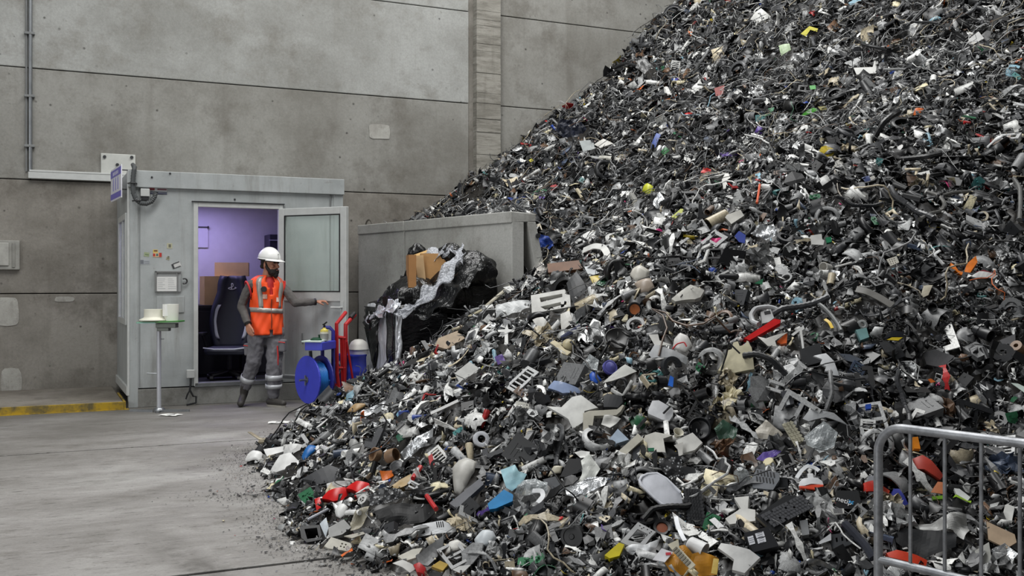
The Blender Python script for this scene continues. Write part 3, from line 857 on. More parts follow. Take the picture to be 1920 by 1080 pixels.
TY = math.radians(35)                                     # torso turned to his left
fx, fy = math.sin(TY), -math.cos(TY)
rx_, ry_ = -math.cos(TY), -math.sin(TY)
SR, EL, WR = Vector((-0.172, -0.105, 1.405)), Vector((-0.265, -0.09, 1.15)), Vector((-0.165, -0.19, 0.955))
SL, EL2, WR2 = Vector((0.152, 0.085, 1.40)), Vector((0.315, 0.05, 1.185)), Vector((0.525, 0.15, 1.195))
HR, KR, AR = Vector((-0.085, -0.05, 0.88)), Vector((-0.135, -0.06, 0.52)), Vector((-0.272, 0.05, 0.185))
HL, KL, AL = Vector((0.085, 0.04, 0.88)), Vector((0.088, -0.01, 0.46)), Vector((0.072, 0.02, 0.10))
HEAD = Vector((0.045, -0.02, 1.625))
HY_ = math.atan2(-0.42, 0.9)                               # head azimuth: +x of the head is where the face looks
fd = Vector((math.cos(HY_), math.sin(HY_), 0)); sd_ = Vector((-fd.y, fd.x, 0))


def hp(f, s, z):
    return HEAD + fd * f + sd_ * s + Vector((0, 0, z))


b = MB()
loft(b, [(0, 0, 0.86, .13, .09, TY), (0, 0, 1.0, .13, .09, TY), (0, 0, 1.2, .14, .095, TY), (-0.005, 0, 1.38, .14, .09, TY), (-0.003, 0, 1.44, .11, .07, TY), (0, 0, 1.49, .07, .065, TY)])
capsule(b, (0.0, 0, 1.45), hp(-0.025, 0, -0.07), 0.062, 0.058)
ellipsoid(b, hp(-0.005, 0, 0.03), (0.100, 0.078, 0.105), HY_)
ellipsoid(b, hp(0.02, 0, -0.055), (0.078, 0.062, 0.075), HY_)
capsule(b, hp(0.092, 0, 0.015), hp(0.112, 0, -0.028), 0.010, 0.017, 8)
for s_ in (-1, 1):
    ellipsoid(b, hp(-0.012, s_ * 0.080, -0.005), (0.019, 0.012, 0.034), HY_, 10, 6)
    capsule(b, hp(0.088, s_ * 0.018, 0.038), hp(0.078, s_ * 0.05, 0.036), 0.012, 0.011, 8)
    ellipsoid(b, hp(0.066, s_ * 0.045, -0.02), (0.022, 0.02, 0.022), HY_, 10, 6)
capsule(b, SR + Vector((0.03, 0.01, -0.03)), EL, 0.036, 0.032); capsule(b, EL, WR, 0.031, 0.026)
capsule(b, SL + Vector((-0.03, -0.01, -0.03)), EL2, 0.036, 0.032); capsule(b, EL2, WR2, 0.031, 0.026)
capsule(b, HR, KR, 0.08, 0.055); capsule(b, KR, AR, 0.05, 0.035)
capsule(b, HL, KL, 0.08, 0.055); capsule(b, KL, AL, 0.05, 0.035)


def chain(mb, pts, r0, r1):
    n = len(pts) - 1
    for i in range(n):
        capsule(mb, pts[i], pts[i + 1], r0 + (r1 - r0) * i / n, r0 + (r1 - r0) * (i + 1) / n, 8)


# hanging right hand
pd = (Vector((-0.142, -0.225, 0.865)) - WR).normalized(); side = Vector((0.75, -0.45, 0.0)).normalized(); fwd = pd.cross(side).normalized()
for k, (o_, L_) in enumerate(((-0.030, 0.066), (-0.010, 0.078), (0.011, 0.073), (0.031, 0.057))):
    capsule(b, WR + side * o_ * 0.5, WR + pd * 0.085 + side * o_, 0.018, 0.013, 8)
    k0 = WR + pd * 0.09 + side * o_
    c1 = (pd * 0.92 + side * 0.0 + Vector((0.30, -0.05, 0))).normalized(); c2 = (pd * 0.7 + Vector((0.62, 0.05, 0))).normalized()
    chain(b, [k0, k0 + c1 * L_ * 0.5, k0 + c1 * L_ * 0.5 + c2 * L_ * 0.5], 0.0105, 0.008)
tb = WR + pd * 0.03 - side * -0.03
chain(b, [tb, tb + pd * 0.035 + Vector((0.025, -0.02, 0)), tb + pd * 0.07 + Vector((0.032, -0.02, 0))], 0.014, 0.010)
# reaching left hand, fingers drooping
pd2 = Vector((0.96, 0.20, 0.10)).normalized(); sv = Vector((-0.2, 0.97, 0.1)).normalized()
for k, (o_, L_) in enumerate(((-0.030, 0.068), (-0.010, 0.078), (0.011, 0.072), (0.030, 0.056))):
    capsule(b, WR2 + sv * o_ * 0.5, WR2 + pd2 * 0.085 + sv * o_, 0.017, 0.013, 8)
    k0 = WR2 + pd2 * 0.09 + sv * o_
    dn = 0.15 + 0.22 * (3 - k) / 3
    c1 = (pd2 + Vector((0, 0, -dn))).normalized(); c2 = (pd2 * 0.55 + Vector((0.0, 0, -0.75 - 0.2 * k / 3))).normalized()
    chain(b, [k0, k0 + c1 * L_ * 0.5, k0 + c1 * L_ * 0.5 + c2 * L_ * 0.5], 0.0105, 0.008)
tb = WR2 + pd2 * 0.03 - sv * 0.026
chain(b, [tb, tb + pd2 * 0.035 - sv * 0.025 + Vector((0, 0, -0.02)), tb + pd2 * 0.066 - sv * 0.022 + Vector((0, 0, -0.04))], 0.014, 0.009)
organic(b, 'body', SKIN, person, 0.0065, 2)

# eyes, mouth and brows
for s_ in (-1, 1):
    m = MB(); ellipsoid(m, hp(0.086, s_ * 0.034, 0.018), (0.012, 0.014, 0.010), HY_, 10, 6); m.obj('eye', mat(S(60, 46, 40), 0.25, 0, 0), person, smooth=True)
    m = MB(); capsule(m, hp(0.100, s_ * 0.016, 0.043), hp(0.084, s_ * 0.054, 0.042), 0.007, 0.005, 6); m.obj('eyebrow', mat(S(34, 27, 24), 0.8, 0, 0), person)
HAIR = mat(S(36, 29, 26), 0.8, 0, 0.3, 'dark_hair')
b = MB()
ellipsoid(b, hp(0.045, 0, -0.085), (0.064, 0.066, 0.052), HY_)
capsule(b, hp(0.07, 0, -0.105), hp(0.075, 0, -0.12), 0.045, 0.034)
for s_ in (-1, 1):
    chain(b, [hp(0.0, s_ * 0.074, 0.02), hp(0.006, s_ * 0.072, -0.03), hp(0.035, s_ * 0.055, -0.075)], 0.012, 0.024)
    capsule(b, hp(0.10, 0, -0.052), hp(0.078, s_ * 0.034, -0.062), 0.011, 0.010, 8)
organic(b, 'beard', HAIR, person, 0.006, 2, 0.01, 0.015)
m = MB(); capsule(m, hp(0.108, -0.018, -0.066), hp(0.108, 0.018, -0.066), 0.006, 0.006, 6); m.obj('mouth', mat(S(142, 84, 76), 0.5, 0, 0), person)
b = MB(); ellipsoid(b, hp(-0.035, 0, 0.03), (0.082, 0.081, 0.075), HY_); capsule(b, hp(-0.085, -0.03, -0.02), hp(-0.085, 0.03, -0.02), 0.03, 0.03); organic(b, 'hair', HAIR, person, 0.007, 2)

# hard hat: shell with ridge, peak and rim
hM = Matrix.Translation(hp(-0.012, 0, 0.062)) @ Matrix.Rotation(HY_, 4, 'Z') @ Matrix.Rotation(math.radians(6), 4, 'Y')
HATW = mat(S(232, 232, 230), 0.32, 0, 0.03, 'white_helmet_shell')
m = MB()
m.grid(24, 8, lambda u, v_: hM @ Vector((0.137 * math.cos(2 * math.pi * u) * math.cos(v_ * 1.5), 0.110 * math.sin(2 * math.pi * u) * math.cos(v_ * 1.5), 0.128 * math.sin(v_ * 1.5) ** 0.9)))
hat = m.obj('hard_hat_shell', HATW, person, smooth=True, solid=0.004)
m = MB(); m.grid(20, 2, lambda u, v_: hM @ Vector(((0.134 + 0.075 * v_ * max(0, math.cos((u - .5) * 2.6))) * math.cos((u - .5) * 2.6), (0.108 + 0.022 * v_) * math.sin((u - .5) * 2.6), 0.006 - 0.02 * v_))); m.obj('peak', HATW, hat, smooth=True, solid=0.004)
m = MB(); m.tube([hM @ Vector((0.139 * math.cos(2 * math.pi * k / 28), 0.112 * math.sin(2 * math.pi * k / 28), 0.0)) for k in range(28)], 0.006, 6, closed=True); m.obj('rim', HATW, hat, smooth=True)
m = MB(); m.tube([hM @ Vector((0.137 * math.cos(w), 0, 0.128 * math.sin(w) ** 0.9 + 0.001)) for w in [0.5 + 2.2 * i / 14 for i in range(15)]], 0.012, 6); m.obj('ridge', HATW, hat, smooth=True)
m = MB(); m.tube([hM @ Vector((0.130 * math.cos(w), 0.106 * math.sin(w), -0.014 + 0.02 * max(0, -math.cos(w)))) for w in [2 * math.pi * k / 28 for k in range(28)]], 0.012, 6, closed=True); m.obj('headband', M_BLACK, hat)

# clothing
SHIRT = mat(S(92, 88, 86), 0.85, 0, 0.2, 'grey_knit')
b = MB()
loft(b, [(0, 0, 0.90, .172, .125, TY), (0, 0, 1.1, .152, .108, TY), (0, 0, 1.25, .160, .112, TY), (-0.003, 0, 1.36, .165, .105, TY), (-0.003, 0, 1.44, .125, .075, TY), (0, 0, 1.485, .068, .060, TY)])
chain(b, [SR + Vector((0.02, 0, -0.015)), SR.lerp(EL, .5), EL, EL.lerp(WR, .5), EL.lerp(WR, .93)], 0.061, 0.041)
chain(b, [SL + Vector((-0.02, 0, -0.015)), SL.lerp(EL2, .5), EL2, EL2.lerp(WR2, .5), EL2.lerp(WR2, .93)], 0.060, 0.040)
organic(b, 'pullover', SHIRT, person, 0.009, 3, 0.014, 0.05)
ORANGE = mat(S(255, 84, 26), 0.6, 0, 0.10, 'hi_vis_orange')
REFL = mat(S(168, 164, 158), 0.35, 0.2, 0.1, 'reflective_tape')
RED = mat(S(196, 44, 44), 0.6, 0, 0.1, 'red_trim')


def torso_pt(w, z, grow=0.0):
    tab = [(0.82, .192, .150), (0.92, .186, .145), (1.05, .176, .135), (1.2, .185, .140), (1.34, .200, .138), (1.42, .200, .124), (1.462, .168, .104), (1.485, .125, .09), (1.50, .092, .08)]
    z_ = min(max(z, 0.82), 1.5)
    for (z0_, a0, b0), (z1_, a1, b1) in zip(tab, tab[1:]):
        if z_ <= z1_:
            t = (z_ - z0_) / (z1_ - z0_); a_, b_ = a0 + (a1 - a0) * t, b0 + (b1 - b0) * t
            break
    a_, b_ = a_ + grow, b_ + grow
    fold = 0.006 * math.sin(w * 5 + z * 22) + 0.004 * math.sin(w * 11 - z * 31)
    p, q = (a_ + fold) * math.cos(w), (b_ + fold) * math.sin(w)
    return Vector((p * math.cos(TY) - q * math.sin(TY), p * math.sin(TY) + q * math.cos(TY), z))


# w = -pi/2 is the middle of his chest
m = MB(); NU, NV = 64, 34
for j in range(NV + 1):
    for i in range(NU):
        w = 2 * math.pi * i / NU; z_ = 0.825 + (1.50 - 0.825) * j / NV
        m.v.append(tuple(torso_pt(w, z_)))
for j in range(NV):
    for i in range(NU):
        w = 2 * math.pi * (i + .5) / NU; z_ = 0.825 + (1.50 - 0.825) * (j + .5) / NV
        dw = abs((w - 1.5 * math.pi + math.pi) % (2 * math.pi) - math.pi)
        if z_ > 1.24 and dw < (z_ - 1.24) * 2.1 * 0.62:
            continue                                            # open V neck
        if z_ < 0.90 and dw < (0.90 - z_) * 2.2:
            continue                                            # hem parts at the zip
        da = min(abs(w), abs(w - math.pi), abs(w - 2 * math.pi))
        if 1.23 < z_ < 1.43 and da < 0.36 * math.sqrt(max(0, 1 - ((z_ - 1.33) / 0.10) ** 2)):
            continue                                            # arm holes
        a_ = j * NU + i; b_ = j * NU + (i + 1) % NU
        m.f.append((a_, b_, b_ + NU, a_ + NU)); m.mi.append(0)
vest = m.obj('hi_vis_vest', ORANGE, person, smooth=True, solid=0.008)


def tape(name, fn, n, parent, material=REFL, hw=0.026):
    m = MB(); m.grid(n, 1, fn); return m.obj(name, material, parent, smooth=True, solid=0.004)


tape('reflective_band', lambda u, v_: torso_pt(2 * math.pi * u + 0.0001, 1.075 + 0.052 * v_ - 0.012 * math.cos(2 * math.pi * u), 0.009), 60, vest)
for w0 in (-1.5708 - 0.62, -1.5708 + 0.60):
    tape('shoulder_band', lambda u, v_: torso_pt(w0 + (v_ - .5) * (0.26 + 0.1 * u) - (0.12 * u * (1 if w0 < -1.57 else -1)), 1.13 + 0.36 * u, 0.009), 14, vest)
m = MB(); m.grid(8, 10, lambda u, v_: torso_pt(-1.5708 + (u - .5) * 0.95 * v_ , 1.22 + 0.26 * v_, -0.016)); m.obj('red_shirt_front', RED, person, smooth=True, solid=0.004)
m = MB(); c_ = torso_pt(-1.5708 - 0.42, 1.345, 0.018); n_ = (c_ - Vector((0, 0, 1.345))).normalized()
m.tube([c_ - n_ * 0.02, c_ + n_ * 0.012], 0.032, 14); m.obj('chest_radio', M_BLACK, vest)
m = MB(); m.tube([torso_pt(-1.5708, 0.90 + 0.33 * i / 10, 0.007) for i in range(11)], 0.006, 6); m.obj('zip', mat(S(120, 52, 30), 0.6, 0, 0), vest)
m = MB(); m.grid(3, 2, lambda u, v_: torso_pt(-1.5708 - 0.55 + 0.3 * u, 1.235 + 0.05 * v_, 0.008)); m.obj('chest_badge', mat(S(238, 190, 170), 0.6, 0, 0.4), vest, solid=0.002)
m = MB(); m.grid(3, 2, lambda u, v_: torso_pt(-1.5708 + 0.30 + 0.16 * u, 1.20 + 0.05 * v_, 0.008)); m.obj('chest_badge', mat(S(238, 200, 185), 0.6, 0, 0.4), vest, solid=0.002)
for sgn_, sh in ((-1, SR), (1, SL)):
    m = MB(); lat = Vector((rx_, ry_, 0)) * (1 if sgn_ < 0 else -1); ax = (((EL - SR) if sgn_ < 0 else (EL2 - SL)).normalized() * 0.35 + lat).normalized()
    c0 = Vector((sh.x, sh.y, 1.345)) + lat * 0.012; s1 = ax.cross(Vector((0, 0, 1))).normalized() * 0.8; s2 = ax.cross(s1).normalized() * 1.1
    m.tube([c0 + s1 * 0.082 * math.cos(w) + s2 * 0.082 * math.sin(w) for w in [2 * math.pi * k / 20 for k in range(20)]], 0.011, 6, closed=True); m.obj('armhole_trim', RED, vest, smooth=True)
for a0, a1, nm in ((EL, WR, 'bracelet'), (EL2, WR2, 'bracelet')):
    ax = (a1 - a0).normalized(); s1 = ax.orthogonal().normalized(); s2 = ax.cross(s1); m = MB()
    for q_ in (0.97, 1.03):
        c0 = a0.lerp(a1, q_); m.tube([c0 + s1 * 0.036 * math.cos(w) + s2 * 0.036 * math.sin(w) for w in [2 * math.pi * k / 16 for k in range(16)]], 0.006, 6, closed=True)
    m.obj(nm, M_BLACK, person)

TROUS = mat(S(112, 111, 116), 0.85, 0, 0.2, 'grey_work_cloth')
b = MB()
loft(b, [(0, 0, 0.80, .178, .135, TY), (0, 0, 0.90, .176, .13, TY), (0, 0, 1.02, .168, .125, TY)])
chain(b, [HR + Vector((0, 0, -.04)), HR.lerp(KR, .55), KR, KR.lerp(AR, .5), KR.lerp(AR, .86)], 0.112, 0.062)
chain(b, [HL + Vector((0, 0, -.04)), HL.lerp(KL, .55), KL, KL.lerp(AL, .5), KL.lerp(AL, .88)], 0.112, 0.074)
organic(b, 'trousers', TROUS, person, 0.010, 3, 0.034, 0.075)


def leg_band(p, ax, r, h, name='reflective_band'):
    ax = ax.normalized(); s1 = ax.orthogonal().normalized(); s2 = ax.cross(s1); m = MB()
    m.grid(24, 1, lambda u, v_: p + s1 * r * math.cos(2 * math.pi * u) + s2 * r * math.sin(2 * math.pi * u) + ax * h * (v_ - .5))
    m.obj(name, mat(S(186, 188, 192), 0.35, 0.15, 0.15), person, smooth=True, solid=0.006)


leg_band(KR.lerp(AR, .60), AR - KR, 0.083, 0.06)
leg_band(KL.lerp(AL, .34), AL - KL, 0.095, 0.06)
leg_band(KL.lerp(AL, .62), AL - KL, 0.092, 0.045)
for p_, sg in ((Vector((-0.205, -0.03, 0.66)), -1), (Vector((0.19, -0.02, 0.70)), 1)):
    m = MB(); m.box(-0.035, 0.035, -0.055, 0.055, -0.07, 0.07, Matrix.Translation(p_) @ Matrix.Rotation(sg * 0.05, 4, 'Y')); pk = m.obj('cargo_pocket', TROUS, person, bevel=0.015)
    m = MB(); m.tube([p_ + Vector((-0.038, -0.056, 0.045)), p_ + Vector((0.038, -0.056, 0.035))], 0.006, 6); m.tube([p_ + Vector((-sg * 0.05, -0.06, 0.0)), p_ + Vector((-sg * 0.05 + 0.01, -0.062, -0.12)), p_ + Vector((-sg * 0.045, -0.05, -0.22))], 0.008, 6); m.obj('red_piping', RED, pk)
BOOT = mat(S(58, 55, 52), 0.6, 0, 0.25, 'dark_boot')
SOLE = mat(S(150, 146, 138), 0.7, 0, 0.3)
b = MB(); chain(b, [AL + Vector((0, 0, 0.06)), AL + Vector((0, 0, -0.03))], 0.056, 0.052); chain(b, [Vector((0.03, 0.03, 0.055)), Vector((0.13, -0.03, 0.052)), Vector((0.205, -0.075, 0.045))], 0.047, 0.04); organic(b, 'boot', BOOT, person, 0.008, 3)
m = MB(); d2 = Vector((0.205 - 0.03, -0.105, 0)).normalized(); s2 = Vector((-d2.y, d2.x, 0))
ring = [Vector((0.11, -0.022, 0)) + d2 * (0.145 * math.cos(w)) + s2 * (0.05 * math.sin(w)) for w in [2 * math.pi * k / 20 for k in range(20)]]
m.prism([(p.x, p.y) for p in ring], 0.0, 0.022); m.obj('sole', SOLE, person)
b = MB(); chain(b, [AR + Vector((0.02, -0.02, 0.07)), AR + Vector((0, 0, -0.03))], 0.055, 0.05); chain(b, [Vector((-0.275, 0.07, 0.145)), Vector((-0.285, 0.0, 0.075)), Vector((-0.28, -0.065, 0.042))], 0.046, 0.042); organic(b, 'boot', BOOT, person, 0.008, 3)
m = MB(); chain(m, [Vector((-0.285, 0.10, 0.10)), Vector((-0.29, 0.02, 0.035)), Vector((-0.285, -0.06, 0.02))], 0.022, 0.02); m.obj('sole', M_BLACK, person)

# ================================================================ hose reel trolley, hand truck, drum
BLUE = mat(S(62, 70, 196), 0.42, 0, 0.12, 'blue_paint'); DBLUE = mat(S(40, 42, 128), 0.45, 0, 0.15, 'dark_blue_paint'); HOSE = mat(S(40, 118, 196), 0.4, 0, 0.1)
REDP = mat(S(178, 30, 34), 0.42, 0, 0.18, 'red_paint')
tD = 11.0
tb = px(606, 778, tD); tb.z = 0
tro = empty('hose_reel_trolley', Matrix.Translation(tb) @ Matrix.Rotation(math.radians(0), 4, 'Z'))
tag(tro, 'blue steel trolley with a tray and a large double-disc hose reel', 'trolley')
k_ = tD / FOC


def tl(x, y, dy=0.0):
    """trolley-local point of a feature seen at pixel (x, y), dy metres behind the trolley's foot"""
    p = px(x, y, tD + dy); return Vector((p.x - tb.x, dy, p.z))


axd = Vector((0.83, 0.55, 0)).normalized()                       # axle direction
c1, c2 = tl(576, 712, -0.10), tl(594, 708, 0.04)
Rr = 0.37 * (712 - 667) / 64 * 1.42
Rr = (757 - 667) / 2 * k_
ay = Vector((0, 0, 1)); ax_ = axd.cross(ay).normalized()


def disc(c, r, t, n=32):
    m = MB(); m.tube([c - axd * t, c - axd * (t - 0.004), c + axd * (t - 0.004), c + axd * t], [r * 0.985, r, r, r * 0.985], n); return m


# the disc is seen obliquely: its axle points left towards the viewer
axd = Vector((0.743, 0.669, 0)).normalized()
c1 = tl(577, 712, -0.05); c2 = c1 + axd * 0.17
d_ = disc(c1, Rr, 0.01).obj('reel_disc', BLUE, tro, bevel=0.003)
disc(c2, Rr * 0.98, 0.01).obj('reel_disc', DBLUE, tro, bevel=0.003)
m = MB(); pts = []
for L in range(1):
    n = 12 * 8
    s1 = axd.cross(Vector((0, 0, 1))).normalized(); s2 = Vector((0, 0, 1))
    for i in range(n + 1):
        w = 2 * math.pi * i / 12; q_ = 0.02 + 0.13 * i / n
        pts.append(c1 + axd * q_ + s1 * 0.185 * math.cos(w) + s2 * 0.185 * math.sin(w))
m.tube(pts, 0.016, 6); m.obj('wound_hose', HOSE, tro, smooth=True)
m = MB(); m.tube([c1, c2], 0.168, 24); m.obj('reel_drum', HOSE, tro)
m = MB(); m.tube([c1 - axd * 0.10, c2 + axd * 0.06], 0.013, 8); m.tube([c1 - axd * 0.03 + Vector((0, 0, .05)), c1 - axd * 0.03 - Vector((0, 0, .06))], 0.009, 6); m.tube([c1 - axd * 0.02, c1 - axd * 0.012], 0.035, 10); m.obj('axle', M_STEEL, tro)
pL, pR = tl(604, 620, 0.16), tl(620, 620, 0.14)
m = MB()
yp = 0.18
top = tl(612, 614, yp)
m.tube([Vector((pL.x, yp, 0.12)), Vector((pL.x, yp, top.z - 0.04)), Vector((pL.x + 0.02, yp, top.z)), Vector((pR.x - 0.02, yp, top.z)), Vector((pR.x + 0.02, yp, top.z - 0.04)), Vector((pR.x + 0.02, yp, 0.05))], 0.021, 8)
m.obj('frame_hoop', DBLUE, tro, smooth=True)
a, b_ = tl(577, 640, 0), tl(620, 655, 0)
m = MB(); m.prism([(a.x, -0.16), (b_.x - 0.05, -0.22), (b_.x + 0.03, 0.16), (a.x + 0.07, 0.16)], b_.z, a.z, 'z'); m.obj('tray', BLUE, tro, bevel=0.006)
m = MB(); m.prism([(a.x - 0.03, -0.18), (b_.x - 0.06, -0.23), (b_.x - 0.03, 0.1), (a.x + 0.05, 0.1)], a.z + 0.002, a.z + 0.016, 'z'); m.obj('tray_mat', mat(S(206, 222, 214), 0.6, 0, 0.1), tro)
m = MB(); m.tube([tl(582, 658, 0.05), tl(583, 672, 0.05)], 0.02, 6); m.obj('hook', M_DARK, tro)
for dx in (0.04, -0.14):
    m = MB(); w_ = Vector((dx + 0.02, 0.13, 0.09)); m.tube([w_ - axd * 0.03, w_ + axd * 0.03], 0.09, 18); m.obj('wheel', M_BLACK, tro, bevel=0.01)
m = MB(); m.tube([Vector((-0.24, -0.14, 0.025)), Vector((-0.02, -0.02, 0.03)), Vector((0.1, -0.06, 0.03)), Vector((0.05, -0.28, 0.025)), Vector((-0.22, -0.26, 0.022))], 0.02, 8, closed=True); m.obj('foot_loop', M_DARK, tro, smooth=True)
m = MB(); m.box(-0.06, 0.10, 0.02, 0.16, 0.10, 0.34); m.obj('hub_guard', M_BLACK, tro, bevel=0.01)
# items on the tray
g = tb + tl(590, 640, -0.05); g.z = a.z + 0.016
r_ = empty('green_stopper', Matrix.Translation(g + Vector((0.03, 0, 0)))); tag(r_, 'dark green plastic cap with a small knob lying on the blue tray', 'cap')
m = MB(); m.lathe([(0.0, 0.03), (0.05, 0.028), (0.075, 0.012), (0.078, 0.0)], 16); m.tube([(0.02, 0, 0.028), (0.02, 0, 0.06)], [0.008, 0.014], 8); m.obj('cap', mat(S(22, 66, 44), 0.4, 0, 0.1), r_, smooth=True)
g = tb + tl(610, 640, 0.0); g.z = a.z + 0.012
r_ = empty('spray_bottle', Matrix.Translation(g + Vector((0, -0.06, 0)))); tag(r_, 'small pale bottle with yellow shoulder and black pump on the blue tray', 'bottle')
m = MB(); m.lathe([(0.0, 0.0), (0.042, 0.0), (0.045, 0.01), (0.045, 0.095), (0.04, 0.105)], 18); m.obj('bottle_body', mat(S(206, 206, 196), 0.4, 0, 0.1), r_, smooth=True)
m = MB(); m.lathe([(0.0455, 0.088), (0.042, 0.112), (0.018, 0.13), (0.016, 0.14)], 18); m.obj('shoulder', mat(S(206, 190, 84), 0.4, 0, 0.1), r_, smooth=True)
m = MB(); m.lathe([(0.0462, 0.02), (0.0462, 0.075)], 18); m.obj('paper_label', mat(S(150, 150, 146), 0.6, 0, 0.4), r_)
m = MB(); m.tube([(0, 0, 0.135), (0, 0, 0.17)], 0.012, 8); m.tube([(-0.02, 0, 0.172), (0.0, 0, 0.178), (0.03, -0.01, 0.20)], 0.009, 6); m.obj('pump', M_BLACK, r_)

hD = 11.25


def tw(x, y, d):
    return px(x, y, d)


r_ = empty('hand_truck', loc=(px(642, 750, hD).x, hD, 0)); tag(r_, 'red tubular hand truck standing upright beside the blue trolley', 'hand truck')
o3 = Vector(r_.location)


def hl(x, y, dd=0.0):
    return px(x, y, hD + dd) - o3


m = MB(); m.tube([hl(648, 586, .25), hl(631, 607), hl(632, 700), hl(636, 735), hl(640, 752)], 0.022, 8); m.obj('side_rail', REDP, r_, smooth=True)
m = MB(); m.tube([hl(665, 590, .27), hl(648, 609, .05), hl(648, 640, .05), hl(645, 735, .05), hl(641, 755, .05)], 0.024, 8); m.obj('side_rail', REDP, r_, smooth=True)
m = MB(); m.tube([hl(664, 588, .27), hl(657, 597, .16)], 0.027, 8); m.obj('grip', M_BLACK, r_)
for a_, b_ in (((633, 632), (648, 634)), ((634, 690), (647, 690))):
    m = MB(); m.tube([hl(*a_, .02), hl(*b_, .04)], 0.018, 8); m.obj('cross_bar', REDP, r_)
for a_, b_ in (((639, 633), (642, 736)), ((643, 633), (646, 736)), ((650, 640), (664, 727))):
    m = MB(); m.tube([hl(*a_, .03), hl(*b_, .1 if b_[0] > 650 else .03)], 0.012, 8); m.obj('brace', REDP, r_)
m = MB(); m.prism([(-0.09, -0.02), (0.10, -0.02), (0.02, -0.12 + 0.0)], 0, 0.012); m.prism([(hl(622, 712).x, hl(622, 712).z), (hl(645, 735).x, hl(645, 735).z), (hl(643, 757).x, 0.03), (hl(634, 757).x, 0.03)], -0.03, 0.02, 'y'); m.obj('toe_plate', REDP, r_)
for s_ in (-1, 1):
    m = MB(); m.tube([Vector((0.02 + s_ * 0.12, 0.16, 0.11)), Vector((0.02 + s_ * 0.16, 0.16, 0.11))], 0.11, 18); m.obj('wheel', M_BLACK, r_, bevel=0.01)
m = MB(); m.tube([Vector((-0.15, 0.16, 0.11)), Vector((0.2, 0.16, 0.11))], 0.012, 8); m.obj('axle', M_STEEL, r_)

bD = 11.52
c_ = px(657, 740, bD); c_.z = 0
r_ = empty('plastic_drum', loc=c_); tag(r_, 'blue plastic drum with white printed letters behind the red hand truck', 'drum')
zt = px(657, 664, bD).z; Rd = 30 * bD / FOC
m = MB(); m.lathe([(0.0, 0.0), (Rd * .95, 0.0), (Rd, 0.04), (Rd, zt * .33), (Rd * 1.03, zt * .36), (Rd, zt * .39), (Rd, zt * .66), (Rd * 1.03, zt * .69), (Rd, zt * .72), (Rd * .98, zt - .03), (Rd * 1.02, zt - 0.02), (Rd * 1.02, zt), (Rd * .9, zt), (Rd * .9, zt - 0.03), (0, zt - 0.03)], 30); m.obj('drum_body', mat(S(48, 60, 176), 0.4, 0, 0.12), r_, smooth=True)
PRN = mat(S(206, 212, 228), 0.5, 0, 0.1)
for i, (qx, a0, a1) in enumerate(((631, 0.7, 5.6), (641, 0, 2 * math.pi))):
    ang = math.asin(max(-0.97, min(0.97, (px(qx, 690, bD).x - c_.x) / Rd)))
    zc = px(qx, 688, bD).z
    m = MB(); m.tube([Vector(((Rd + 0.003) * math.sin(ang + 0.11 * math.cos(w)), -(Rd + 0.003) * math.cos(ang + 0.11 * math.cos(w)), zc + 0.055 * math.sin(w))) for w in [a0 + (a1 - a0) * k / 18 for k in range(19)]], 0.010, 5); m.obj('printed_letter', PRN, r_)
m = MB(); m.grid(6, 1, lambda u, v_: Vector(((Rd + 0.004) * math.sin(-1.0 + 0.5 * u), -(Rd + 0.004) * math.cos(-1.0 + 0.5 * u), zt - 0.1 + 0.035 * v_))); m.obj('printed_bar', PRN, r_)
r_ = empty('white_tub', loc=(c_.x + 0.09, c_.y + 0.03, zt)); tag(r_, 'white rounded tub with a grey rim standing on the blue drum', 'tub')
m = MB(); m.lathe([(0.11, 0.0), (0.113, 0.04), (0.118, 0.05), (0.112, 0.06), (0.108, 0.10), (0.085, 0.14), (0.045, 0.165), (0.0, 0.17)], 24); m.obj('dome', mat(S(214, 212, 206), 0.5, 0, 0.1), r_, smooth=True)
m = MB(); m.tube([Vector((0.116 * math.cos(w), 0.116 * math.sin(w), 0.05)) for w in [2 * math.pi * k / 24 for k in range(24)]], 0.008, 6, closed=True); m.obj('rim', M_GREY, r_)

# ================================================================ wrapped pallets, carton and bubble wrap


def film(name, col, rough, metal=0.0, trans=0.0, bumpy=0.6, scale=9.0, alpha=1.0, stretch=(1, 1, 1)):
    k = NT(name); v = k.coord(stretch)
    k.b.inputs['Base Color'].default_value = col
    k.b.inputs['Roughness'].default_value = rough; k.b.inputs['Metallic'].default_value = metal
    k.b.inputs['Transmission Weight'].default_value = trans; k.b.inputs['Alpha'].default_value = alpha
    k.bump(k.noise(v, scale, 3, 0.6), bumpy, 0.05)
    return k.m


BLKF = film('black_stretch_film', S(15, 15, 17), 0.16, 0, 0, 0.35, 10, 1.0, (1, 1, 3))
SILF = film('silver_film', S(226, 228, 234), 0.24, 0.35, 0, 0.8, 5, 1.0, (2.2, 2.2, 0.8))
BAGF = film('black_bag_film', S(14, 14, 15), 0.27, 0, 0, 0.45, 12)
BUBF = film('bubble_film', S(226, 229, 236), 0.25, 0, 0.15, 1.0, 34, 0.72)
A0 = Vector((-1.245, 11.0, 0))
RZ = Matrix.Rotation(ANG, 4, 'Z')


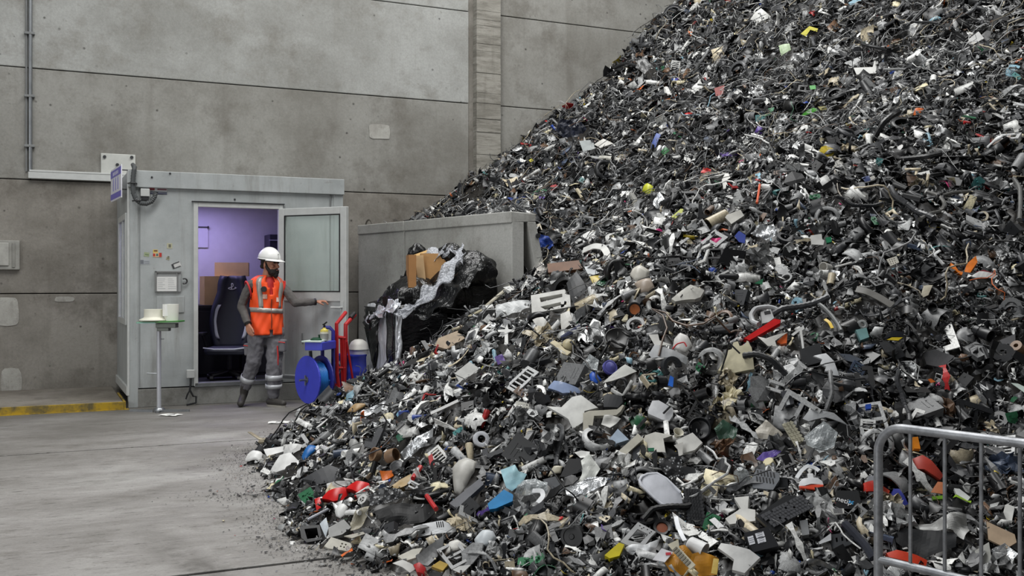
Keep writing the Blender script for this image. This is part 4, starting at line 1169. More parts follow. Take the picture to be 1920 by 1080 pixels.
def wrapped(name, loc, w, d, h, mats_, label, amp=0.03, top_lump=0.0):
    """a stretch-wrapped load: a rounded box whose faces bulge and crease"""
    M = Matrix.Translation(loc) @ RZ
    r = empty(name, M); tag(r, label, 'pallet')
    bm = bmesh.new(); bmesh.ops.create_cube(bm, size=1.0)
    bmesh.ops.subdivide_edges(bm, edges=bm.edges[:], cuts=11, use_grid_fill=True)
    rr = random.Random(int(loc[0] * 97) + 5)
    ph = [rr.uniform(0, 6.3) for _ in range(9)]
    for v_ in bm.verts:
        x, y, z = v_.co
        X, Y, Z = (x + .5) * w, (y + .5) * d, 0.14 + (z + .5) * (h - 0.14)
        n = amp * (math.sin(Z * 23 + ph[0] + 2 * math.sin(X * 9 + ph[1])) * .5 + math.sin(X * 17 + Z * 9 + ph[2]) * .5 + math.sin(Y * 19 - Z * 13 + ph[3]) * .5)
        if abs(x) > .49: X += math.copysign(n, x)
        if abs(y) > .49: Y += math.copysign(n, y)
        if z > .49: Z += n * 1.4 + top_lump * (math.sin(X * 7 + ph[4]) * math.sin(Y * 6 + ph[5]) + .6)
        v_.co = (X, Y, Z)
    me = bpy.data.meshes.new('wrapped_load')
    for mm in mats_: me.materials.append(mm)
    for f in bm.faces:
        f.smooth = True
        f.material_index = 1 if (len(mats_) > 1 and f.normal.x < -0.7) else 0
    bmesh.ops.recalc_face_normals(bm, faces=bm.faces)
    bm.to_mesh(me); bm.free()
    o = bpy.data.objects.new('wrapped_load', me); COL.objects.link(o); o.parent = r
    md = o.modifiers.new('sub', 'SUBSURF'); md.levels = md.render_levels = 1
    WOOD = mat(S(122, 98, 70), 0.8, 0, 0.3)
    for i in range(3):
        m = MB(); yy = i * (d - 0.1) / 2; m.box(0.0, w, yy, yy + 0.1, 0.0, 0.10); m.obj('bearer', WOOD, r)
    for i in range(5):
        m = MB(); xx = i * (w - 0.09) / 4; m.box(xx, xx + 0.09, 0, d, 0.10, 0.122); m.obj('pallet_slat', WOOD, r)
    return r


pa = wrapped('wrapped_pallet', A0, 0.60, 1.15, 1.12, (BLKF, SILF), 'lower pallet load in black film with a crumpled silver side', 0.022, 0.06)
wrapped('wrapped_pallet', A0 + Vector((U[0], U[1], 0)) * 0.64, 0.54, 0.66, 1.50, (BLKF,), 'taller black wrapped pallet load under the black bags against the concrete block', 0.025, 0.03)
# silver edge creases hanging over the front corner
m = MB(); m.grid(5, 16, lambda u, v_: Vector((-0.012 + 0.05 * u + 0.01 * math.sin(v_ * 19), -0.03 - 0.012 * math.sin(v_ * 13 + u * 4), 1.13 - 0.98 * v_)))
m.obj('silver_crease', SILF, pa, smooth=True, solid=0.003)
m = MB(); m.grid(8, 12, lambda u, v_: Vector((-0.030 - 0.012 * math.sin(u * 9 + v_ * 7) - 0.012 * math.sin(v_ * 23 + u * 3), 0.62 + 0.5 * u, 1.14 - (0.5 + 0.25 * math.sin(u * 5)) * v_)))
m.obj('torn_film_flap', BAGF, pa, smooth=True, solid=0.003)
m = MB(); m.grid(4, 14, lambda u, v_: Vector((-0.028 - 0.006 * math.sin(v_ * 17), 0.03 + 0.26 * u, 1.12 - 0.95 * v_)))
m.obj('black_film_band', BLKF, pa, smooth=True, solid=0.003)

# the open carton and the bubble wrap draped over it
cM = px(812, 536, 11.12)
r_ = empty('cardboard_box', Matrix.Translation((cM.x, cM.y + 0.12, 1.385)) @ Matrix.Rotation(math.radians(9), 4, 'Z')); tag(r_, 'open tan cardboard box sitting on the black wrapped load under bubble wrap', 'box')
CARD = mat(S(196, 150, 98), 0.85, 0, 0.12, 'cardboard'); CARDD = mat(S(168, 122, 76), 0.85, 0, 0.12, 'cardboard')
bw, bh = 0.58, 0.34
m = MB(); m.box(-bw / 2, bw / 2, 0.0, 0.34, 0, 0.006); m.box(-bw / 2, bw / 2, 0.334, 0.34, 0, bh); m.box(bw / 2 - .006, bw / 2, 0.0, 0.34, 0, bh); m.obj('carton_body', CARD, r_)
m = MB(); m.box(-0.14, bw / 2, 0.10, 0.106, 0, bh + 0.02); m.obj('inner_panel', CARD, r_)
m = MB(); m.box(-bw / 2, -bw / 2 + .006, -0.08, 0.34, -0.02, bh); m.box(-bw / 2, -0.20, -0.08, -0.074, -0.02, bh); m.obj('side_wall', CARDD, r_)
m = MB(); m.box(-0.17, -0.08, 0.045, 0.05, 0.05, bh + 0.01, Matrix.Rotation(-0.1, 4, 'Y')); m.obj('strip', mat(S(222, 186, 140), 0.6, 0, 0.1), r_)
m = MB(); m.box(-0.24, -0.02, 0.0, 0.006, 0, 0.09, Matrix.Translation((-0.0, 0.20, bh)) @ Matrix.Rotation(-0.35, 4, 'Y') @ Matrix.Rotation(-0.5, 4, 'X')); m.obj('flap', mat(S(212, 172, 112), 0.8, 0, 0.1), r_)


def drape(name, label, cat, path, width, material, seed, amp=0.03, nu=34, nv=12, thick=0.002):
    """cloth-like strip along a 3-D path, creased"""
    rr = random.Random(seed); P = [Vector(p) for p in path]
    ph = [rr.uniform(0, 6.28) for _ in range(8)]
    out = MB(); sidev = Vector((0.25, -0.75, -0.6)).normalized()

    def fn(u, v_):
        t = u * (len(P) - 1); i = min(int(t), len(P) - 2); p = P[i].lerp(P[i + 1], t - i)
        w = width * (0.75 + 0.35 * math.sin(u * 5 + ph[6]))
        off = sidev * ((v_ - .35) * w)
        n = amp * (math.sin(u * 31 + v_ * 7 + ph[0]) + .7 * math.sin(u * 17 - v_ * 19 + ph[1]) + .6 * math.sin(v_ * 27 + u * 9 + ph[2]))
        edge = 0.04 * (math.sin(u * 23 + ph[3]) * (v_ - .5) * 2)
        return p + off + Vector((0.02 * math.sin(u * 29 + v_ * 11), -abs(n) * .8, n * .8 + edge))
    out.grid(nu, nv, fn)
    r = out.obj(name, material, None, smooth=True, solid=thick); tag(r, label, cat)
    return r


drape('bubble_wrap', 'crumpled clear bubble wrap trailing from the cardboard box down over the silver load', 'wrap',
      [px(868, 468, 11.05), px(850, 492, 10.95), px(812, 540, 10.86), px(775, 574, 10.84), px(742, 588, 10.9)], 0.20, BUBF, 3, 0.02)
drape('bubble_wrap', 'peak of bubble wrap standing up behind the cardboard box', 'wrap', [px(790, 478, 11.45), px(825, 472, 11.4), px(845, 466, 11.35), px(866, 482, 11.2)], 0.12, BUBF, 5, 0.02, 24, 8)
drape('black_sheeting', 'slack black plastic sheet hanging below the bubble wrap over the wrapped loads', 'sheet', [px(905, 492, 10.92), px(872, 512, 10.86), px(840, 545, 10.84), px(800, 575, 10.84), px(768, 588, 10.9)], 0.30, film('slack_sheet', S(18, 19, 20), 0.28, 0, 0, 0.5, 16), 9, 0.016)
drape('black_sheeting', 'bunched black plastic behind the silver topped load left of the cardboard box', 'sheet', [px(690, 598, 11.5), px(722, 572, 11.5), px(750, 540, 11.5), px(768, 500, 11.5), px(772, 485, 11.6)], 0.26, BAGF, 13, 0.025)
drape('silver_sheet', 'loose silver sheet folded over the top corner of the lower load', 'sheet', [px(686, 600, 11.6), px(712, 582, 11.3), px(738, 572, 11.0), px(748, 568, 11.0)], 0.13, SILF, 21, 0.012, 20, 10)
for (x, y, d, sx, sz, lab, sd0) in ((885, 508, 11.3, 0.26, 0.17, 'knotted shiny black bin bag on top of the taller wrapped load', 4), (846, 478, 11.45, 0.16, 0.10, 'small black bin bag tip sticking up behind the cardboard box', 8), (782, 476, 11.6, 0.10, 0.09, 'round black bundle peeking over the cardboard box', 9), (778, 561, 11.36, 0.34, 0.20, 'wide slumped black bag under the open cardboard box', 12), (842, 552, 11.34, 0.24, 0.22, 'black bag filling the gap between the cardboard box and the taller load', 15)):
    rr = random.Random(sd0); ph = [rr.uniform(0, 6) for _ in range(6)]
    m = MB()

    def bagf(u, v_):
        th = 2 * math.pi * u; f_ = math.sin(math.pi * min(v_ * .94 + .03, 1)) ** .6
        k = 1 + 0.10 * math.sin(9 * th + 6 * v_ + ph[0]) + 0.07 * math.sin(5 * th - 9 * v_ + ph[1])
        zz = -math.cos(math.pi * v_)
        tip = 0.35 * max(0, v_ - .85) / .15
        return Vector((sx * f_ * k * math.cos(th) * (1 - .6 * max(0, v_ - .8)), sx * .8 * f_ * k * math.sin(th), sz * (zz + tip)))
    m.grid(28, 14, bagf)
    o = m.obj('bin_bag', BAGF, None, smooth=True, M=Matrix.Translation(px(x, y, d))); tag(o, lab, 'bag')

# ================================================================ crowd barrier
bO = Vector((1.446, 4.0, 0)); bdir = Vector((0.62, -0.785, 0)).normalized()
bM = Matrix.Translation(bO) @ Matrix.Rotation(math.atan2(bdir.y, bdir.x), 4, 'Z')
r_ = empty('crowd_barrier', bM); tag(r_, 'galvanised steel crowd barrier with round bars in front of the heap', 'barrier')
GALV = NT('galvanised_tube'); v = GALV.coord()
GALV.link(GALV.ramp(GALV.noise(v, 14, 5, 0.65), [(0.3, S(112, 114, 118)), (0.7, S(168, 170, 174))]), GALV.b.inputs['Base Color'])
GALV.b.inputs['Metallic'].default_value = 0.55; GALV.b.inputs['Roughness'].default_value = 0.42
GALV = GALV.m
ZT, ZB, LB, RC = 0.862, 0.335, 2.1, 0.105
pts = [Vector((0, 0, 0.02)), Vector((0, 0, ZB)), Vector((0, 0, ZT - RC))] + arc((RC, 0, ZT - RC), RC, math.pi, math.pi / 2, 8) + [Vector((LB - RC, 0, ZT))] + arc((LB - RC, 0, ZT - RC), RC, math.pi / 2, 0, 8) + [Vector((LB, 0, 0.02))]
m = MB(); m.tube(pts, 0.0178, 14); m.obj('frame_tube', GALV, r_, smooth=True)
m = MB(); m.tube([(0, 0, ZB), (LB, 0, ZB)], 0.016, 12); m.obj('lower_rail', GALV, r_, smooth=True)
i = 0
while 0.136 + i * 0.1385 < LB - 0.05:
    m = MB(); xx = 0.136 + i * 0.1385; m.tube([(xx, 0, ZB), (xx, 0, ZT)], 0.0072, 8); m.obj('bar', GALV, r_, smooth=True); i += 1
for xx in (0.25, LB - 0.25):
    m = MB(); m.tube([(xx, 0, ZB), (xx, 0, 0.06), (xx, 0.06, 0.02), (xx, 0.26, 0.015)], 0.0145, 10); m.tube([(xx, 0, 0.06), (xx, -0.06, 0.02), (xx, -0.26, 0.015)], 0.0145, 10); m.obj('foot', GALV, r_, smooth=True)
# ================================================================ the scrap heap: its surface
TOE = np.array([(-2.9, 17.5), (-1.55, 12.6), (-1.72, 11.9), (-1.88, 11.2), (-1.98, 10.55), (-2.04, 9.6), (-2.13, 8.7), (-2.12, 8.0), (-1.78, 7.2), (-1.45, 6.35), (-1.28, 5.76), (-1.03, 5.35), (-0.72, 5.08), (-0.40, 4.86), (0.3, 4.5), (1.2, 4.42), (2.4, 4.36), (4.0, 4.4), (14.0, 4.6)])
_lat = rng.random((64, 64))


def vnoise(x, y):
    xi, yi = np.floor(x).astype(int), np.floor(y).astype(int)
    fx_, fy_ = x - xi, y - yi
    fx_, fy_ = fx_ * fx_ * (3 - 2 * fx_), fy_ * fy_ * (3 - 2 * fy_)
    a = _lat[xi % 64, yi % 64]; b = _lat[(xi + 1) % 64, yi % 64]; c = _lat[xi % 64, (yi + 1) % 64]; d = _lat[(xi + 1) % 64, (yi + 1) % 64]
    return (a * (1 - fx_) + b * fx_) * (1 - fy_) + (c * (1 - fx_) + d * fx_) * fy_ - 0.5


def toe_dist(x, y):
    best = np.full(np.shape(x), 1e9); sgn = np.ones(np.shape(x))
    for (x0, y0), (x1, y1) in zip(TOE[:-1], TOE[1:]):
        dx, dy = x1 - x0, y1 - y0; L2 = dx * dx + dy * dy
        t = np.clip(((x - x0) * dx + (y - y0) * dy) / L2, 0, 1)
        qx, qy = x - (x0 + t * dx), y - (y0 + t * dy)
        d = np.sqrt(qx * qx + qy * qy)
        s = np.sign(dx * (y - y0) - dy * (x - x0))
        m = d < best
        best = np.where(m, d, best); sgn = np.where(m, s, sgn)
    return best * np.where(sgn == 0, 1, sgn)


def H(x, y):
    x = np.asarray(x, float); y = np.asarray(y, float)
    td = toe_dist(x, y) + 0.16 * vnoise(x * 1.9 + 5, y * 1.9)
    hf = np.where(td > 0, 0.03 * np.minimum(td / 0.12, 1) + (0.64 + 0.03 * np.clip((x - 0.2) / 1.5, 0, 1)) * td - 0.14 * (1 - np.exp(-td / 0.35)), td * 0.8)
    cap = 2.0 + 0.42 * np.maximum(0, x - 1.6) + 0.1 * np.clip(x - .3, 0, 1.3)
    hf = -0.22 * np.log(np.exp(-np.minimum(hf, 6) / 0.22) + np.exp(-cap / 0.22))
    rxx, ryy = x - B0[0], y - B0[1]
    n = rxx * NB[0] + ryy * NB[1]; t = rxx * WB[0] + ryy * WB[1]
    hb = np.where(n > 0, 1.80 + 0.55 * n + 0.045 * n * n, 1.80 + 1.25 * n) - 0.5 * np.maximum(0, -t) * np.exp(-np.maximum(n, 0) / 1.1)
    # in front of the blocks and behind the wrapped loads the heap falls away
    inf = (n < 0.10) & (t > -0.02)
    line = (x - (-1.95)) * 0.29 + (y - 11.05) * 0.957
    hf = np.where(inf | (n < 0.0), hf - 1.9 * np.maximum(0, line + 0.10) * np.clip((t + 0.35) / 0.3, 0, 1), hf)
    hb = np.where(inf & (t > -0.02), -1.0, hb)
    k = 0.22
    mx = np.maximum(hf, hb); h = mx + np.where((hf > 0.15) & (hb > 0.15), k * np.exp(-np.abs(hf - hb) / k) * 0.6, 0)
    # a lobe tipped last, and the hollow behind it
    h = h + 0.10 * np.exp(-(((x - 1.5) / 1.3) ** 2 + ((y - 8.6) / 1.0) ** 2)) - 0.30 * np.exp(-(((x - 1.05) / 0.8) ** 2 + ((y - 11.9) / 0.9) ** 2)) - 0.62 * np.exp(-(((x - 0.22) / 0.42) ** 2 + ((y - 11.1) / 0.7) ** 2))
    amp = np.clip(td / 0.6, 0, 1)
    h = h + amp * (0.20 * vnoise(x * 0.9, y * 0.9 + 9) + 0.15 * vnoise(x * 2.3 + 3, y * 2.3) + 0.07 * vnoise(x * 5.1, y * 5.1 + 2))
    return np.minimum(h, 8.5)


def Hn(x, y, e=0.12):
    return np.stack([-(H(x + e, y) - H(x - e, y)) / (2 * e), -(H(x, y + e) - H(x, y - e)) / (2 * e), np.ones(np.shape(x))], -1)


_dd = np.concatenate([np.linspace(3.6, 9, 1400), np.linspace(9, 18, 1000)])


def hit(x, y):
    """where the sight line through a pixel meets the heap (or the floor)"""
    X = (x - CX) / FOC * _dd; Z = CAMZ - (y - HY) / FOC * _dd
    hh = np.maximum(H(X, _dd), 0.0)
    i = int(np.argmax(Z <= hh))
    if Z[i] > hh[i]:
        i = len(_dd) - 1
    return Vector((float(X[i]), float(_dd[i]), float(Z[i]))), _dd[i]


def heapn(x, y):
    n = Hn(np.array(x), np.array(y), 0.2); return Vector(n).normalized()


# scrap surfaces: colour comes from the object or from a point attribute, gloss from its alpha
def scrap_mat(name, source, rough, metal, bump=0.0, spec=0.5):
    k = NT(name)
    if source == 'object':
        s = k.n('ShaderNodeObjectInfo'); colour = s.outputs['Color']
    else:
        s = k.n('ShaderNodeAttribute', attribute_name='Col'); colour = s.outputs['Color']
    v = k.coord(which='Object')
    f = k.noise(v, 14 if source == 'object' else 9, 4, 0.65)
    c = k.mix(1.0, colour, k.ramp(f, [(0.3, G(0.55)), (0.6, G(1.0))]), 'MULTIPLY')
    g = k.noise(v, 55 if source == 'object' else 32, 5, 0.75)
    c = k.mix(1.0, c, k.ramp(g, [(0.36, G(0.5)), (0.5, G(1.0))]), 'MULTIPLY')
    k.link(c, k.b.inputs['Base Color'])
    k.b.inputs['Roughness'].default_value = rough
    k.b.inputs['Metallic'].default_value = metal
    k.b.inputs['Specular IOR Level'].default_value = spec
    if bump:
        k.bump(k.noise(v, 30, 3, 0.6), bump, 0.02)
    return k.m


MO_PL = scrap_mat('scrap_plastic', 'object', 0.38, 0)
MO_MT = scrap_mat('scrap_metal', 'object', 0.34, 0.75, 0.3)
MA_PL = scrap_mat('shredded_plastic', 'attr', 0.40, 0)
MA_MT = scrap_mat('shredded_metal', 'attr', 0.36, 0.7, 0.2)

PAL = [  # name, sRGB, weight
    ('black', (20, 20, 22), 24), ('charcoal', (38, 39, 42), 18), ('dark grey', (70, 71, 74), 10), ('mid grey', (128, 129, 130), 9),
    ('light grey', (184, 185, 185), 13), ('white', (236, 236, 233), 15), ('beige', (196, 184, 158), 4), ('cream', (222, 212, 178), 2.0), ('brown', (104, 78, 58), 2.0),
    ('slate blue', (78, 90, 112), 1.8), ('blue', (44, 78, 172), 0.55), ('pale blue', (150, 190, 208), 0.8), ('red', (178, 36, 36), 0.7), ('orange', (220, 104, 36), 0.45),
    ('yellow', (208, 184, 50), 0.4), ('green', (48, 112, 76), 0.6), ('teal', (70, 130, 130), 0.4), ('purple', (98, 74, 150), 0.25), ('pink', (206, 64, 124), 0.15)]
PW = np.array([p[2] for p in PAL]); PW[9:] *= .6; PW = PW / PW.sum()
PWD = PW * np.array([2.1, 1.9, 1.4, .8, .5, .42, .35, .3, .8] + [.7] * 10); PWD /= PWD.sum()   # weights for the darker part of the heap


def lightness(x, d):
    """share drawn from the paler palette, largest over the left and front of the heap"""
    return np.clip(.22 + .78 * np.clip((2.5 - x) / 1.1, 0, 1) * np.clip((10.6 - d) / 1.8, 0, 1), 0, 1)

PC = np.array([[lin(c) for c in p[1]] for p in PAL])

# ---------------------------------------------------------------- scrap shapes (unit length, lying in xy, +z up)


def poly_shape(n, jag, asp, r):
    a = np.sort(r.random(n) * 0.75 / n + np.arange(n) / n) * 2 * np.pi
    rad = 0.5 * (1 - jag * r.random(n))
    return [(float(rad[i] * np.cos(a[i])), float(rad[i] * np.sin(a[i]) * asp)) for i in range(n)]


def to_bm(mb):
    bm = bmesh.new(); vs = [bm.verts.new(p) for p in mb.v]
    for f in mb.f:
        try: bm.faces.new([vs[i] for i in f])
        except ValueError: pass
    return bm


def proto_shard(r, lip=0.0, bend=0.2, sub=False, n=None):
    p = poly_shape(n or int(r.integers(4, 8)), 0.55, float(r.uniform(0.25, 0.8)), r)
    th = 0.03
    m = MB(); q = [(x, y) for x, y in p]; N = len(q)
    zf = lambda x, y: bend * ((x * 2) ** 2 - 0.4) * .5 + 0.05 * math.sin(7 * y + 3)
    m.v = [(x, y, zf(x, y)) for x, y in q] + [(x * .97, y * .97, zf(x, y) - th) for x, y in q] + [(0, 0, zf(0, 0)), (0, 0, zf(0, 0) - th)]
    for i in range(N):
        j = (i + 1) % N
        m.f += [(i, j, 2 * N), (N + j, N + i, 2 * N + 1), (i, N + i, N + j, j)]
    if lip:
        o = len(m.v); k = max(2, N * 2 // 3)
        for i in range(k + 1):
            x, y = q[i % N]; z = zf(x, y); m.v += [(x, y, z), (x * 1.02, y * 1.02, z - lip), (x * .95, y * .95, z - .02), (x * .97, y * .97, z - lip)]
        for i in range(k):
            a, b = o + 4 * i, o + 4 * i + 4
            m.f += [(a, a + 1, b + 1, b), (a + 2, b + 2, b + 3, a + 3), (a + 1, a + 3, b + 3, b + 1)]
    m.mi = [0] * len(m.f); return m


def proto_strip(r, seg=5, w=None, prof='flat'):
    w = w or float(r.uniform(0.08, 0.22)); k = float(r.uniform(-1.2, 1.2)); tw = float(r.uniform(-.8, .8)); m = MB(); th = 0.025
    rows = []
    for i in range(seg + 1):
        t = i / seg - .5; x = t; z = k * (t * t - .08); y = 0.15 * math.sin(3 * t * k); a = tw * t
        c, s = math.cos(a), math.sin(a); ww = w * (0.75 + 0.4 * math.sin(i * 2.1 + k))
        base = len(m.v)
        m.v += [(x, y - ww / 2 * c, z - ww / 2 * s), (x, y + ww / 2 * c, z + ww / 2 * s), (x, y + ww / 2 * c, z + ww / 2 * s - th), (x, y - ww / 2 * c, z - ww / 2 * s - th)]
        if prof == 'L':
            m.v += [(x, y - ww / 2 * c, z - ww / 2 * s - w * .8), (x, y - ww / 2 * c + th, z - ww / 2 * s - w * .8)]
        rows.append(base)
    for i in range(seg):
        a, b = rows[i], rows[i + 1]
        m.f += [(a, a + 1, b + 1, b), (a + 1, a + 2, b + 2, b + 1), (a + 2, a + 3, b + 3, b + 2), (a + 3, a, b, b + 3)]
        if prof == 'L': m.f += [(a, b, b + 4, a + 4), (a + 4, b + 4, b + 5, a + 5), (a + 5, b + 5, b + 3, a + 3)]
    a, b = rows[0], rows[-1]
    m.f += [(a, a + 3, a + 2, a + 1), (b, b + 1, b + 2, b + 3)]; m.mi = [0] * len(m.f); return m


def proto_shell(r, nu=7, nv=4):
    a0 = float(r.uniform(1.2, 2.6)); R = 0.5; ln = float(r.uniform(0.5, 1.0)); cone = float(r.uniform(-.25, .25)); jag = r.uniform(0.75, 1, nu + 1)
    m = MB(); dome = r.random() < .5
    for th in (0, 0.035):
        m.grid(nu, nv, lambda u, v: ((R - th) * math.sin((u - .5) * a0) * (1 - cone * v) * (math.cos((v - .2) * 1.3) if dome else 1), (v - .5) * ln * float(jag[int(u * nu + .5)]), (R - th) * math.cos((u - .5) * a0) * (math.cos((v - .2) * 1.3) if dome else 1) - R * .8))
    n0 = (nu + 1) * (nv + 1); nf = nu * nv
    m.f = m.f[:nf] + [f[::-1] for f in m.f[nf:]]
    edge = [i for i in range(nu + 1)] + [j * (nu + 1) + nu for j in range(1, nv + 1)] + [nv * (nu + 1) + i for i in range(nu - 1, -1, -1)] + [j * (nu + 1) for j in range(nv - 1, 0, -1)]
    for i in range(len(edge)):
        a, b = edge[i], edge[(i + 1) % len(edge)]; m.f.append((a, b, b + n0, a + n0))
    m.mi = [0] * len(m.f); return m


def proto_tube(r, seg=12):
    R = float(r.uniform(.12, .3)); c = float(r.uniform(.7, 1.1)); m = MB()
    m.lathe([(R, -.5), (R * c, .4), (R * c * .88, .4), (R * .88, -.5), (R, -.5)], seg, Matrix.Rotation(math.pi / 2, 4, 'Y')); return m


def proto_grille(r):
    m = MB(); w, h = 1.0, float(r.uniform(.5, .8)); t = .04; b = .1
    m.box(-w / 2, w / 2, -h / 2, -h / 2 + b, -t, 0); m.box(-w / 2, w / 2, h / 2 - b, h / 2, -t, 0); m.box(-w / 2, -w / 2 + b, -h / 2 + b, h / 2 - b, -t, 0); m.box(w / 2 - b, w / 2, -h / 2 + b, h / 2 - b, -t, 0)
    n = int(r.integers(5, 9))
    for i in range(n):
        x = -w / 2 + b + (i + .5) * (w - 2 * b) / n; m.box(x - .025, x + .025, -h / 2 + b, h / 2 - b, -t, -.01)
    if r.random() < .6: m.box(-w / 2, w / 2, -h / 2, -h / 2 + .03, -.22, -t)
    return m


def proto_frame(r):
    m = MB(); w, h, t, b = 1.0, float(r.uniform(.5, .8)), .05, float(r.uniform(.08, .16))
    m.box(-w / 2, w / 2, -h / 2, -h / 2 + b, -t, 0); m.box(-w / 2, w / 2 * float(r.uniform(.2, 1)), h / 2 - b, h / 2, -t, 0); m.box(-w / 2, -w / 2 + b, -h / 2 + b, h / 2 - b, -t, 0); m.box(w / 2 - b, w / 2, -h / 2 + b, h / 2 * float(r.uniform(.1, 1)) - b * .5, -t, 0)
    m.box(-w / 2, -w / 2 + .03, -h / 2, h / 2, -.25, -t); m.box(-.05, .05, -h / 2 + b, h / 2 - b, -t, -.02); m.box(-w / 2 + .1, -w / 2 + .25, -h / 2 + .02, -h / 2 + .08, 0, .08)
    return m


def proto_box(r):
    m = MB(); w, d, h, t = 1.0, float(r.uniform(.5, .9)), float(r.uniform(.25, .5)), .035
    m.box(-w / 2, w / 2, -d / 2, d / 2, -t, 0); m.box(-w / 2, w / 2, -d / 2, -d / 2 + t, -h, -t); m.box(-w / 2, -w / 2 + t, -d / 2 + t, d / 2, -h, -t); m.box(w / 2 - t, w / 2, -d / 2 + t, d / 2 * .3, -h, -t); m.box(-w / 2 + t, w / 2 * .4, d / 2 - t, d / 2, -h * .7, -t)
    for i in range(int(r.integers(0, 4))): m.box(-w * .3 + i * .14, -w * .3 + i * .14 + .05, -d * .3, d * .2, 0, .012)
    m.tube([(w * .25, d * .2, 0), (w * .25, d * .2, .03)], .07, 8); return m


def proto_disc(r):
    R = .5; m = MB(); q = float(r.uniform(.3, .75)); h = float(r.uniform(.06, .3))
    if r.random() < .5: m.lathe([(R * q, 0), (R, 0), (R, -h), (R * q, -h), (R * q, 0)], 20)
    else: m.lathe([(0, -.02), (R * q, 0), (R * .95, 0), (R, -.04), (R, -h), (R * .93, -h), (R * .93, -.07), (0, -.07)], 20)
    if r.random() < .5:
        for i in range(3): a = i * 2.09; m.box(-.04, .04, 0, R * q, -.06, -.01, Matrix.Rotation(a, 4, 'Z'))
    return m


def wander(r, n, wig):
    p = np.zeros(3); d = r.normal(size=3); d[2] *= .3; d /= np.linalg.norm(d); out = [p.copy()]
    for i in range(n):
        d = d + r.normal(size=3) * np.array([wig, wig, wig * .55]); d /= np.linalg.norm(d); p = p + d; out.append(p.copy())
    a = np.array(out); a -= a.mean(0); a /= (np.ptp(a[:, :2], axis=0).max() + 1e-6)
    a[:, 2] = np.clip(a[:, 2], -.18, .22); return [Vector(q) for q in a]


def proto_cable(r, n=10, rad=.014, seg=5, wig=.55):
    m = MB(); m.tube(wander(r, n, wig), rad, seg); return m


def proto_hose(r):
    k = wander(r, 5, .38); pts = []
    for i in range(len(k) - 1):
        for j in range(7): pts.append(k[i].lerp(k[i + 1], j / 7))
    for _ in range(3): pts = [pts[0]] + [(pts[i - 1] + pts[i] * 2 + pts[i + 1]) / 4 for i in range(1, len(pts) - 1)] + [pts[-1]]
    m = MB(); m.tube(pts, [.05 if i % 2 else .04 for i in range(len(pts))], 8); return m


def proto_crumple(r, n=6, amp=.14):
    z = r.normal(size=(n + 1, n + 1)) * amp; jx = r.normal(size=(n + 1, n + 1, 2)) * .05; asp = float(r.uniform(.5, 1)); m = MB(); k = float(r.uniform(-.7, .7))
    fn = lambda u, v: (u - .5 + jx[int(u * n + .5), int(v * n + .5), 0], (v - .5) * asp + jx[int(u * n + .5), int(v * n + .5), 1], z[int(u * n + .5), int(v * n + .5)] + k * ((u - .5) ** 2))
    m.grid(n, n, fn); o = len(m.v); nf = len(m.f); vs = [(x, y, q - .012) for x, y, q in m.v]; m.v += vs; m.f += [tuple(i + o for i in f[::-1]) for f in m.f[:nf]]
    m.mi = [0] * len(m.f); return m


def proto_board(r):
    m = MB(); w, h = 1.0, float(r.uniform(.45, .8)); m.prism([(-w / 2, -h / 2), (w / 2, -h / 2), (w / 2, h * .2), (w * .2, h / 2), (-w / 2, h / 2)], -.025, 0)
    for i in range(int(r.integers(5, 10))):
        x, y = r.uniform(-.4, .3), r.uniform(-h * .42, h * .25); a, b, c = r.uniform(.04, .14), r.uniform(.04, .12), r.uniform(.02, .12); m.box(x, x + a, y, y + b, 0, c)
    return m


def proto_keys(r):
    m = MB(); w, h = 1.0, float(r.uniform(.4, .6)); m.box(-w / 2, w / 2, -h / 2, h / 2, -.05, 0); nx, ny = 8, 4
    for i in range(nx):
        for j in range(ny): x, y = -w / 2 + .05 + i * (w - .1) / nx, -h / 2 + .04 + j * (h - .08) / ny; m.box(x, x + .09, y, y + .075, 0, .03)
    return m


def proto_bottle(r):
    m = MB(); q = float(r.uniform(.18, .3)); m.lathe([(0, -.5), (q, -.5), (q * 1.02, -.45), (q, .12), (q * .9, .22), (.08, .34), (.08, .48), (.06, .48), (.06, .34), (0, .33)], 14, Matrix.Rotation(math.pi / 2, 4, 'Y')); return m


def proto_angle(r):
    m = MB(); w = float(r.uniform(.14, .3)); L = float(r.uniform(.4, .9)); t = .03; b = float(r.uniform(-.3, .3))
    m.prism([(-.5, 0), (.5, 0), (.5, w), (.5 - w, w + b * .2), (-.5 + w, w), (-.5 + w * .9, L), (-.5, L * .95)], -t, 0); m.box(-.5, .45, 0, t, -.16, -t); return m


# ---------------------------------------------------------------- the mass of the heap: surface + shredded pieces, one object of stuff
def tri_of(mb, lo=False):
    bm = to_bm(mb); bmesh.ops.triangulate(bm, faces=bm.faces); bm.verts.ensure_lookup_table(); bm.verts.index_update()
    v = np.array([x.co[:] for x in bm.verts]); f = np.array([[q.index for q in fc.verts] for fc in bm.faces]); bm.free()
    return v, f


def tiny_chip(r):
    m = MB(); p = poly_shape(int(r.integers(4, 6)), .5, float(r.uniform(.4, 1)), r); N = len(p); b = float(r.uniform(-.5, .5))
    m.v = [(x, y, b * x * x) for x, y in p] + [(x * .95, y * .95, b * x * x - .05) for x, y in p]
    m.f = [tuple(range(N)), tuple(range(N, 2 * N))[::-1]] + [(i, N + i, N + (i + 1) % N, (i + 1) % N) for i in range(N)]; m.mi = [0] * len(m.f); return m


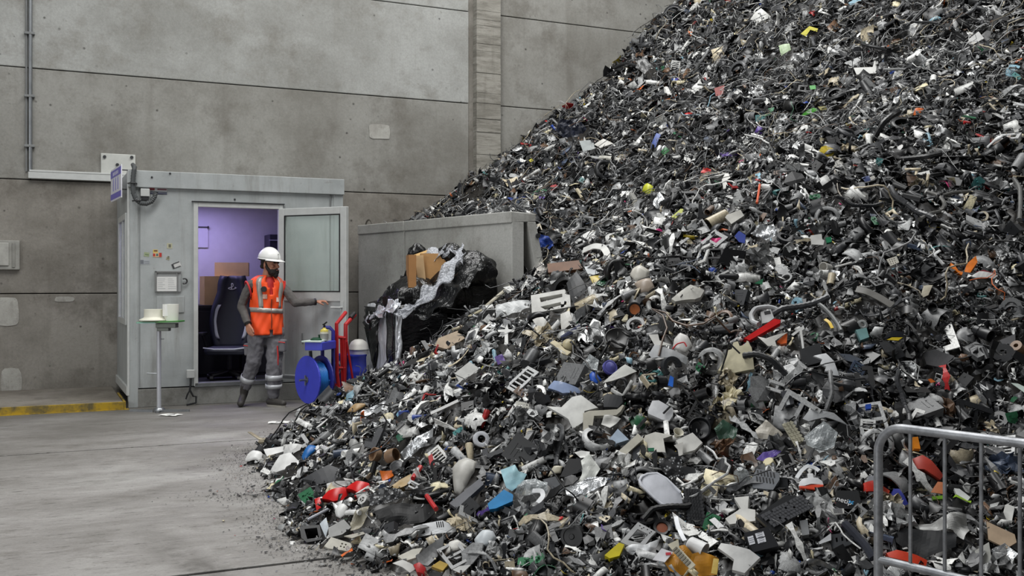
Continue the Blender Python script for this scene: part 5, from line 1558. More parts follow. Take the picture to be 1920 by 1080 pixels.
r0 = np.random.default_rng(3)
SMALL = [tri_of(tiny_chip(r0)) for _ in range(14)] + [tri_of(proto_strip(r0, 3)) for _ in range(9)] + [tri_of(proto_crumple(r0, 2, .2)) for _ in range(4)] + [tri_of(proto_shard(r0, 0, .4, n=5)) for _ in range(6)]
MEDIUM = [tri_of(proto_shard(r0, l, b_)) for l, b_ in ((0, .3), (.12, .1), (0, .7), (.2, .3), (0, -.5), (.1, .5), (.16, -.2), (0, .1))] + [tri_of(proto_strip(r0, 6, None, p_)) for p_ in ('flat', 'L', 'flat', 'L', 'flat', 'L', 'flat', 'flat')] + \
    [tri_of(proto_shell(r0, 6, 3)) for _ in range(3)] + [tri_of(proto_tube(r0, 9)), tri_of(proto_frame(r0)), tri_of(proto_frame(r0)), tri_of(proto_box(r0)), tri_of(proto_disc(r0)), tri_of(proto_angle(r0)), tri_of(proto_angle(r0))]
FOILS = [tri_of(proto_crumple(r0, 4, .16)) for _ in range(6)]
WIRES = [tri_of(proto_cable(r0, 9, .012, 3)) for _ in range(12)]


def rotmats(n, nrm, tilt, r):
    """random frames whose z leans about the given normals"""
    z = nrm / np.linalg.norm(nrm, axis=1, keepdims=True) + r.normal(size=(n, 3)) * tilt
    z /= np.linalg.norm(z, axis=1, keepdims=True)
    a = r.normal(size=(n, 3)); x = a - (a * z).sum(1, keepdims=True) * z; x /= np.linalg.norm(x, axis=1, keepdims=True)
    y = np.cross(z, x)
    return np.stack([x, y, z], -1)


class Mass:
    def __init__(self): self.V, self.F, self.C, self.M, self.o = [], [], [], [], 0

    def put(self, protos, pos, nrm, size, tilt, r, metal=False, pal=None, flat=1.0):
        n = len(pos); R = rotmats(n, nrm, tilt, r); which = r.integers(0, len(protos), n)
        if pal is None: ci = np.where(r.random(n) < lightness(pos[:, 0], pos[:, 1]), r.choice(len(PAL), n, p=PW), r.choice(len(PAL), n, p=PWD))
        else: ci = r.choice(len(PAL), n, p=pal)
        col = PC[ci] * r.uniform(.7, 1.25, (n, 1))
        for k in range(len(protos)):
            s = np.where(which == k)[0]
            if not len(s): continue
            v, f = protos[k]
            sc = size[s][:, None, None] * np.array([1, 1, flat])
            P = np.einsum('nij,nvj->nvi', R[s], v[None] * sc) + pos[s][:, None, :]
            m = len(s) * len(v); self.V.append(P.reshape(-1, 3)); self.F.append((f[None] + (np.arange(len(s)) * len(v))[:, None, None] + self.o).reshape(-1, 3))
            self.C.append(np.repeat(col[s], len(v), 0)); self.M.append(np.full(len(s) * len(f), 1 if metal else 0)); self.o += m

    def build(self, name, mats_, extra=None):
        if extra is not None:
            v, f, c = extra; self.V.append(v); self.F.append(f + self.o); self.C.append(c); self.M.append(np.zeros(len(f), int)); self.o += len(v)
        v = np.concatenate(self.V); f = np.concatenate(self.F); c = np.concatenate(self.C); mi = np.concatenate(self.M)
        me = bpy.data.meshes.new(name); me.vertices.add(len(v)); me.vertices.foreach_set('co', v.astype(np.float32).ravel())
        me.loops.add(len(f) * 3); me.loops.foreach_set('vertex_index', f.astype(np.int32).ravel())
        me.polygons.add(len(f)); me.polygons.foreach_set('loop_start', np.arange(0, len(f) * 3, 3, dtype=np.int32))
        for mm in mats_: me.materials.append(mm)
        me.polygons.foreach_set('material_index', mi.astype(np.int32))
        at = me.attributes.new('Col', 'FLOAT_COLOR', 'POINT'); at.data.foreach_set('color', np.concatenate([c, np.ones((len(c), 1))], 1).astype(np.float32).ravel())
        me.update(calc_edges=True)
        o = bpy.data.objects.new(name, me); COL.objects.link(o); print(name, len(f), 'triangles'); return o


def sample(n, r, near=0.0, keep=None):
    """points over the heap (plan), more of them on the nearer slopes; those clear of the wall and inside the toe"""
    out = []
    while sum(map(len, out)) < n:
        k = n * 2
        d = 4.3 + (17.6 - 4.3) * r.random(k) ** (1 + near); x = (r.uniform(-0.35, 0.66, k)) * d
        if near == 0: pass
        P = np.stack([x, d], 1); rel = P - P0; v = rel @ V
        ok = (v < WALL_V - 0.03) & (toe_dist(x, d) > r.normal(size=k) * .05)
        nn = (x - B0[0]) * NB[0] + (d - B0[1]) * NB[1]; tt = (x - B0[0]) * WB[0] + (d - B0[1]) * WB[1]
        ok &= ~((nn > -0.12) & (nn < 0.40) & (tt > 0) & (tt < 3.8)) & ~((nn < 0.05) & (tt > 0.1) & ((x + 1.95) * .29 + (d - 11.05) * .957 > 0.22))
        # stay where the camera or a step to its side could look
        h = H(x, d); ok &= (HY - FOC * (h - CAMZ) / d > -140)
        if keep is not None: ok &= keep(x, d, h)
        out.append(np.stack([x, d, h], 1)[ok])
    return np.concatenate(out)[:n]


# base surface
su = np.arange(-1.2, 15.0, 0.075); sv_ = np.concatenate([np.arange(-9.2, -3, 0.06), np.arange(-3, WALL_V - 0.01, 0.075)])
gu, gv = np.meshgrid(su, sv_); gx, gy = P0[0] + gu * U[0] + gv * V[0], P0[1] + gu * U[1] + gv * V[1]
gz = H(gx, gy) - 0.05 + rng.normal(size=gx.shape) * 0.03
nu_, nv_ = len(su), len(sv_)
idx = np.arange(nu_ * nv_).reshape(nv_, nu_); a = idx[:-1, :-1].ravel(); b = idx[:-1, 1:].ravel(); c = idx[1:, 1:].ravel(); d = idx[1:, :-1].ravel()
gF = np.concatenate([np.stack([a, b, c], 1), np.stack([a, c, d], 1)])
gV = np.stack([gx.ravel(), gy.ravel(), gz.ravel()], 1)
gF = gF[(gV[gF][:, :, 2].max(1) > -0.04)]
gV[:, 2] = np.maximum(gV[:, 2], -0.045)
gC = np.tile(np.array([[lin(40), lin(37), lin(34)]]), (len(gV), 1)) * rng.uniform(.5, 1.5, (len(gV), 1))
# ================================================================ the single pieces that stand out of the heap
ZV = {1: (440, 740, 3.177), 2: (900, 760, 3.375), 3: (1340, 760, 3.3103), 4: (900, 480, 3.6), 5: (1380, 480, 3.5556), 6: (840, 200, 3.4286), 7: (1380, 200, 3.5556), 8: (1000, 0, 2.087), 0: (0, 0, 1.0)}
HB = []
LAND = []          # (name used in other labels, u, v) of the pieces one finds first


def zp(z, pts):
    ox, oy, s = ZV[z]
    return [(ox + x / s, oy + y / s) for x, y in pts]


def plane_frame(u, w, face=0.55, lift=0.05, tilt=(0, 0)):
    P, d = hit(u, w); n = heapn(P.x, P.y); view = (Vector((0, 0, CAMZ)) - P).normalized()
    N = (n * (1 - face) + view * face + Vector((tilt[0], 0, tilt[1]))).normalized()
    X = Vector((1, 0, 0)); X = (X - N * X.dot(N)).normalized(); Y = N.cross(X)
    return P + view * lift, X, Y, N, d


def unproject(u, w, O, N):
    r = Vector(((u - CX) / FOC, 1.0, -(w - HY) / FOC)); o = Vector((0, 0, CAMZ))
    return o + r * ((O - o).dot(N) / r.dot(N))


def register(o, pts, d, near):
    us = [p[0] for p in pts]; ws = [p[1] for p in pts]
    HB.append((min(us), min(ws), max(us), max(ws), d))
    if near: LAND.append((near, sum(us) / len(us), sum(ws) / len(ws)))


def smoothn(p, seed, f):
    return float(vnoise(np.array(p.x * f + seed * 3.7), np.array(p.y * f + seed * 1.3)))


def fill(loops, name, material, parent, M, th=0.006, lip=0.0, bend=0.0, amp=0.0, cuts=0, smooth=False, freq=14.0, seed=1):
    bm = bmesh.new(); edges = []; outer = []
    for li, lp in enumerate(loops):
        vs = [bm.verts.new((a, b, 0)) for a, b in lp]
        e = [bm.edges.new((vs[i], vs[(i + 1) % len(vs)])) for i in range(len(vs))]; edges += e
        if li == 0: outer = vs
    bmesh.ops.triangle_fill(bm, use_beauty=True, use_dissolve=False, edges=edges)
    if not bm.faces:
        bm.faces.new(outer)
    bmesh.ops.recalc_face_normals(bm, faces=bm.faces)
    if sum(f.normal.z for f in bm.faces) < 0: bmesh.ops.reverse_faces(bm, faces=bm.faces)
    for _ in range(cuts):
        bmesh.ops.subdivide_edges(bm, edges=bm.edges[:], cuts=1, use_grid_fill=True)
        bmesh.ops.triangulate(bm, faces=bm.faces)
    R = max(max(abs(v.co.x), abs(v.co.y)) for v in bm.verts) + 1e-6
    be = [e for e in bm.edges if len(e.link_faces) == 1]
    if lip:
        ol = set(outer)
        g = bmesh.ops.extrude_edge_only(bm, edges=be)
        for v in [q for q in g['geom'] if isinstance(q, bmesh.types.BMVert)]:
            v.co.z -= lip; v.co.x *= 1.03; v.co.y *= 1.03
    for v in bm.verts:
        q = v.co.copy()
        v.co.z += bend * R * (0.5 - (q.x / R) ** 2 - 0.5 * (q.y / R) ** 2)
        if amp: v.co.z += amp * R * 2 * (smoothn(q, seed, freq) + .5 * smoothn(q, seed + 3, freq * 2.3)); v.co.x += amp * R * .3 * smoothn(q, seed + 7, freq * 1.7)
    bmesh.ops.recalc_face_normals(bm, faces=bm.faces)
    me = bpy.data.meshes.new(name); bm.to_mesh(me); bm.free(); me.materials.append(material)
    if smooth: me.polygons.foreach_set('use_smooth', [True] * len(me.polygons)); me.set_sharp_from_angle(angle=math.radians(40))
    o = bpy.data.objects.new(name, me); COL.objects.link(o)
    if parent is not None: o.parent = parent
    o.matrix_local = M
    md = o.modifiers.new('solid', 'SOLIDIFY'); md.thickness = th; md.offset = -1
    return o


def hmat(c, rough=0.4, metal=0.0, dirt=0.28):
    return mat(S(*c), rough, metal, dirt, 'scrap_paint')


FOILM = film('crumpled_foil', S(190, 192, 194), 0.34, 0.7, 0, 0.25, 20)
CLEARM = film('clear_plastic', S(206, 212, 214), 0.14, 0, 0.55, 0.5, 18, 0.78)
SPECKM = NT('speckled_fabric'); v = SPECKM.coord(); vo = SPECKM.n('ShaderNodeTexVoronoi'); vo.inputs['Scale'].default_value = 60; SPECKM.link(v, vo.inputs['Vector'])
SPECKM.link(SPECKM.ramp(vo.outputs['Distance'], [(0.22, S(150, 152, 154)), (0.36, S(26, 26, 28))]), SPECKM.b.inputs['Base Color']); SPECKM.b.inputs['Roughness'].default_value = 0.35; SPECKM = SPECKM.m

DSHEET = mat(S(15, 15, 17), 0.5, 0, 0.2, 'dark_sheet', spec=0.22)
_seed = [0]


def hplate(z, name, cat, label, col, pts, near=None, lip=0.0, bend=0.0, amp=0.0, holes=(), th=0.007, face=0.55, lift=0.06, tilt=(0, 0), rough=0.4, material=None, cuts=None, smooth=False, freq=14.0):
    _seed[0] += 1
    P = zp(z, pts); u = sum(p[0] for p in P) / len(P); w = sum(p[1] for p in P) / len(P)
    O, X, Y, N, d = plane_frame(u, w, face, lift, tilt)
    M = Matrix(((X.x, Y.x, N.x, O.x), (X.y, Y.y, N.y, O.y), (X.z, Y.z, N.z, O.z), (0, 0, 0, 1)))
    loc = lambda q: (lambda r: ((r - O).dot(X), (r - O).dot(Y)))(unproject(q[0], q[1], O, N))
    loops = [[loc(q) for q in P]] + [[loc(q) for q in zp(z, h)] for h in holes]
    if cuts is None: cuts = 3 if amp else (2 if bend else 0)
    o = fill(loops, name, material or hmat(col, rough), None, M, th, lip, bend, amp, cuts, smooth, freq, _seed[0])
    tag(o, label, cat); register(o, P, O.y, near)
    o['frame_px'] = (u, w)
    return o, M, loc


def hcrumple(z, name, cat, label, col, pts, near=None, material=None, amp=0.30, **kw):
    return hplate(z, name, cat, label, col, pts, near, amp=amp, material=material, smooth=False, th=0.003, **kw)


def hpath(z, name, cat, label, col, pts, rpx, near=None, lift=0.06, flat=None, ribs=False, seg=8, rough=0.45, material=None, close=False):
    """a rod, hose or bent strip along a picture path; rpx is its half width in picture pixels"""
    P = zp(z, pts); W = []
    for (u, w) in P:
        q, d = hit(u, w); W.append(q + (Vector((0, 0, CAMZ)) - q).normalized() * lift)
    # keep the piece from following every dent: relax its depth
    for _ in range(4): W = [W[0]] + [(W[i - 1] + W[i] * 2 + W[i + 1]) / 4 for i in range(1, len(W) - 1)] + [W[-1]]
    D = [q.y for q in W]; A = np.polyfit(range(len(D)), D, min(2, len(D) - 1)); W = [px(u, w, float(np.polyval(A, i)) - 0.02) for i, (u, w) in enumerate(P)]
    sub = []
    for i in range(len(W) - 1):
        for j in range(6): sub.append(W[i].lerp(W[i + 1], j / 6))
    sub.append(W[-1])
    for _ in range(3): sub = [sub[0]] + [(sub[i - 1] + sub[i] * 2 + sub[i + 1]) / 4 for i in range(1, len(sub) - 1)] + [sub[-1]]
    r = rpx * W[0].y / FOC / ZV[z][2]; c = sum(sub, Vector()) / len(sub); sub = [p - c for p in sub]
    m = MB()
    if flat:
        n = heapn(c.x, c.y); view = (Vector((0, 0, CAMZ)) - c).normalized(); N = (n + view).normalized(); t = r * flat
        vs = []
        for i, p in enumerate(sub):
            tg = (sub[min(i + 1, len(sub) - 1)] - sub[max(i - 1, 0)]).normalized(); s = tg.cross(N).normalized(); q = N
            m.v += [tuple(p + s * r + q * t), tuple(p - s * r + q * t), tuple(p - s * r * .92 - q * t), tuple(p + s * r * .92 - q * t)]
        for i in range(len(sub) - 1):
            for k in range(4): l = (k + 1) % 4; m.f.append((i * 4 + k, i * 4 + l, i * 4 + 4 + l, i * 4 + 4 + k))
        e = len(sub) * 4 - 4; m.f += [(3, 2, 1, 0), (e, e + 1, e + 2, e + 3)]; m.mi = [0] * len(m.f)
    else:
        m.tube(sub, [r * (0.86 if (ribs and i % 2) else 1) for i in range(len(sub))], seg, closed=close)
    o = m.obj(name, material or hmat(col, rough), None, smooth=True); o.location = c; tag(o, label, cat); register(o, P, c.y - r, near)
    return o


def hround(z, name, cat, label, col, c, rpx, prof, near=None, axis=None, lift=0.05, spin=0.0, seg=22, rough=0.4, material=None, face=0.5, arcw=2 * math.pi):
    """a turned piece; profile in radii of its picture size, axis a direction in picture terms (right, up, towards)"""
    (u, w), = zp(z, [c]); O, X, Y, N, d = plane_frame(u, w, face, lift)
    s = rpx / ZV[z][2] * O.y / FOC
    if axis is not None: N = Vector((axis[0], -axis[2], axis[1])).normalized()
    X = Vector((1, 0, 0)) if abs(N.x) < .9 else Vector((0, 0, 1)); X = (X - N * X.dot(N)).normalized(); Y = N.cross(X)
    M = Matrix(((X.x, Y.x, N.x, O.x), (X.y, Y.y, N.y, O.y), (X.z, Y.z, N.z, O.z), (0, 0, 0, 1)))
    m = MB(); m.lathe([(a * s, b * s) for a, b in prof], seg, None, arcw)
    o = m.obj(name, material or hmat(col, rough), None, smooth=True, M=M)
    if arcw < 6: md = o.modifiers.new('solid', 'SOLIDIFY'); md.thickness = 0.006
    tag(o, label, cat); q = rpx / ZV[z][2]; register(o, [(u - q, w - q), (u + q, w + q)], O.y - s, near); return o, M, s


def child(o, name, m, material, **kw):
    return m.obj(name, material, o, **kw)


PS, FR, CN = 'plastic scrap', 'foil', 'container'
# ---- left foot of the heap
hplate(1, 'kettle_shell', 'shell', 'white rounded kettle shell at the very tip of the heap on the floor', (228, 228, 226), [(52, 378), (75, 350), (112, 338), (160, 345), (182, 370), (187, 415), (160, 405), (135, 398), (90, 405), (60, 397)], 'white kettle shell', bend=0.75, lift=0.1, smooth=True)
hplate(1, 'panel_fragment', PS, 'white flat bar-like fragment just behind the kettle shell', (226, 226, 224), [(172, 325), (312, 303), (314, 332), (192, 366)], lip=0.03, lift=0.10)
hplate(1, 'panel_fragment', PS, 'pale grey curled sheet leaning at the tip of the heap', (206, 206, 204), [(300, 300), (402, 288), (388, 326), (330, 372), (285, 350)], bend=0.5, lift=0.12)
hplate(1, 'bottle_fragment', PS, 'bright blue crushed bottle fragment near the tip of the heap', (28, 104, 176), [(392, 378), (440, 300), (488, 298), (482, 338), (440, 380), (395, 396)], 'blue crushed bottle', bend=0.7, lift=0.10, smooth=True)
hpath(1, 'curved_strip', PS, 'white narrow horn-shaped strip beside the blue crushed bottle', (230, 230, 228), [(492, 305), (500, 350), (498, 402)], 9, flat=.4, lift=.12)
hplate(1, 'panel_fragment', PS, 'white broken panel with a bitten edge at the tip of the heap', (214, 214, 212), [(208, 450), (270, 360), (330, 345), (388, 400), (350, 410), (310, 432), (300, 448), (250, 462)], lip=0.03, bend=.2, lift=0.08)
hpath(1, 'hook_strip', PS, 'white hook-shaped strip curling over the floor at the heap tip', (232, 232, 230), [(378, 395), (396, 440), (376, 488), (330, 505), (245, 512)], 11, flat=.35, lift=.06)
hplate(1, 'panel_fragment', PS, 'charcoal angular casing panel behind the red broken shells', (62, 63, 66), [(412, 492), (560, 418), (628, 440), (602, 520), (450, 542)], lip=0.05, bend=.1)
hplate(1, 'panel_fragment', PS, 'light grey torn sheet in front of the charcoal casing panel', (190, 190, 188), [(545, 530), (600, 515), (720, 508), (690, 540), (600, 560), (550, 560)], amp=.12)
hround(1, 'brown_cup', 'cup', 'brown round cup lying left of its twin below the silver sheet', (150, 122, 96), (852, 362), 44, [(0, -.2), (.8, -.2), (1, .1), (.95, .8), (.85, .8), (.85, .1), (0, .0)], 'brown cup', axis=(-.75, .35, .55))
hround(1, 'brown_cup', 'cup', 'brown pitted cup lying right of its twin below the silver sheet', (138, 112, 88), (932, 368), 46, [(0, -.6), (.8, -.6), (1, -.2), (.95, .8), (.85, .8), (.85, .1), (0, .0)], axis=(.85, .3, .4))
hplate(1, 'bracket_fragment', PS, 'orange folded bracket just above the red broken shells', (206, 104, 30), [(865, 458), (938, 452), (952, 488), (880, 518)], 'orange folded bracket', bend=-.3, lift=.08)
hplate(1, 'foam_chunk', 'foam', 'tan foam-like chunk next to the orange folded bracket', (188, 160, 112), [(925, 548), (985, 505), (1050, 472), (1072, 512), (1010, 545), (960, 558)], lip=.05, amp=.08)
hpath(1, 'red_grip', 'handle', 'red handle poking up beside the tan foam chunk', (190, 34, 34), [(1062, 500), (1085, 465), (1108, 430)], 15, 'red handle', lift=.1)
hplate(1, 'red_shell', 'shell', 'front half of the red broken shell near the heap foot', (210, 26, 26), [(512, 608), (560, 575), (660, 552), (672, 600), (650, 632), (590, 642)], 'red broken shell', lip=.05, bend=.45, lift=.12, smooth=True, rough=.3)
hplate(1, 'red_shell', 'shell', 'rear half of the red broken shell with a dark notch', (214, 28, 28), [(655, 545), (730, 519), (800, 528), (814, 580), (790, 622), (715, 612), (735, 590), (700, 570)], lip=.05, bend=.5, lift=.12, smooth=True, rough=.3)
hplate(1, 'red_shell', 'shell', 'small upright red fragment left of the red broken shell', (204, 28, 28), [(476, 622), (508, 610), (522, 668), (488, 692)], bend=.3, lift=.1, rough=.3)
hplate(1, 'dotted_fabric', 'fabric', 'black fabric with silver dots bunched right of the red broken shell', (40, 40, 42), [(790, 600), (850, 565), (905, 552), (990, 568), (1034, 612), (960, 625), (880, 650), (800, 655)], amp=.16, material=SPECKM, lift=.08)
gr_ = hpath(1, 'ribbed_grip', 'grip', 'red ribbed grip lying on the black sheet', (176, 30, 34), [(1145, 603), (1170, 640), (1200, 682)], 15, 'red ribbed grip', ribs=True, lift=.10)
hplate(1, 'jug_body', 'jug', 'white small jug body below the red broken shell', (230, 230, 228), [(594, 690), (622, 655), (650, 648), (674, 668), (668, 715), (630, 738), (604, 725)], 'white small jug', bend=.7, lift=.10, smooth=True)
hpath(1, 'spout', 'spout', 'white short spout pointing away from the small jug', (226, 226, 224), [(668, 705), (700, 700), (745, 704)], 15, lift=.11)
hcrumple(1, 'rag', 'rag', 'khaki crumpled rag between the small jug and the black sheet', (150, 144, 126), [(688, 765), (720, 700), (760, 675), (806, 668), (790, 722), (738, 800), (692, 812)], lift=.08)
b_ = hplate(1, 'crate', 'crate', 'black open crate at the heap edge below the blue tipped rod', (36, 36, 38), [(388, 785), (505, 775), (522, 862), (430, 880), (396, 850)], 'black open crate', holes=[[(415, 800), (490, 792), (502, 850), (432, 860)]], lip=.12, lift=.09)
hpath(1, 'rod', 'rod', 'pale rod with a blue end lying above the black open crate', (176, 178, 186), [(436, 745), (500, 712), (566, 678)], 10, lift=.10)
hplate(1, 'panel_fragment', PS, 'pale blue-grey flap right of the black open crate', (190, 198, 204), [(508, 772), (546, 732), (562, 792), (542, 852)], bend=.3, lift=.1)
hplate(1, 'panel_fragment', PS, 'grey faceted cover right of the pale blue-grey flap', (148, 148, 146), [(558, 792), (650, 742), (694, 790), (642, 832), (560, 852)], lip=.07, lift=.07)
hplate(1, 'perforated_plate', 'plate', 'beige plate with a cluster of round holes at the heap foot', (206, 202, 190), [(533, 902), (575, 848), (690, 884), (698, 905), (676, 932), (560, 916)], 'beige holed plate', holes=[[(x - 7, y), (x, y - 6), (x + 7, y), (x, y + 6)] for x, y in ((640, 888), (662, 893), (652, 908), (674, 906), (632, 903), (664, 918))], lip=.02, lift=.05)
hplate(1, 'panel_fragment', PS, 'long thin beige wedge behind the beige holed plate', (186, 182, 170), [(650, 842), (765, 816), (778, 828), (700, 854)], th=.012)
hcrumple(1, 'plastic_sheet', 'sheet', 'large black plastic sheet in the hollow right of the dotted fabric', (20, 20, 22), [(830, 702), (1000, 640), (1120, 640), (1245, 672), (1130, 762), (1000, 790), (900, 802)], amp=.14, lift=.02, freq=7, material=DSHEET)
o_, M_, loc = hplate(1, 'vent_casing', 'panel', 'white curved panel with a row of slots beside the black sheet', (216, 218, 220), [(1060, 782), (1240, 752), (1322, 790), (1312, 818), (1090, 848)], 'white slotted panel', holes=[[(1200 + i * 12, 762 - i), (1206 + i * 12, 761 - i), (1212 + i * 12, 796 - i), (1206 + i * 12, 797 - i)] for i in range(4)], lip=.03, bend=.15, lift=.1)
hplate(1, 'elbow_shell', 'shell', 'light grey arching elbow shell standing at the right of the heap foot', (184, 182, 176), [(1300, 442), (1340, 400), (1385, 382), (1442, 400), (1432, 470), (1382, 560), (1342, 605), (1308, 582)], 'light grey elbow shell', bend=.7, lift=.12, smooth=True)
hplate(1, 'slab', PS, 'grey narrow slab leaning across below the elbow shell', (112, 113, 118), [(1278, 646), (1460, 498), (1484, 532), (1322, 678)], lip=.04, lift=.12)
hplate(1, 'panel_fragment', PS, 'dark grey scooped sheet below the white slotted panel', (92, 93, 94), [(1078, 962), (1160, 890), (1252, 848), (1242, 930), (1150, 1022), (1090, 1012)], bend=-.4)
hplate(1, 'cover_fragment', PS, 'white folded cover right of the dark grey scooped sheet', (214, 212, 206), [(1236, 962), (1280, 880), (1330, 868), (1388, 902), (1340, 930), (1290, 940)], bend=.5, lift=.1, smooth=True)
hplate(1, 'panel_fragment', PS, 'off-white L-shaped broken panel left of the dark grey scooped sheet', (206, 204, 192), [(972, 962), (1060, 920), (1118, 912), (1085, 968), (1012, 992)], lip=.02)
hplate(1, 'panel_fragment', PS, 'white splinter-shaped fragment touching the small red lump', (214, 212, 208), [(938, 1000), (1000, 985), (1060, 1012), (1075, 1040), (1045, 1062), (1000, 1030)], bend=.2)
hplate(1, 'red_lump', PS, 'small red lump at the bottom edge of the heap', (182, 40, 42), [(1064, 1010), (1100, 998), (1138, 1030), (1130, 1066), (1085, 1055)], 'small red lump', lip=.05, bend=.3)
hplate(1, 'panel_fragment', PS, 'mustard yellow angular scrap right of the small red lump', (190, 158, 72), [(1172, 1022), (1222, 988), (1272, 1010), (1240, 1048)], 'mustard angular scrap', lip=.03)
hplate(1, 'panel_fragment', PS, 'white tag-shaped scrap right of the mustard scrap', (214, 214, 212), [(1298, 1042), (1340, 1020), (1408, 1013), (1352, 1068)])
hplate(1, 'bowl_fragment', 'bowl', 'bluish white bowl fragment right of the white folded cover', (206, 212, 216), [(1424, 852), (1478, 810), (1540, 812), (1560, 850), (1530, 902), (1442, 922)], bend=.7, lift=.1, smooth=True)
hcrumple(1, 'foil_sheet', FR, 'crumpled silver foil running up beside the brown cups', (190, 190, 190), [(988, 345), (1080, 262), (1130, 225), (1185, 196), (1172, 290), (1100, 320), (1012, 392)], 'foil by brown cups', material=FOILM, amp=.18, lift=.1)
hcrumple(1, 'foil_sheet', FR, 'long silver foil strip at the upper edge of the heap foot', (190, 190, 190), [(668, 162), (770, 90), (900, 33), (892, 92), (760, 152), (690, 182)], 'long silver foil strip', material=FOILM, amp=.14, lift=.1)
hplate(1, 'foam_chunk', 'foam', 'tan curved chunk just above the long silver foil strip', (176, 146, 104), [(662, 98), (720, 60), (795, 52), (760, 85), (720, 110)], bend=.5, lift=.12, smooth=True)
hplate(1, 'panel_fragment', PS, 'small pale blue scrap below the long silver foil strip', (130, 176, 204), [(960, 118), (985, 92), (1005, 105), (998, 130), (970, 134)], 'small pale blue scrap', bend=.5)
hplate(1, 'circuit_board', 'circuit board', 'green folded board above the silver foil by the brown cups', (44, 96, 74), [(958, 246), (1000, 220), (1016, 258), (978, 288)], bend=.3)
hpath(1, 'white_bar', 'bar', 'long straight white bar lying across the upper heap foot', (220, 220, 218), [(1168, 112), (1250, 75), (1332, 36)], 9, 'long white bar', flat=.5, lift=.1)
hplate(1, 'scoop', PS, 'grey scoop-shaped cap left of the brown cups', (150, 150, 148), [(676, 290), (690, 262), (722, 268), (760, 310), (735, 335), (690, 320)], bend=.7, smooth=True)
hplate(1, 'panel_fragment', PS, 'narrow red strip right of the brown cups', (186, 40, 42), [(1152, 368), (1176, 350), (1190, 415), (1165, 428)], 'narrow red strip', lift=.1)
hround(1, 'ring_housing', 'housing', 'white oval housing with a dark ring at the right of the heap foot', (206, 208, 214), (1470, 265), 52, [(.45, .1), (.62, .15), (.95, .05), (1, -.15), (.9, -.4), (.8, -.4), (.5, 0), (.45, .1)], axis=(.2, .45, .9))
# ---- bottom middle
hplate(2, 'panel_fragment', PS, 'large white triangular panel at mid heap with a torn corner', (226, 226, 222), [(420, 0), (515, 15), (585, -50), (640, -62), (745, 12), (662, 40), (650, 112), (588, 152), (560, 90)], 'large white triangular panel', lip=.03, bend=.15, lift=.12)
hplate(2, 'bracket', 'bracket', 'beige angled bracket right of the large white triangular panel', (186, 182, 168), [(652, 50), (690, 35), (868, 25), (902, -4), (912, 0), (890, 38), (862, 62), (722, 66), (708, 155), (652, 158)], 'beige angled bracket', lip=.04, lift=.14)
hcrumple(2, 'paper_scrap', 'paper', 'white crumpled scrap inside the beige angled bracket', (220, 219, 214), [(768, 118), (785, 65), (830, 58), (895, 80), (822, 142)], lift=.14)
o_, M_, loc = hplate(2, 'appliance_box', 'appliance', 'white rounded appliance box with a dark slot on its face', (216, 217, 220), [(1062, 32), (1090, -30), (1130, -32), (1222, 20), (1220, 62), (1198, 98), (1150, 90), (1066, 52)], 'white appliance box', lip=.12, bend=.12, lift=.14, smooth=True)
mm_ = MB(); q1, q2 = loc(zp(2, [(1160, 58)])[0]), loc(zp(2, [(1204, 12)])[0]); mm_.tube([Vector((q1[0], q1[1], 0.018)), Vector((q2[0], q2[1], 0.014))], 0.006, 6); child(o_, 'slot', mm_, M_BLACK)
hplate(2, 'panel_fragment', PS, 'white broken casing with a dark cut-out below the appliance box', (222, 220, 212), [(1020, 250), (1045, 190), (1110, 168), (1218, 190), (1160, 210), (1175, 300), (1040, 285)], 'white cut-out casing', lip=.06, lift=.12)
hplate(2, 'panel_fragment', PS, 'white broken flag-shaped panel right of the cut-out casing', (224, 223, 218), [(1240, 222), (1345, 172), (1408, 235), (1360, 282), (1288, 302)], lip=.03, lift=.14)
hplate(2, 'lug', PS, 'pale tongue-shaped lug hanging below the flag-shaped panel', (206, 204, 198), [(1228, 252), (1285, 232), (1282, 312), (1258, 324), (1252, 280)], lift=.15)
hround(2, 'small_funnel', 'funnel', 'cream small funnel on top of the flag-shaped panel', (206, 202, 186), (1252, 178), 34, [(.5, -.8), (.6, -.2), (1, .5), (.92, .5), (.5, -.2), (.4, -.8), (.5, -.8)], axis=(.2, .7, .6), lift=.14)
hplate(2, 'label_chip', 'chip', 'tiny green tag on the white cut-out casing', (40, 110, 80), [(1062, 270), (1102, 268), (1102, 288), (1066, 290)], lift=.19)
hplate(2, 'panel_fragment', PS, 'long beige edge strip left of the white cut-out casing', (198, 194, 180), [(818, 342), (1000, 178), (1034, 212), (862, 368)], lip=.04, lift=.1)
hplate(2, 'box', CN, 'grey small upright box between beige edge strip and cut-out casing', (74, 76, 82), [(968, 262), (1036, 250), (1036, 372), (968, 372)], lip=.08)
hplate(2, 'box', CN, 'pale blue torn box corner above the beige edge strip', (172, 188, 206), [(820, 212), (872, 148), (942, 216), (862, 242)], 'pale blue box corner', lip=.05)
hplate(2, 'shell_fragment', 'shell', 'light blue jagged shell with finger-like edges', (166, 206, 216), [(128, 402), (222, 378), (245, 418), (296, 435), (268, 492), (200, 542), (165, 520), (150, 475)], 'light blue jagged shell', amp=.12, bend=.3, lift=.12)
o_, M_, loc = hplate(2, 'box', CN, 'bright blue and white carton below the light blue jagged shell', (52, 142, 204), [(48, 622), (150, 533), (206, 562), (218, 600), (100, 652), (58, 658)], 'bright blue carton', lip=.05, lift=.12)
hcrumple(2, 'clear_sheet', 'sheet', 'clear grey crumpled plastic right of the bright blue carton', (200, 204, 206), [(220, 562), (262, 480), (350, 463), (434, 500), (432, 562), (300, 602)], material=CLEARM, lift=.08)
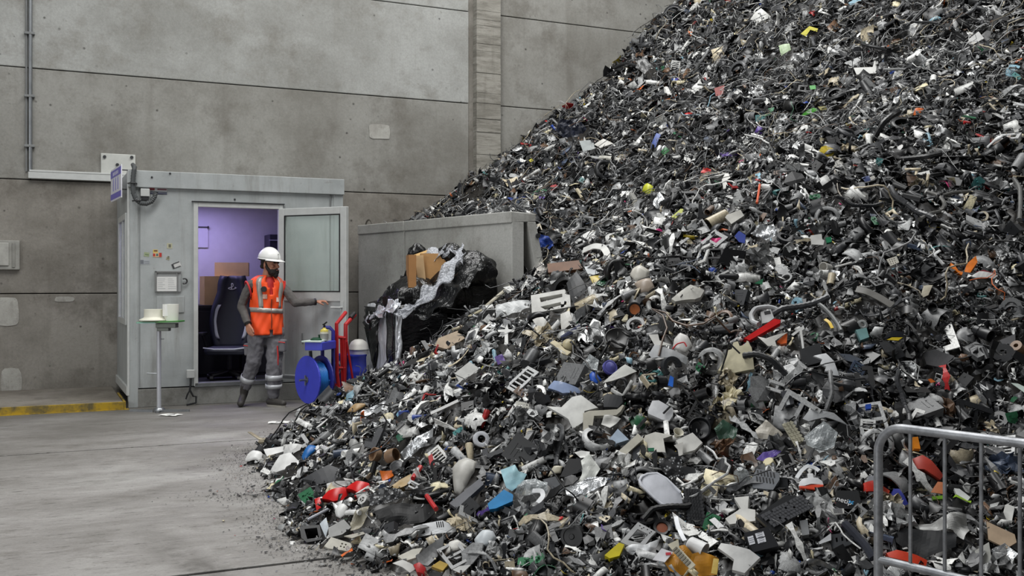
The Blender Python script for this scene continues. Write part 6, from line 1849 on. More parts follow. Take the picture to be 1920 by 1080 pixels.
hpath(2, 'curled_strip', PS, 'white curled strip in front of the clear crumpled plastic', (216, 218, 220), [(332, 542), (392, 540), (402, 575), (366, 618)], 15, flat=.3, lift=.12)
hcrumple(2, 'paper_scrap', 'paper', 'white crushed paper standing upright above the white oval cover', (224, 226, 220), [(618, 482), (650, 400), (640, 350), (700, 318), (758, 402), (722, 472), (680, 502)], 'white crushed paper', lift=.14)
hcrumple(2, 'paper_scrap', 'paper', 'small white crumpled sheet above the crushed paper', (216, 216, 212), [(598, 300), (640, 286), (695, 295), (692, 328), (640, 336)], lift=.1)
hplate(2, 'slab', PS, 'black broken slab left of the white crushed paper', (30, 30, 32), [(506, 452), (560, 338), (655, 338), (640, 420), (540, 452)], lip=.05)
hplate(2, 'cup_fragment', 'cup', 'beige half cup left of the black broken slab', (196, 190, 170), [(426, 442), (470, 388), (524, 384), (512, 432)], bend=.6, smooth=True)
hcrumple(2, 'foil_sheet', FR, 'glittering silver sheet below the white crushed paper', (176, 178, 180), [(535, 522), (690, 448), (815, 458), (790, 512), (700, 540), (620, 582), (548, 572)], material=FOILM, amp=.14)
hplate(2, 'plate', 'plate', 'dark grey flat plate left of the glittering silver sheet', (84, 86, 90), [(396, 470), (480, 448), (534, 530), (492, 562)])
hplate(2, 'speckled_sheet', 'fabric', 'grey speckled sheet above the white oval cover', (120, 122, 124), [(1128, 332), (1272, 318), (1296, 482), (1240, 505), (1140, 402)], amp=.08, material=SPECKM, lift=.07)
o_, M_, loc = hplate(2, 'oval_cover', 'cover', 'large white oval cover with a rounded rim standing in the heap', (214, 216, 224), [(1006, 472), (1020, 448), (1060, 430), (1120, 426), (1180, 460), (1275, 552), (1288, 632), (1244, 662), (1180, 652), (1090, 572), (1018, 502)], 'white oval cover', lip=.03, bend=.16, lift=.16, smooth=True)
rim = [loc(q) for q in zp(2, [(1240, 660), (1180, 650), (1090, 572), (1018, 502), (1008, 472), (1022, 450), (1060, 432), (1120, 428), (1180, 462), (1272, 552)])]
mm_ = MB(); mm_.tube([Vector((a * .985, b * .985, 0.000)) for a, b in rim], 0.007, 6); child(o_, 'rim', mm_, hmat((226, 228, 236)), smooth=True)
o_, M_, loc = hplate(2, 'key_mat', 'key mat', 'black rubber key mat with rows of bumps beside the white oval cover', (32, 33, 36), [(1284, 532), (1380, 528), (1424, 640), (1394, 784), (1330, 764), (1300, 640)], 'black key mat', bend=.15, lift=.12)
for i in range(6):
    for j in range(10):
        q = loc(zp(2, [(1300 + i * 17 + j * 3.2, 546 + j * 22 + i * 1.5)])[0]); mm_ = MB(); mm_.box(-.011, .011, -.010, .010, 0, .016, Matrix.Translation((q[0], q[1], -.002)) @ Matrix.Rotation(-.4, 4, 'Z'))
        ob = child(o_, 'key', mm_, hmat((40, 41, 44)))
o_, M_, loc = hplate(2, 'drive_bracket', 'bracket', 'light grey perforated drive bracket with a square opening', (186, 187, 188), [(888, 862), (1000, 738), (1114, 800), (1082, 832), (1030, 902), (930, 884)], 'perforated drive bracket', holes=[[(936, 852), (998, 782), (1066, 816), (1014, 872)]] + [[(x - 6, y), (x, y - 5), (x + 6, y), (x, y + 5)] for x, y in ((1012, 762), (1036, 774), (1060, 786), (1084, 800), (1024, 780), (1074, 808))], lip=.02, lift=.14)
hcrumple(2, 'paper_scrap', 'paper', 'white crumpled film under the perforated drive bracket', (206, 208, 210), [(908, 912), (960, 882), (1060, 880), (1142, 848), (1120, 900), (1070, 942), (970, 948)], lift=.1)
hplate(2, 'yellow_wedge', PS, 'bright yellow wedge touching the perforated drive bracket', (204, 188, 26), [(788, 948), (880, 868), (914, 880), (882, 952), (820, 968)], 'yellow wedge', lip=.05, lift=.12)
hpath(2, 'lever', 'lever', 'white curved lever below the white oval cover', (220, 222, 226), [(1240, 705), (1250, 760), (1275, 820), (1296, 858)], 13, flat=.5, lift=.14)
hround(2, 'cup', 'cup', 'white smooth cup lying open-ended above the ochre crushed tub', (226, 226, 226), (1372, 895), 62, [(0, -.95), (.55, -.95), (.72, -.8), (.85, .95), (.76, .95), (.62, -.7), (0, -.8)], 'white open cup', axis=(.75, -.30, .62), lift=.16)
hcrumple(2, 'crushed_tub', 'tub', 'ochre yellow crushed tub at the bottom edge of the picture', (196, 136, 38), [(1160, 992), (1200, 950), (1240, 908), (1300, 902), (1345, 950), (1400, 938), (1512, 972), (1496, 1075), (1300, 1082), (1200, 1045)], 'ochre crushed tub', amp=.22, lift=.12, freq=9)
hplate(2, 'tub_side', 'tub', 'pale yellow side flap of the ochre tub', (206, 178, 96), [(1478, 968), (1512, 972), (1500, 1070), (1462, 1062)], bend=.2, lift=.16)
o_, M_, loc = hplate(2, 'key_strip', 'strip', 'beige strip with small printed blocks lying over the ochre tub', (196, 190, 170), [(1188, 880), (1255, 848), (1262, 900), (1364, 1010), (1330, 1038), (1232, 932)], lift=.24)
for i in range(7):
    q = loc(zp(2, [(1232 + i * 14, 912 + i * 15)])[0]); mm_ = MB(); mm_.box(-.014, .014, -.004, .004, 0, .004, Matrix.Translation((q[0], q[1], 0)) @ Matrix.Rotation(.7, 4, 'Z')); child(o_, 'printed_block', mm_, hmat((120, 116, 104)))
o_, M_, loc = hplate(2, 'envelope', 'paper', 'white card with a tiny red mark left of the ochre tub', (222, 222, 226), [(1092, 976), (1150, 904), (1222, 930), (1170, 992)], lift=.15)
q = loc(zp(2, [(1192, 940)])[0]); mm_ = MB(); mm_.box(-.012, .012, -.006, .006, 0, .003, Matrix.Translation((q[0], q[1], 0))); child(o_, 'red_mark', mm_, hmat((196, 60, 70)))
o_, M_, s_ = hround(2, 'speaker_cone', 'speaker', 'black ring with a rust brown disc left of the white lever', (26, 26, 28), (1152, 772), 58, [(.62, -.2), (.66, .02), (.95, .1), (1.0, -.1), (.9, -.5), (.6, -.5), (.62, -.2)], axis=(0, .72, .7))
mm_ = MB(); mm_.lathe([(0, -.1 * s_), (.62 * s_, -.12 * s_)], 20); child(o_, 'disc', mm_, hmat((138, 78, 54)))
hplate(2, 'tray', 'tray', 'black open tray behind the black ring with brown disc', (28, 28, 30), [(938, 692), (1110, 668), (1134, 722), (1080, 752), (960, 740)], holes=[[(960, 698), (1095, 682), (1108, 718), (1070, 738), (975, 728)]], lip=.06)
hplate(2, 'red_lump', PS, 'dark red lump at the right of the black rounded pot', (150, 30, 40), [(1518, 348), (1602, 343), (1592, 396), (1545, 408)], 'dark red lump', lip=.05, bend=.3)
hround(2, 'pot', 'pot', 'black rounded pot with a pale rim below the appliance box', (30, 31, 34), (1390, 150), 72, [(0, -.7), (.6, -.7), (.9, -.2), (1, .4), (.92, .42), (.8, -.1), (0, -.4)], 'black rounded pot', axis=(-.2, .35, .9), lift=.04)
hcrumple(2, 'green_foil', FR, 'dark green crumpled film right of the black rounded pot', (44, 74, 58), [(1478, 150), (1540, 95), (1630, 150), (1612, 220), (1520, 235)], lift=.07)
hround(2, 'motor_drum', 'drum', 'black grooved motor drum at the bottom of the heap', (24, 24, 26), (590, 830), 76, [(0, .5), (.2, .5), (.25, .42), (.7, .42), (.72, .5), (.95, .5), (1, .4), (1, -.6), (.3, -.7), (0, -.7)], 'black motor drum', axis=(-.35, .2, .9))
# ---- bottom right
o_, M_, loc = hplate(3, 'keyboard', 'keyboard', 'black broken keyboard with its keys lying on the heap', (30, 31, 34), [(255, 686), (440, 558), (500, 560), (586, 588), (562, 632), (385, 786), (350, 776)], 'black keyboard', lip=.02, lift=.16, face=.62)
A_, B_, C_ = (285, 690), (530, 585), (378, 762)
for i in range(14):
    for j in range(5):
        t_, s_ = (i + .5) / 14, (j + .5) / 5
        u_ = A_[0] + (B_[0] - A_[0]) * t_ + (C_[0] - A_[0]) * s_ * .92; w_ = A_[1] + (B_[1] - A_[1]) * t_ * 1.18 + (C_[1] - A_[1]) * s_ * .92
        if random.random() < .08: continue
        q = loc(zp(3, [(u_, w_)])[0]); mm_ = MB(); k0 = .0095; mm_.box(-k0, k0, -k0, k0, 0, .013, Matrix.Translation((q[0], q[1], 0)) @ Matrix.Rotation(.55, 4, 'Z')); child(o_, 'key', mm_, hmat((66, 67, 71), .5, 0, 0))
hplate(3, 'panel_fragment', PS, 'white stepped casing pieces left of the black keyboard', (214, 213, 208), [(120, 572), (212, 563), (206, 640), (252, 648), (252, 716), (92, 738), (66, 702), (162, 640)], 'white stepped casing', lip=.05, lift=.12)
o_, M_, loc = hplate(3, 'adapter_box', 'box', 'black adapter box with three white paper labels below the keyboard', (34, 35, 39), [(183, 792), (330, 752), (378, 832), (398, 872), (240, 912)], 'black labelled adapter', lip=.09, lift=.16, face=.65)
for pp, nm in (([(203, 818), (238, 808), (252, 858), (216, 868)], 'paper_label'), ([(250, 797), (302, 783), (312, 812), (260, 826)], 'paper_label'), ([(262, 830), (314, 818), (320, 846), (270, 860)], 'paper_label')):
    q = [loc(z_) for z_ in zp(3, pp)]; mm_ = MB(); mm_.prism(q, 0.0, .002); lb = child(o_, nm, mm_, hmat((214, 216, 222), .6, 0, .05))
    cx_, cy_ = sum(a for a, b in q) / 4, sum(b for a, b in q) / 4; mm_ = MB()
    for i in range(3): mm_.box(-.012, .012, -.0012, .0012, .002, .0026, Matrix.Translation((cx_, cy_ + (i - 1) * .009, 0)) @ Matrix.Rotation(.25, 4, 'Z'))
    child(lb, 'print', mm_, hmat((120, 122, 130), .6, 0, 0))
o_, M_, loc = hplate(3, 'vent_box', 'box', 'grey plastic box with two rows of vent slots above the keyboard', (118, 121, 126), [(230, 455), (262, 393), (402, 420), (402, 462), (362, 524), (236, 512)], 'grey vented box', lip=.08, lift=.12)
for r_i in range(2):
    for i in range(6):
        q = loc(zp(3, [(268 + i * 20 + r_i * -6, 418 + r_i * 38 + i * 3)])[0]); mm_ = MB(); mm_.box(-.003, .003, -.014, .014, 0, .0015, Matrix.Translation((q[0], q[1], .001))); child(o_, 'vent_slot', mm_, M_BLACK)
o_, M_, loc = hplate(3, 'two_tone_housing', 'housing', 'white housing with an orange underside lying above the keyboard', (226, 227, 228), [(519, 498), (530, 470), (548, 455), (640, 450), (668, 468), (676, 490), (600, 490), (560, 500)], 'white and orange housing', lip=.05, bend=.25, lift=.16, smooth=True)
q = [loc(z_) for z_ in zp(3, [(522, 500), (560, 502), (600, 492), (677, 492), (675, 512), (620, 526), (530, 516)])]; mm_ = MB(); mm_.prism(q, -.04, .004); child(o_, 'orange_base', mm_, hmat((206, 66, 30)), bevel=.004)
q = loc(zp(3, [(597, 447)])[0]); mm_ = MB(); mm_.box(-.014, .014, -.014, .02, -.03, .004, Matrix.Translation((q[0], q[1], 0))); child(o_, 'cap', mm_, hmat((224, 225, 226)), bevel=.004)
hpath(3, 'handle_loop', 'handle', 'white bent handle loop behind the white and orange housing', (218, 220, 222), [(508, 452), (540, 405), (575, 376), (622, 388), (648, 408)], 12, flat=.4, lift=.14)
hround(3, 'spool', 'spool', 'cream short spool above the grey vented box', (206, 196, 158), (343, 368), 40, [(0, .8), (.75, .8), (.85, .7), (.85, -.7), (.75, -.8), (0, -.8)], axis=(-.5, .75, .4))
hcrumple(3, 'film_scrap', 'film', 'purple crumpled film behind the cream spool', (98, 78, 158), [(258, 338), (300, 293), (412, 278), (382, 322), (290, 348)], 'purple film', lift=.1)
hplate(3, 'red_dome', 'cap', 'crimson cap left of the purple film', (150, 26, 36), [(33, 352), (112, 338), (108, 382), (75, 398)], 'crimson cap', lip=.06, bend=.3)
hround(3, 'can', 'can', 'crushed clear jar left of the grey vented box', (170, 174, 176), (168, 445), 62, [(0, -.9), (.7, -.9), (.8, -.7), (.72, -.1), (.8, .2), (.7, .6), (.35, .85), (.3, 1.05), (0, 1.05)], axis=(-.25, .8, .4), material=CLEARM)
o_, M_, loc = hplate(3, 'network_box', 'box', 'black carton printed with small white and blue lettering', (30, 31, 33), [(758, 528), (892, 530), (908, 600), (872, 642), (748, 642)], 'black lettered carton', lip=.05, lift=.14)
q0, q1 = loc(zp(3, [(775, 588)])[0]), loc(zp(3, [(832, 606)])[0]); an = math.atan2(q1[1] - q0[1], q1[0] - q0[0])
text('lettering', 'netip', .036, hmat((230, 230, 232), .5, 0, 0), o_, Matrix.Translation(((q0[0] + q1[0]) / 2, (q0[1] + q1[1]) / 2, .008)) @ Matrix.Rotation(an, 4, 'Z'))
q0 = loc(zp(3, [(846, 606)])[0]); mm_ = MB()
for a_ in (-.6, .6): mm_.box(-.013, .013, -.003, .003, 0, .002, Matrix.Translation((q0[0], q0[1], .007)) @ Matrix.Rotation(an + a_, 4, 'Z'))
child(o_, 'blue_mark', mm_, hmat((46, 130, 180), .5, 0, 0))
o_, M_, loc = hplate(3, 'barcode_sheet', 'paper', 'white slip with grey barcode stripes under the black lettered carton', (200, 200, 196), [(712, 640), (802, 640), (804, 670), (742, 678)], lift=.16)
for i in range(7):
    q = loc(zp(3, [(740 + i * 8, 655)])[0]); mm_ = MB(); mm_.box(-.0022, .0022, -.012, .012, 0, .001, Matrix.Translation((q[0], q[1], .001))); child(o_, 'stripe', mm_, hmat((96, 96, 98), .6, 0, 0))
hcrumple(3, 'clear_sheet', 'sheet', 'large clear crumpled plastic sheet above the white handle loop', (186, 190, 194), [(556, 192), (620, 140), (680, 98), (764, 168), (745, 250), (652, 304), (568, 242)], 'clear crumpled sheet', material=CLEARM, amp=.22, lift=.08)
o_, M_, loc = hplate(3, 'keypad', 'keypad', 'beige keypad with square keys left of the clear crumpled sheet', (190, 186, 164), [(418, 116), (476, 103), (544, 216), (502, 254)], 'beige keypad', lip=.02, lift=.12)
for i in range(3):
    for j in range(6):
        q = loc(zp(3, [(442 + i * 17 + j * 13, 124 + j * 20 - i * 6)])[0]); mm_ = MB(); mm_.box(-.010, .010, -.010, .010, 0, .008, Matrix.Translation((q[0], q[1], 0)) @ Matrix.Rotation(-.5, 4, 'Z')); child(o_, 'key', mm_, hmat((160, 156, 136)))
hcrumple(3, 'crushed_box', 'box', 'greyish beige crushed box left of the beige keypad', (172, 166, 154), [(252, 152), (318, 88), (424, 180), (384, 222), (270, 202)], amp=.2)
hplate(3, 'panel_fragment', PS, 'light grey swept sheet above the clear crumpled sheet', (166, 168, 170), [(545, 82), (590, 30), (740, 50), (824, 112), (690, 80), (582, 102)], bend=.3, lift=.1)
hplate(3, 'connector_casing', 'panel', 'dark grey connector plate with slots under the lettered carton', (66, 68, 71), [(722, 802), (832, 788), (868, 852), (740, 908)], holes=[[(750, 822), (762, 820), (766, 846), (754, 850)], [(784, 816), (796, 814), (800, 840), (788, 843)], [(812, 820), (824, 818), (830, 842), (818, 846)]], lip=.04)
hplate(3, 'panel_fragment', PS, 'white small plate attached left of the dark connector plate', (204, 206, 208), [(632, 858), (722, 793), (724, 836), (645, 864)])
hpath(3, 'bent_tube', 'tube', 'glossy dark bent tube running down behind the barrier post', (54, 56, 64), [(808, 735), (870, 800), (935, 870), (985, 950)], 28, lift=.1, rough=.18)
hplate(3, 'connector_block', 'connector', 'grey stacked connector block right of the keyboard', (136, 138, 140), [(528, 716), (576, 708), (588, 800), (545, 808)], lip=.05, lift=.1)
hplate(3, 'clip', 'clip', 'orange-red clip just left of the barrier post', (200, 50, 36), [(924, 482), (985, 463), (988, 532), (932, 534)], 'orange-red clip', lip=.04, bend=.2, lift=.1)
hplate(3, 'clip', 'clip', 'orange-red hooked clip just right of the barrier post', (208, 64, 34), [(1044, 500), (1088, 530), (1076, 558), (1042, 548)], lip=.03, lift=.1)
hplate(3, 'metal_plate', 'plate', 'pale grey metal plate tucked behind the barrier post', (150, 152, 158), [(956, 440), (1040, 428), (1042, 552), (956, 552)], lip=.03, lift=.14)
hplate(3, 'scoop', PS, 'royal blue scoop right of the barrier post', (44, 52, 140), [(1082, 612), (1110, 518), (1146, 518), (1176, 560), (1202, 612), (1120, 648)], 'royal blue scoop', lip=.07, bend=.2, lift=.12)
hplate(3, 'red_handset', 'handset', 'dull red handset-like shell seen between the barrier bars', (178, 62, 48), [(1228, 328), (1290, 308), (1345, 345), (1424, 430), (1402, 458), (1340, 425), (1300, 400), (1245, 392)], 'dull red handset', lip=.05, bend=.35, lift=.12, smooth=True)
hplate(3, 'orange_block', 'block', 'small bright orange block near the top barrier rail', (218, 132, 30), [(1230, 197), (1262, 195), (1278, 270), (1238, 268)], 'orange block', lip=.05, lift=.1)
hround(3, 'half_barrel', 'housing', 'dark grey half barrel shell behind the second barrier bar', (70, 71, 74), (1280, 632), 72, [(.55, -1.0), (.55, 1.0)], axis=(.72, -.6, .35), lift=.12, arcw=3.6, seg=14)
hplate(3, 'panel_fragment', PS, 'white lid with a lime edge behind the barrier', (214, 216, 214), [(1486, 514), (1520, 518), (1588, 570), (1570, 592), (1500, 552)], 'lime-edged lid', lip=.03, lift=.14)
hplate(3, 'lime_edge', PS, 'lime green rim below the white lid behind the barrier', (150, 190, 50), [(1478, 574), (1495, 552), (1570, 592), (1594, 592), (1590, 606), (1500, 566)], lift=.13)
hplate(3, 'black_box', 'box', 'black hollow box under the white lid behind the barrier', (14, 14, 15), [(1468, 622), (1506, 566), (1590, 602), (1540, 662)], lip=.06, lift=.07)
hplate(3, 'clip', 'clip', 'bright green clip between the second and third barrier bars', (110, 160, 40), [(1348, 566), (1420, 558), (1422, 580), (1356, 584)], lip=.02, lift=.1)
hplate(3, 'orange_scrap', PS, 'peach orange scrap above the bright green clip', (200, 124, 84), [(1342, 538), (1384, 474), (1422, 478), (1420, 552)], lift=.09, bend=.2)
hcrumple(3, 'cloth', 'cloth', 'grey crumpled cloth draped across the heap behind the barrier', (150, 150, 148), [(1228, 742), (1340, 735), (1440, 690), (1482, 658), (1562, 658), (1584, 780), (1542, 852), (1482, 792), (1300, 782)], 'grey draped cloth', lift=.12, freq=10)
hcrumple(3, 'plastic_sheet', 'sheet', 'big charcoal plastic sheet under the grey draped cloth', (48, 49, 51), [(1108, 758), (1300, 770), (1500, 792), (1494, 882), (1262, 962), (1122, 852)], amp=.1, lift=.05, freq=7, material=mat(S(40, 41, 43), 0.5, 0, 0.2, 'dark_sheet', spec=0.25))
hplate(3, 'board', 'board', 'tan broken board behind the barrier with flaking paint', (178, 156, 132), [(1688, 720), (1862, 800), (1874, 850), (1812, 888), (1700, 832)], 'tan broken board', th=.014, lift=.12)
hplate(3, 'panel_fragment', PS, 'white rounded tag standing between the third and fourth barrier bars', (210, 210, 206), [(1784, 692), (1800, 630), (1816, 612), (1862, 630), (1842, 732)], lip=.01, lift=.12)
hplate(3, 'tool_case', 'tool', 'orange-red tool shell lying above the lower barrier rail', (202, 58, 28), [(1068, 912), (1130, 898), (1250, 930), (1322, 958), (1314, 994), (1240, 984), (1160, 962), (1085, 940)], 'orange-red tool shell', lip=.05, bend=.2, lift=.14)
o_, M_, s_ = hround(3, 'fan_wheel', 'fan', 'white ribbed fan wheel under the lower barrier rail', (206, 208, 208), (1130, 1046), 58, [(0, .1), (.3, .1), (.32, -.1), (.9, -.25), (1, -.35), (.95, -.4), (0, -.4)], axis=(-.1, .45, .9), lift=.1)
for i in range(22):
    a_ = 2 * math.pi * i / 22; mm_ = MB(); mm_.box(.34 * s_, .95 * s_, -.02 * s_, .02 * s_, -.26 * s_, -.04 * s_, Matrix.Rotation(a_, 4, 'Z')); child(o_, 'blade', mm_, hmat((222, 222, 222)))
hcrumple(3, 'foil_sheet', FR, 'silver crushed foil behind the last two barrier bars', (186, 186, 186), [(1716, 902), (1800, 848), (1884, 920), (1822, 1002), (1740, 992)], material=FOILM)
hplate(3, 'panel_stack', PS, 'pale layered panels behind the third barrier bar', (186, 186, 180), [(1616, 902), (1702, 848), (1724, 982), (1640, 1012)], lip=.06)
hplate(3, 'panel_fragment', PS, 'big white torn board at the lower edge left of the adapter', (216, 216, 214), [(20, 882), (40, 853), (215, 895), (282, 940), (186, 1042), (108, 1022), (120, 960)], 'big white torn board', lip=.03, bend=.15, lift=.14)
# ---- middle
hplate(4, 'brick_like_block', 'block', 'rust brown long block at the crest right of the concrete block', (122, 84, 58), [(453, 52), (665, 28), (695, 85), (460, 112)], 'rust brown block', lip=.07, lift=.12)
hplate(4, 'slotted_grid', 'frame', 'white plastic frame with two long openings on the left slope', (216, 215, 210), [(343, 265), (572, 224), (582, 260), (606, 262), (612, 342), (350, 388)], 'white slotted frame', holes=[[(402, 282), (555, 254), (556, 276), (410, 312)], [(408, 342), (545, 310), (547, 332), (440, 362)]], lip=.06, lift=.16)
hplate(4, 'leg_fragment', PS, 'white ragged leg hanging below the white slotted frame', (210, 208, 202), [(543, 392), (602, 368), (630, 450), (590, 480), (550, 512)], lip=.03, bend=.2, lift=.12)
hplate(4, 'panel_fragment', PS, 'white swept wing left of the ragged leg', (212, 210, 204), [(348, 422), (430, 418), (504, 500), (400, 497)], bend=.5, lift=.12)
hcrumple(4, 'bag_scrap', 'bag', 'white crumpled bag left of the rust brown block', (212, 208, 202), [(346, 102), (385, 18), (432, 60), (460, 142), (372, 154)], lift=.1)
hplate(4, 'panel_fragment', PS, 'white notched plate below the rust brown block', (206, 210, 212), [(703, 72), (812, 58), (812, 112), (735, 137)], holes=[[(760, 70), (800, 66), (790, 90), (765, 92)]], lift=.1)
hplate(4, 'jug_body', 'jug', 'dirty white round jug near the crest of the front lobe', (208, 204, 194), [(1006, 122), (1030, 85), (1080, 63), (1142, 90), (1132, 162), (1052, 172)], 'dirty white jug', bend=.7, lift=.14, smooth=True)
hplate(4, 'jug_body', 'jug', 'grubby lower half of the dirty white jug', (166, 152, 138), [(1036, 172), (1152, 150), (1178, 210), (1140, 245), (1080, 252)], bend=.6, lift=.1, smooth=True)
hplate(4, 'wedge', PS, 'white pointed wedge with a rounded back right of the dirty jug', (208, 206, 198), [(1292, 282), (1420, 198), (1515, 228), (1488, 280), (1450, 297), (1320, 304)], 'white pointed wedge', lip=.05, bend=.3, lift=.12)
o_, M_, s_ = hround(4, 'speaker_cone', 'speaker', 'black speaker housing with an orange-brown cone', (26, 27, 30), (1044, 360), 46, [(.78, .0), (.85, .12), (1.05, .1), (1.15, -.3), (.9, -.9), (.6, -.9), (.78, 0)], 'orange speaker cone', axis=(.1, .15, 1))
mm_ = MB(); mm_.lathe([(0, -.05 * s_), (.4 * s_, -.02 * s_), (.78 * s_, .03 * s_)], 20); child(o_, 'cone', mm_, hmat((176, 104, 62)))
hround(4, 'blue_disc', 'disc', 'slate blue round disc left of the speaker housing', (84, 96, 156), (784, 370), 24, [(0, .1), (.9, .1), (1, 0), (1, -.3), (0, -.3)], axis=(0, .2, 1))
hpath(4, 'tan_strip', PS, 'tan curved lever below the white slotted frame', (188, 178, 150), [(488, 580), (520, 600), (560, 645), (604, 662)], 17, flat=.5, lift=.12)
hround(4, 'cream_bulb', 'bulb', 'cream crushed bulb right of the tan curved lever', (196, 184, 148), (602, 602), 50, [(0, .7), (.5, .62), (.9, .2), (.95, -.2), (.6, -.7), (0, -.8)], axis=(.5, .5, .6))
hplate(4, 'casing', 'casing', 'black crushed case right of the white slotted frame', (30, 32, 35), [(585, 185), (650, 103), (705, 180), (748, 330), (640, 345), (604, 255)], 'black crushed case', lip=.08, bend=.2)
hround(4, 'pan', 'pan', 'black shallow pan in the middle of the front slope', (32, 31, 31), (935, 560), 95, [(0, -.25), (.5, -.28), (.85, -.12), (1, .1), (.95, .12), (.8, -.05), (0, -.15)], 'black shallow pan', axis=(0, .7, .7))
hplate(4, 'panel_fragment', PS, 'white two-armed bracket right of the black shallow pan', (218, 217, 212), [(1138, 530), (1202, 528), (1212, 570), (1294, 600), (1180, 604), (1160, 570)], lift=.12)
hplate(4, 'cap_shell', 'cap', 'white cap with a thin red outline above the wavy panel', (224, 222, 218), [(1298, 620), (1312, 560), (1350, 518), (1402, 540), (1434, 600), (1392, 652), (1340, 640)], 'red-outlined cap', bend=.6, lift=.12, smooth=True)
hpath(4, 'red_seal', 'seal', 'thin red seal around the white cap', (196, 46, 50), [(1300, 628), (1330, 592), (1378, 580), (1394, 610)], 5, lift=.2)
hplate(4, 'wavy_casing', 'panel', 'light grey wavy panel under the white cap with red outline', (182, 184, 186), [(1136, 662), (1180, 598), (1280, 630), (1404, 680), (1392, 728), (1290, 690), (1160, 688)], 'light grey wavy panel', bend=.25, amp=.05, lift=.14)
hplate(4, 'crown_casing', 'panel', 'cream crown-shaped broken panel in the middle of the heap', (222, 214, 184), [(1608, 768), (1660, 690), (1668, 640), (1700, 630), (1710, 585), (1740, 578), (1752, 610), (1790, 600), (1802, 570), (1834, 618), (1852, 760), (1700, 792)], 'crown-shaped panel', lip=.04, bend=.1, lift=.15)
hcrumple(4, 'clear_cup', 'cup', 'clear crushed cup left of the violet bottle', (196, 200, 202), [(686, 732), (740, 658), (804, 700), (792, 792), (720, 803)], material=CLEARM, amp=.2)
hround(4, 'violet_bottle', 'bottle', 'violet round bottle lid in a white ring', (92, 92, 168), (878, 752), 48, [(0, .35), (.6, .3), (.85, .15), (.88, .22), (1.05, .2), (1.05, -.3), (0, -.3)], 'violet bottle lid', axis=(.35, .4, .8), lift=.1)
hplate(4, 'blue_dome', 'cap', 'bright blue cap left of the violet bottle lid', (34, 86, 188), [(738, 802), (768, 772), (824, 838), (790, 864), (745, 842)], 'bright blue cap', bend=.6, lift=.12, smooth=True)
hplate(4, 'panel_fragment', PS, 'white sharp triangular shard below the violet bottle lid', (224, 224, 218), [(824, 854), (980, 732), (1058, 776), (980, 815), (900, 842)], 'white triangular shard', bend=.15, lift=.14)
hround(4, 'half_ring', 'ring', 'black and pale half ring right of the white triangular shard', (44, 46, 50), (1292, 748), 64, [(.75, -.4), (.8, .3), (1, .3), (1, -.4)], axis=(.3, .2, .9), arcw=4.2, lift=.1)
hplate(4, 'blue_tab', 'tab', 'narrow bright blue tab below the half ring', (30, 100, 200), [(1268, 872), (1284, 806), (1308, 820), (1302, 884)], 'bright blue tab', lift=.12)
hplate(4, 'glossy_cover', 'cover', 'pale blue glossy cover above the large white triangular panel', (156, 172, 206), [(452, 882), (500, 842), (560, 858), (660, 888), (684, 920), (560, 932)], lip=.04, bend=.4, lift=.12, rough=.15, smooth=True)
hplate(4, 'monitor_box', 'box', 'dark grey small monitor box above the beige angled bracket', (52, 53, 56), [(832, 942), (860, 928), (958, 945), (962, 985), (932, 1022), (834, 1017)], 'dark grey monitor box', lip=.12, bend=.08, lift=.14)
hplate(4, 'perforated_strip', 'strip', 'white perforated strip left of the glossy cover', (206, 204, 194), [(243, 978), (290, 985), (332, 1000), (326, 1062), (248, 1084)], holes=[[(258 + i * 18, 1000 + j * 22), (268 + i * 18, 1002 + j * 22), (267 + i * 18, 1012 + j * 22), (257 + i * 18, 1010 + j * 22)] for i in range(4) for j in range(3)], lift=.1)
hplate(4, 'white_tab', PS, 'white crossbar with a ribbon tail on the left slope', (222, 222, 218), [(120, 498), (168, 494), (182, 462), (192, 494), (238, 498), (238, 512), (188, 514), (190, 600), (188, 632), (150, 634), (166, 580), (165, 514), (122, 512)], 'white crossbar', lift=.14)
hpath(4, 'beige_rod', 'rod', 'long beige rod on the left crest of the heap', (186, 180, 162), [(5, 372), (70, 315), (140, 255), (212, 200)], 13, 'long beige rod', lift=.1)
hplate(4, 'panel_fragment', PS, 'white ragged sheet left of the white slotted frame', (208, 210, 210), [(103, 332), (260, 293), (342, 300), (332, 352), (200, 402), (108, 412)], amp=.12, lift=.12)
hplate(4, 'purple_scrap', PS, 'purple torn scrap on the lower left slope', (90, 62, 140), [(98, 682), (150, 663), (174, 712), (120, 734)], 'purple torn scrap', amp=.2, lift=.1)
hplate(4, 'yellow_scrap', PS, 'tiny yellow scrap left of the purple torn scrap', (206, 200, 60), [(5, 760), (25, 732), (66, 736), (40, 758)], lift=.1)
hpath(4, 'slate_tube', 'tube', 'slate blue tube lying below the white slotted frame', (66, 70, 92), [(552, 560), (610, 522), (680, 480)], 20, lift=.1, rough=.2)
hplate(0, 'torn_carton', 'carton', 'tan torn carton in front of the black wrapped load', (176, 156, 132), [(822, 634), (858, 620), (872, 634), (838, 655), (815, 648)], 'tan torn carton', lip=.05, lift=.1)
hplate(0, 'pale_plate', 'plate', 'white rough flat plate on the lower left slope', (178, 178, 174), [(852, 700), (880, 678), (898, 690), (886, 714), (862, 718)], lip=.02, lift=.1)
hplate(0, 'white_shell', 'shell', 'pale hollow shell at the crest below the long beige rod', (196, 192, 180), [(880, 580), (898, 552), (924, 556), (930, 575), (905, 584)], bend=.4, lift=.1)
